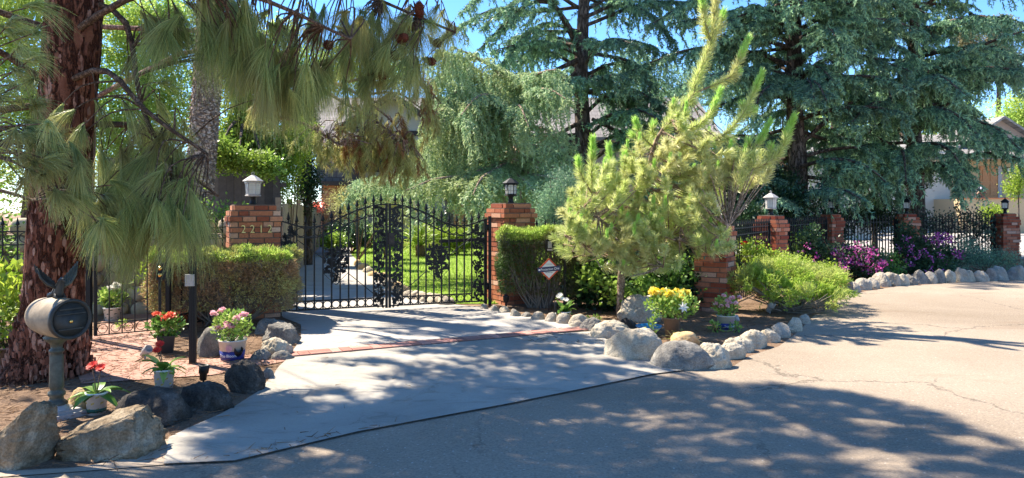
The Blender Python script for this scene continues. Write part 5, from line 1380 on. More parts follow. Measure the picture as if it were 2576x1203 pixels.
region(80, 380, 60, 120, 22, 4.4, 5.0, .17, 90); region(150, 450, 70, 90, 24, 4.5, 5.1, .18, 90); region(110, 570, 60, 40, 8, 4.5, 5.0, .15, 80); region(200, 560, 60, 30, 7, 4.7, 5.2, .17, 80); region(70, 180, 40, 90, 8, 4.6, 5.3, .18, 80); region(190, 430, 60, 40, 12, 5.2, 5.7, .22); region(130, 500, 70, 50, 14, 5.3, 5.9, .2); region(230, 540, 60, 35, 7, 5.4, 6.0, .27)
region(340, 290, 120, 40, 6, 6.0, 7.2); region(390, 330, 90, 25, 9, 6.0, 7.0); region(360, 400, 120, 35, 20, 5.9, 7.0); region(400, 470, 110, 30, 15, 5.7, 6.8)
region(300, 510, 100, 40, 18, 5.8, 6.6); region(420, 535, 100, 35, 20, 5.6, 6.5); region(330, 580, 70, 25, 8, 5.8, 6.4, .24)
region(290, 640, 70, 18, 7, 6.1, 6.6, .26, 70, .5, .0); region(400, 200, 110, 70, 3, 6.2, 7.2)
region(385, 70, 30, 30, 5, 6.2, 6.6, .4, 150); region(435, 60, 25, 30, 5, 6.2, 6.6, .4, 150)
region(610, 80, 100, 70, 34, 6.2, 7.4, .29, 125); region(560, 30, 110, 50, 18, 6.2, 7.2, .29, 115); region(660, 160, 80, 50, 22, 6.2, 7.2, .29, 125)
region(740, 190, 90, 50, 22, 6.3, 7.3, .28, 110); region(820, 90, 110, 80, 26, 6.6, 8.0, .28, 110); region(960, 60, 120, 60, 26, 7.0, 8.4, .28, 110)
region(1000, 140, 90, 60, 20, 7.0, 8.2, .28, 105); region(1090, 60, 50, 60, 9, 7.2, 8.4, .3, 80); region(900, 180, 90, 40, 12, 6.9, 8.0, .3, 90)
# high canopy, above the picture, that shades the drive and the road
up_ = MB()
for i in range(24):
    a = i * 2.399 + .4; z = 4.4 + 4.6 * (i / 24); Lb = (4.2 - 2.4 * (i / 24)) * rnd.uniform(.75, 1.1)
    p0 = np.array((bx + .33, by, z)); d = np.array((math.cos(a), math.sin(a), 0))
    c = curve([p0, p0 + d * Lb * .5 + (0, 0, .5), p0 + d * Lb + (0, 0, .25)], 9); limb.tube(c, np.linspace(.022, .006, 9), 6, cap=False)
    for q in range(CANOPY):
        f = rnd.uniform(.25, 1.05); j = min(8, int(f * 8)); s = np.array((rnd.uniform(-.8, .8), rnd.uniform(-.8, .8), rnd.uniform(-.2, .55)))
        e = c[j] + s; 
        if in_beam(e): continue
        limb.tube([c[j], e], .006, 4, cap=False); long_cluster(up_, e, nrm(s + d * .5), 44, .27, .5, .9, .011, 1)
# crown parts whose shade falls on the apron and the road
def shade(poly, n, z0, z1, nn=46, L=.27, W=.014, holes=()):
    poly = np.array(gp(*poly)); lo, hi = poly.min(0), poly.max(0); k = 0
    while k < n:
        q = rng.uniform(lo, hi)
        if not inpoly(q[None], poly)[0]: continue
        if any(((q[0] - a[0]) / a[2]) ** 2 + ((q[1] - a[1]) / a[3]) ** 2 < 1 for a in holes): continue
        z = rng.uniform(z0, z1); c = np.array((q[0] - .655 * z, q[1] + .425 * z, z)); k += 1
        if c[2] < 1.55 + .31 * c[1] + .15 or in_beam(c): continue
        f = np.array((bx + .3, by, z - .5)); d = nrm(c - f); 
        if k % 5 == 0: m = (c + f) / 2 + rng.normal(size=3) * .3; limb.tube(curve([f + d * .5, m, c], 8), np.linspace(.014, .004, 8), 4, cap=False)
        long_cluster(up_, c, nrm(d + (0, 0, .2)), nn, L, .6, .95, W, 1)
hole = lambda px, py, a, b: (*G(px, py), a, b)
shade([(330, 1190), (500, 1120), (900, 1035), (1300, 990), (1700, 955), (2080, 985), (2330, 1035), (2576, 1120), (2700, 1400), (0, 1400)], 1050, 4.9, 7.6, holes=[hole(1130, 1075, .35, .12), hole(1680, 1050, .3, .1), hole(1440, 1070, .35, .1), hole(2250, 1160, .5, .15), hole(900, 1160, .2, .1)])
shade([(450, 1100), (700, 930), (1100, 880), (1480, 845), (1690, 940), (1300, 1000), (900, 1080)], 240, 4.9, 7.6, holes=[hole(720, 955, .85, .5), hole(980, 985, .35, .25), hole(1010, 905, .6, .15), hole(1560, 900, .2, .2), hole(500, 1095, .35, .14)])
limb.build('branches', bark('pine_branch_bark', (.13,.08,.055), (.24,.16,.11), 18, .5, .008), pine, True); nm.build('crown', K['needle'], pine, True); up_.build('upper_crown', K['needle'], pine, True)
# cones
cone = MB(); pr = [(.005, 0), (.03, .01), (.04, .03), (.036, .06), (.02, .09), (.004, .105)]
cone.lathe(pr, 12, rough if False else (0, 0, 0))
for k in range(60):
    z = .01 + .085 * k / 60; a = k * 2.4; r = np.interp(z, [p[1] for p in pr], [p[0] for p in pr])
    cone.box((math.cos(a) * r, math.sin(a) * r, z), (.02, .014, .008), a)
cm = cone.build('cone', plain('red_brown_cone', (.11,.03,.015), .8, .2, nscale=40, namt=.5), pine)
first = True
for px, py, d in [(830, 102, 7.0), (1005, 86, 7.2), (1012, 98, 7.25), (1062, 8, 7.4), (1055, 22, 7.4), (952, 185, 7.3), (1076, 152, 7.5), (938, 187, 7.3), (1043, 95, 7.5), (985, 130, 7.3), (1092, 100, 7.6)]:
    o = cm if first else cm.copy()
    if not first: COL.objects.link(o); o.parent = pine
    first = False; o.location = Vector(P(px, py, d)) - pine.location; o.rotation_euler = (rnd.uniform(1.5, 2.6), rnd.uniform(-.5, .5), rnd.uniform(0, 6)); o.scale = (1.0, 1.0, 1.0)

# ------------------------------------------------------------------ second pine with short brownish tufts
tb = (-7.0, 11.6)
tp = thing('pine_tree', 'pine with pinkish limbs and short brown tipped tufts reaching over the left gate pillar', 'tree', (*tb, 0))
lm, nf, nbn = MB(), MB(), MB()
lm.tube([(*tb, -.1), (-6.9, 11.5, 2), (-6.7, 11.3, 4), (-6.6, 11.2, 6)], [.2, .18, .14, .06], 12, rough=.05)
def bp(*a): return [P(x, y, d) for x, y, d in a]
L2 = [([(-6.8, 11.4, 3.2)] + bp((500, 120, 10.6), (640, 190, 9.6), (650, 240, 9.3), (690, 285, 9.1), (780, 318, 9.0), (852, 365, 8.9)), .04),
      ([(-6.7, 11.3, 4.4)] + bp((600, 90, 10.8), (760, 185, 10), (850, 212, 9.7), (905, 240, 9.5), (960, 262, 9.4)), .04),
      (bp((760, 185, 10), (850, 250, 9.6), (930, 295, 9.4), (1000, 348, 9.3)), .025), (bp((905, 240, 9.5), (980, 300, 9.4), (1012, 352, 9.2)), .02),
      (bp((850, 212, 9.7), (960, 190, 9.6), (1060, 215, 9.6), (1110, 260, 9.5)), .02), (bp((905, 240, 9.5), (1000, 235, 9.6), (1080, 290, 9.6)), .018)]
nn_ = []
for p, r in L2:
    c = curve(p, 16); lm.tube(c, np.linspace(r, r * .35, 16), 7, cap=False, rough=.08); nn_ += list(c[6:])
def strings(cx, cy, rx, ry, n, d0, d1, ln=.3, dead=.15):
    for i in range(n):
        a = rnd.uniform(0, 2 * PI); r = math.sqrt(rnd.random()); c = P(cx + rx * r * math.cos(a), cy + ry * r * math.sin(a), rnd.uniform(d0, d1))
        if in_beam(c, .7): continue
        f = min(nn_, key=lambda q: np.linalg.norm(q - c)); lm.tube([f, (f + c) / 2 + (0, 0, .06), c], .006, 4, cap=False)
        l_ = ln * rnd.uniform(.5, 1.2); e = c + np.array((rnd.uniform(-.12, .12), rnd.uniform(-.12, .12), -l_)); m = (c + e) / 2 + rng.normal(size=3) * .03
        brush(nbn if rnd.random() < dead else nf, [c, m, e], 330, .085, .006, .8, .3, tint0=rnd.uniform(.25, .75))
strings(690, 275, 50, 40, 26, 9, 9.5, .22, .12); strings(655, 285, 30, 40, 12, 9.1, 9.5, .22, .2); strings(790, 340, 40, 20, 12, 8.8, 9.2, .2, .25)
strings(815, 360, 30, 20, 10, 8.8, 9.1, .2, .1); strings(900, 320, 70, 50, 34, 9, 9.6, .28, .12); strings(930, 370, 110, 40, 60, 8.9, 9.5, .28, .14)
strings(1000, 330, 60, 50, 30, 9.1, 9.6, .3, .18); strings(1010, 400, 60, 30, 24, 9.0, 9.5, .26, .2); strings(1040, 220, 60, 50, 26, 9.3, 9.8, .3, .25); strings(920, 250, 60, 30, 16, 9.3, 9.8, .25, .1)
strings(1090, 260, 30, 40, 12, 9.3, 9.8, .3, .3); strings(860, 300, 12, 10, 3, 9.0, 9.2, .3, 1); strings(885, 350, 20, 20, 4, 9.0, 9.3, .3, 1)
lm.build('trunk', bark('pinkish_bark', (.3,.17,.13), (.44,.3,.25), 14, .5, .01), tp, True); nf.build('crown', K['needle_tuft'], tp, True); nbn.build('dead_tufts', K['needle_brown'], tp, True)

# scaly trunk behind
sc_b = P(478, 700, 12.0); st_ = thing('scaly_tree', 'tree with a pale scaly trunk rising behind the pine, left of the gate pillar', 'tree', (sc_b[0], 12.0, 0))
sm = MB(); c = curve([(sc_b[0], 12, -.1)] + bp((492, 560, 12), (508, 390, 12), (520, 230, 12), (528, 100, 12), (530, -60, 12), (530, -300, 12)), 30)
sm.tube(c, np.linspace(.23, .19, 30), 22, rough=.03)
for k in range(46):
    z_i = rnd.uniform(2, 29); 
for k in range(900):
    f = k / 900 * 29; i = int(f); p = c[i] * (1 - f + i) + c[min(i + 1, 29)] * (f - i); a = k * 2.399; r = .225 - .035 * k / 900
    sm.box(p + np.array((math.cos(a) * r, math.sin(a) * r, 0)), (.05, .045, .055), M=rotz(a) @ np.array(Matrix.Rotation(-.4, 3, 'Y')), tint=rnd.random())
for k in range(70):
    f = 3 + k / 70 * 20; i = int(f); p = c[i] * (1 - f + i) + c[i + 1] * (f - i); a = PI + rnd.uniform(-.5, .3)
    e = p + np.array((math.cos(a) * .24, math.sin(a) * .24, 0)); sm.bar(e, e + np.array((-.05, -.02, rnd.uniform(-.02, .03))), .02, .014)
sm.build('trunk', K['bark_scale'], st_, True)
cr = MB(); ctop = c[-1]
for i in range(60): long_cluster(cr, ctop + rng.normal(size=3) * (.6, .6, .4), unit(1)[0] + (0, 0, .4), 60, .4, .6, .7, .012, 2)
cr.build('crown', K['needle'], st_, True)

# ------------------------------------------------------------------ young pine in the right bed
yb = P(1560, 770, 10.05); yp = thing('young_pine', 'young light green pine with upright candles leaning right over the stone edged bed', 'tree', (yb[0], yb[1], 0))
wood, ndl, cnd = MB(), MB(), MB()
D1 = 10.05
main = [np.array((yb[0], yb[1], -.05))] + bp((1563, 700, 10.05), (1572, 640, 10.0), (1590, 560, 10.0), (1625, 450, 10.0), (1656, 343, 9.95), (1742, 242, 9.9), (1750, 203, 9.9), (1789, 105, 9.85), (1800, 0, 9.8), (1803, -60, 9.8))
c = curve(main, 40); wood.tube(c, np.interp(np.linspace(0, 1, 40), [0, .25, .5, 1], [.062, .045, .025, .008]), 9, rough=.06)
ynodes = list(c[6:26])
def shoot_(pts, den=520, L=.115, W=.0052, mb=ndl, t0=.5, r=.009, ang=.85): 
    q = curve(pts, max(4, 3 * len(pts))); wood.tube(q, np.linspace(r, r * .45, len(q)), 6, cap=False); brush(mb, q, den, L, W, ang, .08, tint0=t0)
brush(ndl, c[20:32], 1300, .16, .008, .95, .15, tint0=.5); brush(ndl, c[31:40], 1500, .13, .008, .75, .05, tint0=.5)
def br(px, r=.014, wide=.13, last=1, den=650):
    """older wood with long needles, last segment a pale upright candle"""
    p = bp(*px); q = curve(p, 4 * len(p)); wood.tube(q, np.linspace(r, r * .4, len(q)), 6, cap=False)
    k = len(q) - (4 if len(p) > 2 else len(q) // 2)
    brush(ndl, q[2:k + 1], den * 1.7, wide, .008, .95, .12, tint0=rnd.uniform(.4, .6)); brush(ndl if not last else cnd, q[k - 1:], 1500, .1, .008, .75, .0, tint0=rnd.uniform(.35, .7))
br([(1789, 105, 9.85), (1772, 50, 9.7), (1765, -10, 9.6)]); br([(1789, 105, 9.85), (1808, 70, 9.9), (1820, 30, 9.9)])
br([(1789, 110, 9.85), (1775, 80, 9.8), (1777, 62, 9.8)], .008)
br([(1745, 235, 9.9), (1832, 197, 9.8), (1852, 165, 9.8), (1883, 97, 9.75)], .016); br([(1832, 197, 9.8), (1845, 190, 9.8), (1856, 180, 9.8)], .008)
br([(1700, 345, 9.95), (1745, 320, 9.7), (1783, 292, 9.6), (1812, 228, 9.55)]); br([(1726, 392, 10), (1820, 340, 9.8), (1867, 289, 9.7), (1890, 245, 9.7), (1917, 183, 9.65)], .017)
br([(1867, 289, 9.7), (1870, 272, 9.7), (1868, 262, 9.7)], .007); br([(1867, 289, 9.7), (1885, 285, 9.7), (1897, 276, 9.7)], .007)
br([(1700, 440, 10), (1843, 414, 9.7), (1894, 378, 9.6), (1937, 308, 9.55)], .016); br([(1640, 480, 10), (1828, 449, 9.5), (1929, 410, 9.4), (1966, 372, 9.35), (1997, 295, 9.3)], .02)
br([(1966, 372, 9.35), (1975, 352, 9.3), (1980, 330, 9.3)], .007); br([(1894, 378, 9.6), (1885, 368, 9.6), (1883, 355, 9.6)], .007); br([(1929, 410, 9.4), (1938, 385, 9.4), (1940, 368, 9.4)], .007)
br([(1500, 540, 9.8), (1490, 470, 9.7), (1488, 414, 9.65), (1491, 350, 9.6)]); br([(1560, 560, 9.8), (1545, 480, 9.7), (1540, 437, 9.7), (1531, 367, 9.65)])
br([(1490, 490, 9.7), (1462, 440, 9.6), (1453, 402, 9.6)]); br([(1560, 500, 9.9), (1570, 440, 9.8), (1571, 390, 9.8)]); br([(1656, 380, 10), (1617, 345, 9.9), (1598, 304, 9.9)]); br([(1656, 343, 10), (1640, 330, 9.9), (1643, 312, 9.9)], .008)
br([(1600, 360, 10), (1600, 350, 9.9), (1590, 338, 9.9)], .008)
# big visible lower limbs
for px in ([(1575, 640, 10), (1610, 625, 9.7), (1650, 655, 9.5), (1668, 672, 9.4)], [(1600, 560, 10), (1700, 600, 9.6), (1780, 610, 9.4), (1832, 570, 9.3)], [(1572, 640, 10), (1480, 620, 9.6), (1420, 590, 9.5)], [(1585, 600, 10), (1520, 560, 9.5), (1470, 520, 9.4)]):
    q = curve(bp(*px), 12); wood.tube(q, np.linspace(.03, .015, 12), 8, cap=False, rough=.1); ynodes += list(q)
def fill(cx, cy, rx, ry, n, lo=.14, hi=.3):
    for i in range(n):
        a = rnd.uniform(0, 2 * PI); r = math.sqrt(rnd.random()); px, py = cx + rx * r * math.cos(a), cy + ry * r * math.sin(a); e = P(px, py, 10 + rnd.uniform(-.9, .5))
        f = min(ynodes, key=lambda q: np.linalg.norm(q - e)); o = nrm(e - f + np.array((0, 0, .05)))
        l_ = rnd.uniform(lo, hi); d = nrm(o * .8 + np.array((rnd.uniform(-.3, .4), rnd.uniform(-.4, .2), .45))); s0 = e - d * l_ * .5; e2 = e + d * l_ * .5
        if np.linalg.norm(s0 - f) > .05: wood.tube([f, (f + s0) / 2 - (0, 0, .02), s0], [.011, .008, .007], 5, cap=False)
        old = rnd.random() < .75; brush(ndl, [s0, e, e2], 700, .12, .008, .95, .15, tint0=rnd.uniform(.3, .8))
        long_cluster(ndl, e2, d, 60, .12, .15, .9, .008, 1)
        if not old: brush(cnd, [e2, e2 + np.array((.01, 0, rnd.uniform(.06, .15)))], 1300, .06, .008, .6, 0)
fill(1540, 540, 110, 80, 44); fill(1490, 600, 90, 55, 34); fill(1600, 590, 120, 70, 46); fill(1690, 500, 130, 70, 56); fill(1700, 590, 130, 55, 50)
fill(1610, 660, 110, 28, 16, .1, .2); fill(1740, 540, 60, 70, 28); fill(1650, 410, 70, 60, 26); fill(1770, 370, 70, 45, 14, .1, .22); fill(1705, 300, 30, 40, 8, .1, .2); fill(1860, 400, 60, 30, 8, .1, .2); fill(1450, 570, 45, 50, 12); fill(1790, 460, 80, 45, 26); fill(1790, 610, 40, 28, 10); fill(1720, 400, 70, 50, 22); fill(1860, 440, 70, 35, 16); fill(1530, 470, 60, 50, 14)
wood.build('trunk', K['bark_tan'], yp, True); ndl.build('crown', K['young'], yp, True); cnd.build('candles', K['candle'], yp, True)

# ------------------------------------------------------------------ cedars
def cl(*a): return [P(x, y, d) for x, y, d in a]
A0 = P(1467, 520, 20.5)
cedar('cedar_tree', 'tall cedar with bare dark trunk and reddish forked limb behind the right gate pillar', A0[:2], 12.5, .3, [
    (cl((1455, 115, 20.4), (1425, 60, 20), (1395, 10, 19.6), (1375, -40, 19.4)), .13, .3), (cl((1395, 5, 19.6), (1330, 10, 19.3), (1260, 70, 19), (1210, 120, 18.8)), .07),
    (cl((1455, 150, 20.4), (1380, 185, 20), (1320, 215, 19.8), (1240, 265, 19.5)), .08), (cl((1450, 180, 20.4), (1400, 230, 19.8), (1370, 260, 19.4)), .06, .7),
    (cl((1490, 135, 20.5), (1570, 150, 20.2), (1620, 180, 20), (1640, 260, 19.8)), .06), (cl((1455, 310, 20.4), (1400, 340, 20), (1340, 370, 19.8), (1270, 400, 19.5)), .07),
    (cl((1455, 420, 20.4), (1390, 450, 20), (1330, 480, 19.8)), .06), (cl((1490, 300, 20.4), (1560, 330, 20), (1640, 330, 19.6), (1700, 350, 19.4)), .06),
    (cl((1475, 230, 20), (1450, 200, 18.5), (1420, 205, 17.6), (1380, 240, 17.2)), .05), (cl((1480, 220, 20), (1500, 200, 18.6), (1540, 190, 18), (1590, 200, 17.8)), .05),
    (cl((1475, 450, 20.4), (1520, 430, 19.6), (1600, 440, 19), (1660, 470, 18.8)), .05),
    (cl((1455, 20, 20.4), (1380, -20, 19.8), (1300, 0, 19.4), (1220, 60, 19)), .06, 1.2), (cl((1455, -60, 20.4), (1350, -80, 19.6), (1250, -50, 19.2), (1170, 20, 19)), .06, 1.2), (cl((1455, 80, 20.4), (1370, 60, 20), (1300, 110, 19.6), (1250, 180, 19.4)), .06, 1.1),
    (cl((1480, 40, 20.4), (1560, 10, 20), (1640, 40, 19.6), (1700, 110, 19.4)), .06, 1.1), (cl((1480, 230, 20.4), (1570, 220, 20), (1640, 250, 19.6), (1710, 300, 19.4)), .06, 1.1), (cl((1480, 370, 20.4), (1560, 370, 20), (1620, 400, 19.6), (1690, 430, 19.4)), .06, 1.1),
    (cl((1455, 380, 20.4), (1390, 370, 20), (1330, 400, 19.6), (1290, 450, 19.4)), .06, 1.1)], 'cedar', 66, 2.6, (3.2, 5.6), 3, hang=.9, step=.1, skip=lambda z, a: z < 9 and -2.25 < math.atan2(math.sin(a), math.cos(a)) < -.9)
B0 = P(2002, 520, 19.2)
cedar('cedar_tree', 'dark cedar whose trunk stands behind the lantern pillar and the juniper', B0[:2], 11.5, .3, [
    (cl((2015, 215, 19), (2120, 195, 18), (2210, 195, 17.3), (2290, 225, 16.9)), .08), (cl((2010, 300, 19), (2100, 275, 18), (2200, 270, 17.4), (2290, 290, 17)), .07),
    (cl((1995, 245, 19), (1950, 215, 17.8), (1915, 235, 17.3), (1895, 290, 17)), .06), (cl((2000, 230, 19), (2040, 205, 17.6), (2060, 215, 17), (2080, 255, 16.6)), .06),
    (cl((2005, 500, 19), (2060, 480, 17.6), (2120, 478, 16.4), (2165, 500, 15.8)), .06), (cl((2000, 510, 19), (1960, 500, 17.4), (1930, 505, 16.4), (1915, 525, 15.8)), .05),
    (cl((2010, 420, 19), (2100, 400, 18), (2180, 420, 17.2), (2230, 460, 17)), .06), (cl((2010, 100, 19), (2110, 60, 18.2), (2230, 50, 17.8), (2320, 80, 17.5)), .08),
    (cl((1990, 120, 19), (1900, 100, 18.6), (1800, 110, 18.4), (1720, 140, 18.2)), .06), (cl((1990, 40, 19), (1900, 20, 18.6), (1790, 40, 18.4), (1690, 60, 18.2)), .06), (cl((1990, -60, 19), (1880, -50, 18.6), (1760, -10, 18.4), (1640, 60, 18.2)), .06, 1.2), (cl((1990, 190, 19), (1900, 170, 18.6), (1800, 190, 18.4), (1715, 240, 18.2)), .05, 1.1), (cl((2000, 30, 19), (2080, 10, 18.4), (2160, 60, 18), (2200, 130, 17.8)), .06, 1.1),
    (cl((2000, 350, 19), (1930, 350, 18.6), (1860, 380, 18.3), (1800, 420, 18.2)), .05), (cl((2000, 460, 19), (1930, 450, 18.4), (1870, 470, 18), (1820, 500, 17.8)), .05)], 'cedar', 86, 2.2, (3.0, 5.8), 8, hang=.7, step=.1, skip=lambda z, a: z < 4.2 and math.sin(a) < -.35)
C0 = P(2300, 520, 21.5)
cedar('cedar_tree', 'broad cedar with layered sunlit branches reaching to the right edge above the fence', C0[:2], 11, .28, [
    (cl((2290, 230, 21), (2380, 160, 19), (2480, 110, 17.5), (2600, 70, 16.5)), .09, 1.3), (cl((2300, 250, 21), (2400, 190, 19), (2500, 170, 17.8), (2620, 190, 17)), .08, 1.3),
    (cl((2290, 260, 21), (2330, 200, 18.6), (2370, 195, 17.3), (2430, 240, 16.6)), .07, 1.2), (cl((2280, 320, 21), (2330, 275, 18.6), (2400, 285, 17.4), (2470, 350, 16.8)), .07, 1.1),
    (cl((2300, 330, 21), (2400, 300, 19.4), (2500, 320, 18.2), (2570, 380, 17.6)), .06), (cl((2280, 390, 21), (2330, 360, 18.8), (2390, 380, 17.8), (2430, 440, 17.3)), .06),
    (cl((2290, 120, 21), (2380, 60, 19.5), (2460, 40, 18.5), (2500, 50, 18)), .08), (cl((2270, 300, 21), (2220, 260, 18.8), (2180, 270, 17.8), (2140, 310, 17.2)), .06),
    (cl((2280, 420, 21), (2270, 380, 19), (2275, 400, 17.8), (2280, 460, 17.3)), .06), (cl((2300, 200, 21), (2400, 130, 20), (2520, 130, 19), (2640, 170, 18.4)), .07, 1.2),
    (cl((2300, 60, 21), (2240, 10, 19.6), (2170, 0, 18.6), (2100, 20, 18)), .07), (cl((2290, 440, 21), (2340, 410, 19.4), (2390, 430, 18.4), (2420, 480, 18)), .05)], 'cedar', 84, 2.0, (3.2, 5.6), 14, hang=.8, step=.1, skip=lambda z, a: z < 3.0 and math.cos(a) > .2)
E0 = P(2085, 520, 24.0)
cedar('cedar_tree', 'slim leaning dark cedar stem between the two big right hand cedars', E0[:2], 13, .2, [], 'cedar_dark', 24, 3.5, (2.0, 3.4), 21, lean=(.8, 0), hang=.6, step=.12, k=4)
# weeping blue green cedar over the lawn
W0 = P(1290, 520, 17.4)
wt = thing('weeping_cedar', 'pale blue green weeping cedar hanging like a curtain behind the driveway gate', 'tree', (W0[0], W0[1], 0))
wf, ww_ = MB(), MB(); ww_.tube([(W0[0], W0[1], -.1), (W0[0] + .1, W0[1], 2), (W0[0] - .1, W0[1], 4.2)], [.16, .13, .05], 12, rough=.06)
def weep(pts, r, nstr, l0, l1, tw=.45):
    c = curve([np.array(p) for p in pts], 16); ww_.tube(c, np.linspace(r, .012, 16), 6, cap=False); C, T, tn = [], [], []
    for i in range(nstr):
        f = rnd.uniform(.12, 1) * 15; j = min(int(f), 14); p = c[j] * (1 - f + j) + c[j + 1] * (f - j); t = nrm(c[j + 1] - c[j]); sd = nrm(np.cross(t, (0, 0, 1)))
        o = sd * rnd.uniform(-tw, tw) + t * rnd.uniform(-.1, .3) + np.array((0, 0, rnd.uniform(-.02, .12))); L = rnd.uniform(l0, l1); m = max(5, int(L / .045)); u = np.linspace(0, 1, m)
        x = p + o * np.minimum(1, u * 2.2)[:, None] + np.array((0, 0, -L)) * (u ** 1.5)[:, None] + np.c_[.03 * np.sin(u * 7 + i), .03 * np.cos(u * 6 + i), 0 * u]
        x = x[x[:, 2] > .25]
        if len(x) < 3: continue
        C.append(x); T.append(nrm(np.gradient(x, axis=0))); tn.append(np.clip(.45 + .3 * (1 - u[:len(x)]) + rnd.uniform(-.25, .2), 0, 1))
    tufts(wf, np.concatenate(C), np.concatenate(T), 5, .06, .022, 0, np.concatenate(tn), 1.0)
o3 = (W0[0], W0[1], 4.0)
for pts, n_, a, b in [(cl((1290, 260, 17.4), (1230, 230, 16.6), (1150, 170, 16), (1110, 200, 15.6)), 100, .5, 1.5), (cl((1290, 250, 17.4), (1230, 210, 16.2), (1150, 150, 15.4), (1100, 130, 15)), 60, .4, 1.3), (cl((1290, 250, 17.4), (1220, 220, 16), (1150, 230, 15.2), (1110, 280, 14.8)), 130, .5, 1.5),
        (cl((1290, 240, 17.4), (1330, 190, 16.4), (1370, 190, 15.6), (1400, 240, 15.2)), 110, .4, 1.0),  (cl((1290, 260, 17.4), (1230, 280, 16), (1180, 310, 15), (1130, 370, 14.6)), 130, .4, 1.1),
        (cl((1290, 340, 17.4), (1200, 380, 16.4), (1100, 400, 15.6), (1000, 440, 15)), 140, .25, .7), (cl((1290, 380, 17.4), (1180, 420, 16.8), (1040, 430, 16.2), (900, 455, 15.8)), 150, .25, .6), (cl((1290, 370, 17.4), (1330, 400, 16), (1390, 420, 15), (1430, 450, 14.6)), 120, .25, .6),
        (cl((1290, 300, 17.4), (1210, 290, 16.6), (1120, 310, 16), (1060, 360, 15.6)), 120, .4, 1.0), (cl((1290, 330, 17.4), (1330, 320, 16), (1380, 330, 15.2), (1420, 380, 14.8)), 70, .3, .7), (cl((1290, 400, 17.4), (1230, 420, 15.6), (1180, 440, 14.4), (1150, 470, 13.8)), 130, .25, .6),
         (cl((1290, 420, 17.4), (1300, 440, 15.4), (1320, 455, 14.2), (1340, 480, 13.6)), 90, .2, .5), (cl((1290, 380, 17.4), (1100, 440, 15.2), (980, 450, 14.6), (900, 470, 14.2)), 110, .2, .5)]:
    weep(pts, .04, int(n_ * 1.3), a, b, .7)
for pts in [((1290, 250, 17.4), (1220, 190, 16.4), (1150, 150, 15.8), (1105, 130, 15.2)), ((1290, 230, 17.4), (1250, 180, 16), (1190, 140, 15), (1140, 120, 14.6)), ((1290, 250, 17.4), (1330, 200, 16), (1370, 180, 15.2), (1400, 175, 14.8)), ((1290, 260, 17.4), (1340, 230, 15.6), (1380, 225, 14.8), (1425, 250, 14.4)),
            ((1290, 260, 17.4), (1240, 240, 15.4), (1200, 245, 14.5), (1160, 290, 14)), ((1290, 300, 17.4), (1200, 270, 15.6), (1120, 270, 15), (1070, 300, 14.6)), ((1290, 300, 17.4), (1300, 270, 15.4), (1310, 270, 14.5), (1330, 320, 14)), ((1290, 420, 17.4), (1340, 440, 15), (1400, 450, 14), (1440, 480, 13.6)),
            ((1290, 420, 17.4), (1200, 440, 15), (1100, 450, 14), (1020, 480, 13.6)), ((1290, 400, 17.4), (1240, 430, 14.6), (1210, 450, 13.6), (1190, 490, 13.2)), ((1290, 420, 17.4), (1060, 445, 15.2), (960, 460, 14.6), (880, 490, 14.2))]:
    cedar_limb(wf, ww_, cl(*pts), .045, .7, .07, .5, .06, .024, 5, hang=1.4, tip=.7)
ww_.build('trunk', K['bark_tan'], wt, True); wf.build('crown', K['weeping'], wt, True)
# small dark pine shrub beside the right hedge
leafy('pine_shrub', 'dark blue green conifer shrub between the right hedge and the young pine', 'shrub', P(1395, 600, 12.6)[:2], [bpx(1395, 520, 12.6, 55, 70), bpx(1420, 470, 12.8, 35, 50), bpx(1370, 570, 12.6, 30, 40)], 9000, 'cedar', .07, .012)

# ------------------------------------------------------------------ broadleaf background
TG = 'leafy trees behind the left garden'
leafy('garden_tree', 'tall light green tree behind the pine trunk at the far left', 'tree', P(60, 520, 16)[:2], [bpx(20, 120, 15.5, 150, 190), bpx(160, 260, 16, 140, 160), bpx(-30, 380, 15.5, 150, 170), bpx(60, 0, 16, 170, 120)], 38000, 'tall_leaf', .085, .05, ([(P(60, 0, 16)[0], 16, -.1), (P(60, 0, 16)[0] + .2, 16, 2.4), (P(70, 0, 16)[0], 16, 4.5)], .2), TG)
leafy('garden_tree', 'yellow green tree between the pine trunk and the scaly trunk', 'tree', P(360, 520, 17)[:2], [bpx(320, 100, 16.5, 130, 150), bpx(420, 250, 17, 110, 150), bpx(300, 330, 16.5, 110, 130), bpx(420, 60, 17, 100, 100), bpx(380, 440, 16.8, 130, 90)], 42000, 'tall_leaf', .085, .05, ([(P(360, 0, 17)[0], 17, -.1), (P(365, 0, 17)[0], 17, 2.4), (P(370, 0, 17)[0], 17, 5)], .18), TG)
leafy('garden_tree', 'glossy green tree over the dark board fence, right of the scaly trunk', 'tree', P(610, 520, 14.6)[:2], [bpx(610, 200, 14.4, 70, 90), bpx(640, 300, 14.4, 80, 90), bpx(585, 370, 14.4, 60, 60), bpx(670, 400, 14.6, 60, 50), bpx(600, 120, 14.8, 70, 60), bpx(600, 405, 12.9, 70, 22, .25), bpx(545, 385, 12.8, 40, 40, .25), bpx(668, 420, 12.9, 35, 30, .25)], 34000, 'green_leaf', .075, .045, ([(P(610, 0, 14.6)[0], 14.6, -.1), (P(615, 0, 14.6)[0], 14.6, 2), (P(615, 0, 14.6)[0], 14.6, 4)], .12), TG)
leafy('bamboo_clump', 'yellow green bamboo spilling over the fence end left of the house', 'shrub', P(715, 520, 14.8)[:2], [bpx(715, 400, 14.8, 42, 60), bpx(700, 470, 14.6, 28, 50), bpx(745, 350, 15, 40, 50)], 9000, 'lime_leaf', .11, .022)
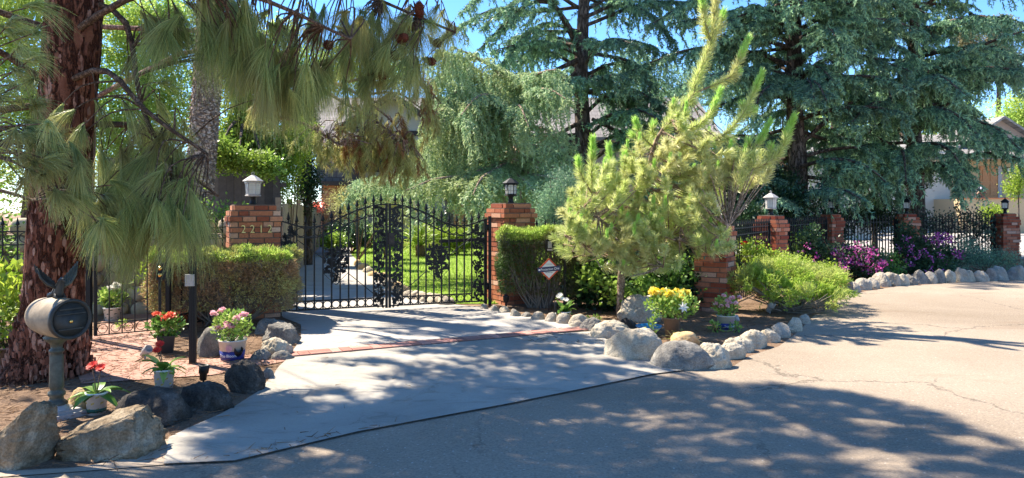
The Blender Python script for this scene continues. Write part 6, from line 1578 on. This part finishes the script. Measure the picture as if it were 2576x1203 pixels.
leafy('cypress_tree', 'very dark narrow evergreen left of the shingled house wing', 'tree', P(775, 520, 19)[:2], [bpx(768, 260, 19, 28, 100), bpx(768, 400, 19, 34, 110), bpx(772, 480, 19, 34, 60), bpx(755, 340, 19.4, 36, 80)], 16000, 'dark_leaf', .08, .04, ([(P(775, 0, 19)[0], 19, -.1), (P(775, 0, 19)[0], 19, 3), (P(775, 0, 19)[0], 19, 5)], .12), TG)
leafy('background_tree', 'pale green tree crowns showing above the grey roof of the timber house', 'tree', P(830, 520, 44)[:2], [bpx(780, 200, 44, 90, 80), bpx(880, 170, 44, 90, 70), bpx(700, 150, 44, 90, 110), bpx(1000, 190, 44, 70, 50)], 16000, 'tall_leaf', .2, .12, ([(P(830, 0, 44)[0], 44, -.1), (P(830, 0, 44)[0], 44, 5), (P(830, 0, 44)[0], 44, 8)], .3), 'trees on the skyline')
leafy('background_tree', 'light green tree at the right edge above the cream house', 'tree', P(2570, 520, 52)[:2], [bpx(2560, 320, 52, 70, 70), bpx(2610, 270, 52, 70, 80), bpx(2500, 360, 54, 50, 40)], 12000, 'tall_leaf', .22, .14, ([(P(2580, 0, 52)[0], 52, -.1), (P(2580, 0, 52)[0], 52, 4), (P(2580, 0, 52)[0], 52, 7)], .3), 'trees on the skyline')
for px, py, l, s in ((2434, 100, 'smaller tan gum tree top against the blue sky at the upper right', 30), (2512, 74, 'taller tan gum tree top against the blue sky at the upper right', 36)):
    leafy('gum_tree', l, 'tree', P(px, 520, 60)[:2], [bpx(px, py, 60, s, s * .8), bpx(px - 14, py + 45, 60, s, s * .8), bpx(px + 18, py + 80, 60, s * 1.1, s)], 7000, 'euc_leaf', .22, .12, ([(P(px, 0, 60)[0], 60, -.1), (P(px, 0, 60)[0], 60, 7), (P(px, 0, 60)[0], 60, 12)], .35), 'gum trees on the skyline')
leafy('background_tree', 'hazy green trees behind the neighbouring white walls, seen between the cedars', 'tree', P(2160, 520, 58)[:2], [bpx(2100, 300, 58, 90, 80), bpx(2250, 280, 58, 100, 90), bpx(2380, 300, 58, 80, 70)], 12000, 'tall_leaf', .26, .16, ([(P(2160, 0, 58)[0], 58, -.1), (P(2160, 0, 58)[0], 58, 5), (P(2160, 0, 58)[0], 58, 8)], .35), 'trees on the skyline')
leafy('sapling', 'small pale green sapling in front of the cream house at the right edge', 'tree', P(2560, 560, 36)[:2], [bpx(2552, 470, 36, 24, 30), bpx(2572, 440, 36, 20, 26)], 1500, 'lime_leaf', .14, .07, ([(P(2565, 0, 36)[0], 36, 0), (P(2563, 0, 36)[0], 36, 1), (P(2562, 0, 36)[0], 36, 2.6)], .05))
leafy('terrace_shrub', 'yellow green shrub below the far terrace', 'shrub', P(2498, 560, 39)[:2], [bpx(2498, 540, 39, 28, 22)], 1500, 'lime_leaf', .14, .07)

# ------------------------------------------------------------------ shrubs inside the garden
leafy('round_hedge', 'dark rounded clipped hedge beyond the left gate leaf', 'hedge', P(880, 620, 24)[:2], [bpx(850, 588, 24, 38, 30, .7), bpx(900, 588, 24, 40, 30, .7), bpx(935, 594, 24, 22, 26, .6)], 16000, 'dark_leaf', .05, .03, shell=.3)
leafy('planter_plant', 'bright green plant at the driveway end, above the shield of the left gate leaf', 'plant', P(838, 630, 22.5)[:2], [bpx(838, 607, 22.5, 30, 10, .3)], 1200, 'green_leaf', .1, .07)
leafy('weeping_shrub', 'yellow olive feathery shrub behind the centre of the driveway gate', 'shrub', P(900, 600, 20)[:2], [bpx(880, 510, 20, 55, 38), bpx(960, 500, 20, 60, 45), bpx(1010, 530, 20, 40, 40)], 14000, 'needle_tuft', .08, .014, shell=.4)
leafy('flowering_shrub', 'leafy shrub with small white blooms right of the round hedge', 'shrub', P(968, 620, 21)[:2], [bpx(965, 590, 21, 26, 34, .4), bpx(985, 600, 21, 14, 24, .3)], 2600, 'green_leaf', .08, .05)
leafy('lime_shrub', 'bright lime shrub behind the right gate leaf above the opener arm', 'shrub', P(1145, 625, 23)[:2], [bpx(1120, 602, 23, 34, 24, .5), bpx(1170, 600, 23, 36, 26, .5)], 8000, 'lime_leaf', .07, .045, shell=.35)
leafy('low_shrub', 'low olive shrub with dead tips between the sago palm and the lawn', 'shrub', P(1085, 625, 22.5)[:2], [bpx(1060, 618, 22.5, 46, 12, .4)], 2600, 'hedge_leaf', .07, .03)
leafy('red_shrub', 'red leaved shrub beside the brick wing of the house', 'shrub', P(796, 560, 25)[:2], [bpx(796, 522, 25, 15, 10, .3)], 500, 'coral_petal', .07, .04)
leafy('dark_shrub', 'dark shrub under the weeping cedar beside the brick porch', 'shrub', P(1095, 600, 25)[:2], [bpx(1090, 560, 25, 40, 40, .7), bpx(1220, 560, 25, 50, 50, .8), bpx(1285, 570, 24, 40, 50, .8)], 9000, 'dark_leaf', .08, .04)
sp = P(1058, 612, 22); sg = thing('sago_palm', 'sago palm with upright bright fronds beyond the right gate leaf', 'palm', (sp[0], sp[1], 0)); fr = MB(); tk = MB()
tk.tube([(sp[0], sp[1], 0), (sp[0], sp[1], .35)], [.16, .13], 12, rough=.1)
for i in range(34):
    a = i * 2.399; el = rnd.uniform(.5, 1.35); L = rnd.uniform(.85, 1.15); d = np.array((math.cos(a) * math.cos(el), math.sin(a) * math.cos(el), math.sin(el)))
    u = np.linspace(0, 1, 26); c = np.array((sp[0], sp[1], .35)) + d * (L * u)[:, None] + np.array((0, 0, -.28)) * (u ** 2)[:, None] * L
    fr.tube(c[::5], .01, 4, cap=False)
    T = nrm(np.gradient(c, axis=0)); sd = nrm(np.cross(T, (0, 0, 1)))
    for s in (-1, 1): fr.strips(c[3:], sd[3:] * s + T[3:] * .7 + (0, 0, .2), .17 * np.sin(np.clip(u[3:], .1, .95) * PI) ** .5, .022, .1, 1)
tk.build('trunk', K['twig'], sg, True); fr.build('fronds', foliage('palm_fronds', [(.16,.26,.03), (.3,.42,.06), (.45,.52,.1)], .4, .35), sg, True)

# ------------------------------------------------------------------ clipped hedges
def hedge(label, x0, x1, y0, y1, z0, z1, n, mat_top, mat_side, rot=0, twig=500, stems=(), ragged=.05, group='clipped hedges by the gate', bottom=.1, round_=.18):
    t = thing('clipped_hedge', label, 'hedge', ((x0 + x1) / 2, (y0 + y1) / 2, 0), rot, group)
    X, Y = (x1 - x0) / 2, (y1 - y0) / 2; tb_, sd_, tw = MB(), MB(), MB()
    def pts(n):
        u = rng.uniform(-1, 1, (n, 3)); ax = rng.choice(3, n, p=[.22, .43, .35]); s = np.where(rng.random(n) < .5, -1, 1.0)
        s = np.where(ax == 2, np.abs(s), s); u[np.arange(n), ax] = s
        nn = np.zeros((n, 3)); nn[np.arange(n), ax] = s
        # rounded box
        q = u.copy(); r = round_; e = np.abs(u) - (1 - r); e = np.clip(e, 0, None); l = np.linalg.norm(e, axis=1, keepdims=True); sc = np.where(l > r, r / np.maximum(l, 1e-6), 1)
        q = np.sign(u) * (np.minimum(np.abs(u), 1 - r) + e * sc)
        p = q * np.array((X, Y, (z1 - z0) / 2)) + np.array((0, 0, (z0 + z1) / 2)); 
        lump = .045 * np.sin(p[:, 0] * 9) * np.cos(p[:, 2] * 11 + p[:, 1] * 7)
        p += nn * (lump[:, None] - np.abs(rng.normal(size=(n, 1))) * ragged + rng.random((n, 1)) * .02); return p, nn, ax
    p, nn, ax = pts(n)
    low = (p[:, 2] < z0 + (z1 - z0) * .3) & (rng.random(n) < .5); p, nn, ax = p[~low], nn[~low], ax[~low]
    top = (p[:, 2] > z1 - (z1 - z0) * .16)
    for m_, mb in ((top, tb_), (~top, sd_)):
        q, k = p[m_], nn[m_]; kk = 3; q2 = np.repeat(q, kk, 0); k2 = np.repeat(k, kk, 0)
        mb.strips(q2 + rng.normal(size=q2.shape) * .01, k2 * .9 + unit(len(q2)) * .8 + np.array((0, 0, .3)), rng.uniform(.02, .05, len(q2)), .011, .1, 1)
    p, nn, ax = pts(twig); tw.strips(p - nn * .07, unit(twig) + nn * .5, rng.uniform(.06, .16, twig), .006, .1, 2)
    for i in range(70):
        a = np.array((rnd.uniform(-X, X) * .6, rnd.uniform(-Y, Y) * .5, 0)); b = np.array((rnd.uniform(-X, X) * .95, rnd.uniform(-Y, Y) * .9, rnd.uniform((z0 + z1) / 2, z1 - .05)))
        tw.tube(curve([a * .5, (a + b) / 2 * (1, 1, .8), b], 5), np.linspace(.016, .004, 5), 5, cap=False)
    tb_.build('clipped_top', K[mat_top], t); sd_.build('sides', K[mat_side], t); tw.build('stems', K['twig_grey'], t); return t
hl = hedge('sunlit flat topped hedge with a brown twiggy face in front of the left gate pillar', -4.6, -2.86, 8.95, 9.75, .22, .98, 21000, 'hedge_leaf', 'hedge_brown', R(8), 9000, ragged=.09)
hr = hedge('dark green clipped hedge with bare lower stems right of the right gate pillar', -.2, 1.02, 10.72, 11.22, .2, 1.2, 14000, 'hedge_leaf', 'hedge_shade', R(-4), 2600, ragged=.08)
tuft(1490, 690, 'placeholder', 'weed', 3, .05)  if False else None

# ------------------------------------------------------------------ planting in the right bed
def along(A, B, n, z0, z1, jit=.15): 
    t = rng.random(n)[:, None]; p = np.array(A) * (1 - t) + np.array(B) * t; return np.c_[p + rng.normal(size=(n, 2)) * jit, rng.uniform(z0, z1, n)]
leafy('ivy_bank', 'dark glossy ivy mass under the young pine in front of the fence', 'shrub', (1.9, 10.9), [(1.15, 11.0, .35, .3, .2, .35), (1.6, 11.0, .4, .35, .25, .4), (2.1, 10.9, .4, .35, .25, .42), (2.6, 10.8, .35, .3, .2, .36), (1.9, 10.6, .18, .7, .25, .18)], 11000, 'dark_leaf', .075, .06, shell=.4)
leafy('ivy_clump', 'bright green heart leaved ivy beside the young pine trunk', 'shrub', P(1620, 720, 10.4)[:2], [bpx(1640, 690, 10.4, 36, 34, .15), bpx(1560, 735, 10.2, 40, 14, .15), bpx(1620, 738, 10.1, 46, 16, .15), bpx(1500, 700, 10.5, 30, 30, .15), bpx(1700, 700, 10.5, 30, 30, .15)], 1500, 'green_leaf', .08, .065)
leafy('inner_shrub', 'sunlit yellow green shrub seen through the fence right of the diamond sign', 'shrub', P(1465, 700, 13)[:2], [bpx(1462, 700, 13, 34, 34), bpx(1330, 710, 13, 50, 36)], 2600, 'lime_leaf', .06, .04)
leafy('fence_shrubs', 'dark evergreen shrubs inside the garden behind the right bed fence', 'shrub', (3.0, 14), [bpx(1560, 620, 14, 80, 60), bpx(1700, 610, 14, 70, 60), bpx(1800, 600, 14.5, 60, 60), bpx(1640, 560, 15, 90, 60)], 14000, 'dark_leaf', .08, .045)
# juniper
jn = MB(); js = MB(); j0 = (4.05, 10.3)
jt = thing('juniper_bush', 'sprawling lime green juniper with a rusty tip over the road edge stones', 'shrub', (*j0, 0))
blobs = [(3.62, 10.35, .32, .38, .45, .36), (4.0, 10.75, .42, .5, .5, .4), (4.45, 10.7, .34, .5, .45, .34), (4.75, 11.0, .3, .4, .4, .3), (4.15, 10.1, .25, .45, .35, .26), (4.62, 10.35, .2, .3, .3, .2), (3.45, 10.6, .4, .3, .3, .3), (4.9, 11.5, .3, .35, .35, .28), (4.3, 11.3, .42, .5, .3, .36)]
for b in blobs:
    n = int(1150 * (b[3] * b[4] * b[5]) ** .67 / .28)
    nc = max(8, n // 34); cc = unit(nc); cc[:, 2] = np.abs(cc[:, 2]) * .9 - .12; cc *= rng.uniform(.75, 1.12, nc)[:, None]; u = cc[rng.integers(0, nc, n)] + rng.normal(size=(n, 3)) * .13; C = np.array(b[:3]) + u * np.array(b[3:])
    D = nrm(u * .9 + np.array((.15, -.2, .3)) + rng.normal(size=(n, 3)) * .45)
    m = 9; tt = np.tile(np.linspace(0, 1, m), n); C2 = np.repeat(C, m, 0) + np.repeat(D, m, 0) * (tt * .08)[:, None]; ok = C2[:, 2] > .03
    D2 = np.repeat(D, m, 0) + unit(n * m) * .75
    jn.strips(C2[ok], D2[ok], .035, .011, .05, 1, tint=np.clip(np.repeat(rng.random(n), m) * .6 + tt * .4, 0, 1)[ok])
    for q in range(14):
        e = np.array(b[:3]) + unit(1)[0] * np.array(b[3:]) * .8; e[2] = abs(e[2]); js.tube(curve([(j0[0] + rnd.uniform(-.3, .3), j0[1] + .2, 0), (e + (j0[0], j0[1], 0)) / 2, e], 5), np.linspace(.014, .004, 5), 5, cap=False)
js.build('stems', K['twig_grey'], jt, True); jn.build('foliage', K['juniper'], jt, True)
b = MB(); C = np.array((4.95, 10.95, .42)) + rng.normal(size=(200, 3)) * (.1, .08, .05); b.strips(C, unit(200) + (.3, -.2, .2), .06, .011, .1, 1); b.build('rusty_tip', K['needle_brown'], jt, True)
leafy('rose_bush', 'yellow leaved rose bush with one red bloom above the juniper, left of the lantern pillar', 'shrub', P(1920, 700, 12)[:2], [bpx(1895, 640, 12, 34, 26, .25), bpx(1940, 650, 12.2, 40, 18, .25), bpx(1870, 625, 12, 16, 20, .15), bpx(2000, 662, 12.6, 50, 12, .25), bpx(2080, 680, 13, 30, 16, .25)], 2600, 'lime_leaf', .05, .035)
fb = MB(); rose(fb, P(1874, 614, 12), .06, 30); rose(fb, P(1868, 616, 12), .04, 20); o = bpy.data.objects['rose_bush']; fb.build('bloom', K['red_petal'], o, True)
def boug(label, base, bl, n, nf, seedpts):
    t = leafy('bougainvillea', label, 'flowering shrub', base, bl, n, 'green_dim', .07, .045, group='magenta bougainvilleas by the fence'); fb = MB()
    for b in seedpts:
        c = int(nf * b[6] * .6); u = unit(c); C = np.array(b[:3]) + u * np.array(b[3:6]) * rng.uniform(.6, 1.05, c)[:, None]; m = 7
        fb.leaves(np.repeat(C, m, 0) + rng.normal(size=(c * m, 3)) * .035, unit(c * m), .05, .045)
    o = fb.build('bracts', K['magenta_petal'], t, True); o['kind'] = 'stuff'; return t
K['green_dim'] = foliage('bougainvillea_leaves', [(.03,.055,.025), (.06,.11,.045), (.12,.19,.08)], .35, .45)
boug('left magenta bougainvillea spilling toward the road stones below the second and third brick pillars', P(2130, 700, 15)[:2],
     [bpx(2060, 655, 14.6, 50, 45, .4), bpx(2130, 660, 15, 60, 50, .5), bpx(2190, 672, 15, 45, 35, .4), bpx(2040, 620, 14.6, 25, 50, .3)], 9000, 1,
     [bpx(2150, 640, 14.7, 50, 28, .4) + (95,), bpx(2190, 665, 14.6, 36, 20, .35) + (50,), bpx(2090, 660, 14.4, 45, 30, .35) + (55,), bpx(2108, 690, 14.0, 20, 30, .3) + (30,), bpx(2040, 640, 14.3, 30, 30, .3) + (14,), bpx(2115, 712, 13.6, 14, 12, .2) + (12,)])
boug('right magenta bougainvillea climbing the vine covered fence, taller than the other', P(2330, 690, 16.5)[:2],
     [bpx(2310, 640, 16.6, 50, 50, .4), bpx(2370, 650, 16.8, 45, 30, .4), bpx(2340, 670, 16.2, 60, 28, .4), bpx(2280, 600, 17, 25, 40, .3)], 8500, 1,
     [bpx(2360, 600, 16.4, 35, 24, .3) + (45,), bpx(2310, 650, 16.0, 50, 30, .35) + (30,), bpx(2385, 640, 16.2, 30, 25, .3) + (22,), bpx(2280, 620, 16.4, 20, 30, .3) + (14,), bpx(2345, 680, 15.8, 40, 12, .3) + (10,)])
leafy('green_vine', 'fresh green climbing shoots on the fence left of the left bougainvillea', 'vine', P(2030, 700, 15)[:2], [bpx(2030, 610, 15, 30, 45, .2), bpx(2050, 655, 14.6, 36, 26, .2), bpx(2235, 660, 16, 40, 30, .3), bpx(2240, 690, 15.6, 36, 14, .3)], 2600, 'green_leaf', .06, .035)
leafy('dark_juniper', 'dark green juniper behind the border stones at the far right', 'shrub', P(2490, 690, 17)[:2], [bpx(2460, 650, 17, 45, 28, .4), bpx(2530, 655, 17, 45, 25, .4), bpx(2430, 625, 17.4, 25, 25, .3), bpx(2400, 680, 16.2, 40, 12, .3)], 8000, 'cedar', .06, .014)
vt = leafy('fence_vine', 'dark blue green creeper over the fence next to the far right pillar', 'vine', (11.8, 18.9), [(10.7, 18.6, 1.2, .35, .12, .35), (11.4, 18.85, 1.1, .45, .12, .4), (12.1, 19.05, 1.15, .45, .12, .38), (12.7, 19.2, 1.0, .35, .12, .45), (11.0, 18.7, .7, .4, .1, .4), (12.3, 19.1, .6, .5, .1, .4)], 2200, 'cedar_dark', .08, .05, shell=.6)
b = MB()
for i in range(90):
    x = rnd.uniform(10.4, 13); y = 18.45 + (x - 10.4) * .32; z = rnd.uniform(.2, 1.3); a = rnd.uniform(0, 6.3); b.tube(curve([(x, y - .03, z), (x + math.cos(a) * .15, y - .05, z + math.sin(a) * .15), (x + math.cos(a + 1) * .3, y - .03, z + math.sin(a + 1) * .25)], 5), .011, 4, cap=False)
b.build('vine_stems', K['timber'], vt, True)
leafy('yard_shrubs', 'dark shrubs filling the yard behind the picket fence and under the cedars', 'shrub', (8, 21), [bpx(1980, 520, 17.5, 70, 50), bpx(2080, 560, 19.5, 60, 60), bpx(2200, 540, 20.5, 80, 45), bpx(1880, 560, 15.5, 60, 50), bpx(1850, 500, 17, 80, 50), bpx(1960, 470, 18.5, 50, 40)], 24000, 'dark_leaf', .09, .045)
leafy('background_tree', 'dark conifer mass behind the timber house, right of the bare cedar trunk', 'tree', P(1640, 520, 42)[:2], [bpx(1600, 190, 42, 70, 90), bpx(1700, 230, 42, 80, 70), bpx(1800, 200, 43, 80, 100), bpx(1880, 250, 43, 70, 80)], 16000, 'cedar', .24, .08, ([(P(1700, 0, 42)[0], 42, -.1), (P(1700, 0, 42)[0], 42, 5), (P(1700, 0, 42)[0], 42, 8)], .35), 'trees on the skyline')
leafy('yard_tree', 'dark leafy tree in front of the white garden building', 'tree', P(2200, 520, 24)[:2], [bpx(2140, 430, 24, 70, 50), bpx(2240, 440, 24, 70, 50), bpx(2300, 450, 24, 45, 35), bpx(1900, 430, 24, 60, 60)], 20000, 'dark_leaf', .1, .05, ([(P(2200, 0, 24)[0], 24, -.1), (P(2200, 0, 24)[0], 24, 1), (P(2200, 0, 24)[0], 24, 2)], .12))
# unseen continuation to the far left keeps the edge closed
leafy('left_shrubs', 'leafy shrubs against the stone wall at the left edge behind the pine', 'shrub', (-8.0, 9.5), [(-7.9, 9.4, .8, .8, .5, .8), (-7.0, 9.2, 1.0, .5, .4, .9), (-9, 9.0, 1.0, .8, .5, 1.0)], 9000, 'green_leaf', .07, .045)
leafy('gate_plant', 'light green rosette plant against the wall behind the brass knobs', 'plant', P(398, 760, 9.8)[:2], [bpx(398, 715, 9.8, 26, 44, .18), bpx(405, 660, 9.8, 24, 40, .18)], 700, 'lime_leaf', .09, .035)
leafy('courtyard_shrub', 'shrub filling the space between the left hedge and the stone wall', 'shrub', (-5.0, 11.2), [(-5.2, 11.4, .9, .7, .4, .7), (-4.6, 11.6, .8, .5, .4, .8)], 7000, 'green_leaf', .07, .04)

# ------------------------------------------------------------------ sky, sun, camera
w = bpy.data.worlds.new('World'); scene.world = w; w.use_nodes = True; nt = w.node_tree; nt.nodes.clear()
sky = nt.nodes.new('ShaderNodeTexSky'); sky.sky_type = 'NISHITA'; sky.sun_disc = False; sky.sun_elevation = SUN_EL; sky.sun_rotation = math.atan2(SUN_AZ[0], SUN_AZ[1])
sky.air_density = .9; sky.dust_density = .0; sky.ozone_density = 5.0; sky.altitude = 1500
bg = nt.nodes.new('ShaderNodeBackground'); bg.inputs[1].default_value = SKY; ow = nt.nodes.new('ShaderNodeOutputWorld')
hs_ = nt.nodes.new('ShaderNodeHueSaturation'); hs_.inputs['Saturation'].default_value = 1.14; nt.links.new(sky.outputs[0], hs_.inputs['Color']); nt.links.new(hs_.outputs[0], bg.inputs[0]); nt.links.new(bg.outputs[0], ow.inputs[0])
sl = bpy.data.lights.new('Sun', 'SUN'); sl.energy = SUN; sl.angle = R(.53); sl.color = (1, .9, .75); so = bpy.data.objects.new('Sun', sl); COL.objects.link(so)
sd = Vector((SUN_AZ[0] * math.cos(SUN_EL), SUN_AZ[1] * math.cos(SUN_EL), math.sin(SUN_EL))); so.rotation_euler = sd.to_track_quat('Z', 'Y').to_euler(); so.location = (0, 0, 30)
cam = bpy.data.cameras.new('Camera'); cam.sensor_width = 36; cam.lens = 36 * F / 2576; cam.shift_y = -(601.5 - HY) / 2576; cam.clip_end = 1000; cam.clip_start = .05
co = bpy.data.objects.new('Camera', cam); COL.objects.link(co); co.location = (0, 0, EYE); co.rotation_euler = (PI / 2, 0, 0); scene.camera = co
scene.view_settings.view_transform = 'Standard'; scene.view_settings.look = 'None'; scene.view_settings.gamma = 1; scene.view_settings.exposure = EXPO
cy = scene.cycles; cy.max_bounces = 7; cy.diffuse_bounces = 4; cy.glossy_bounces = 2; cy.transmission_bounces = 4; cy.transparent_max_bounces = 8; cy.sample_clamp_indirect = 6
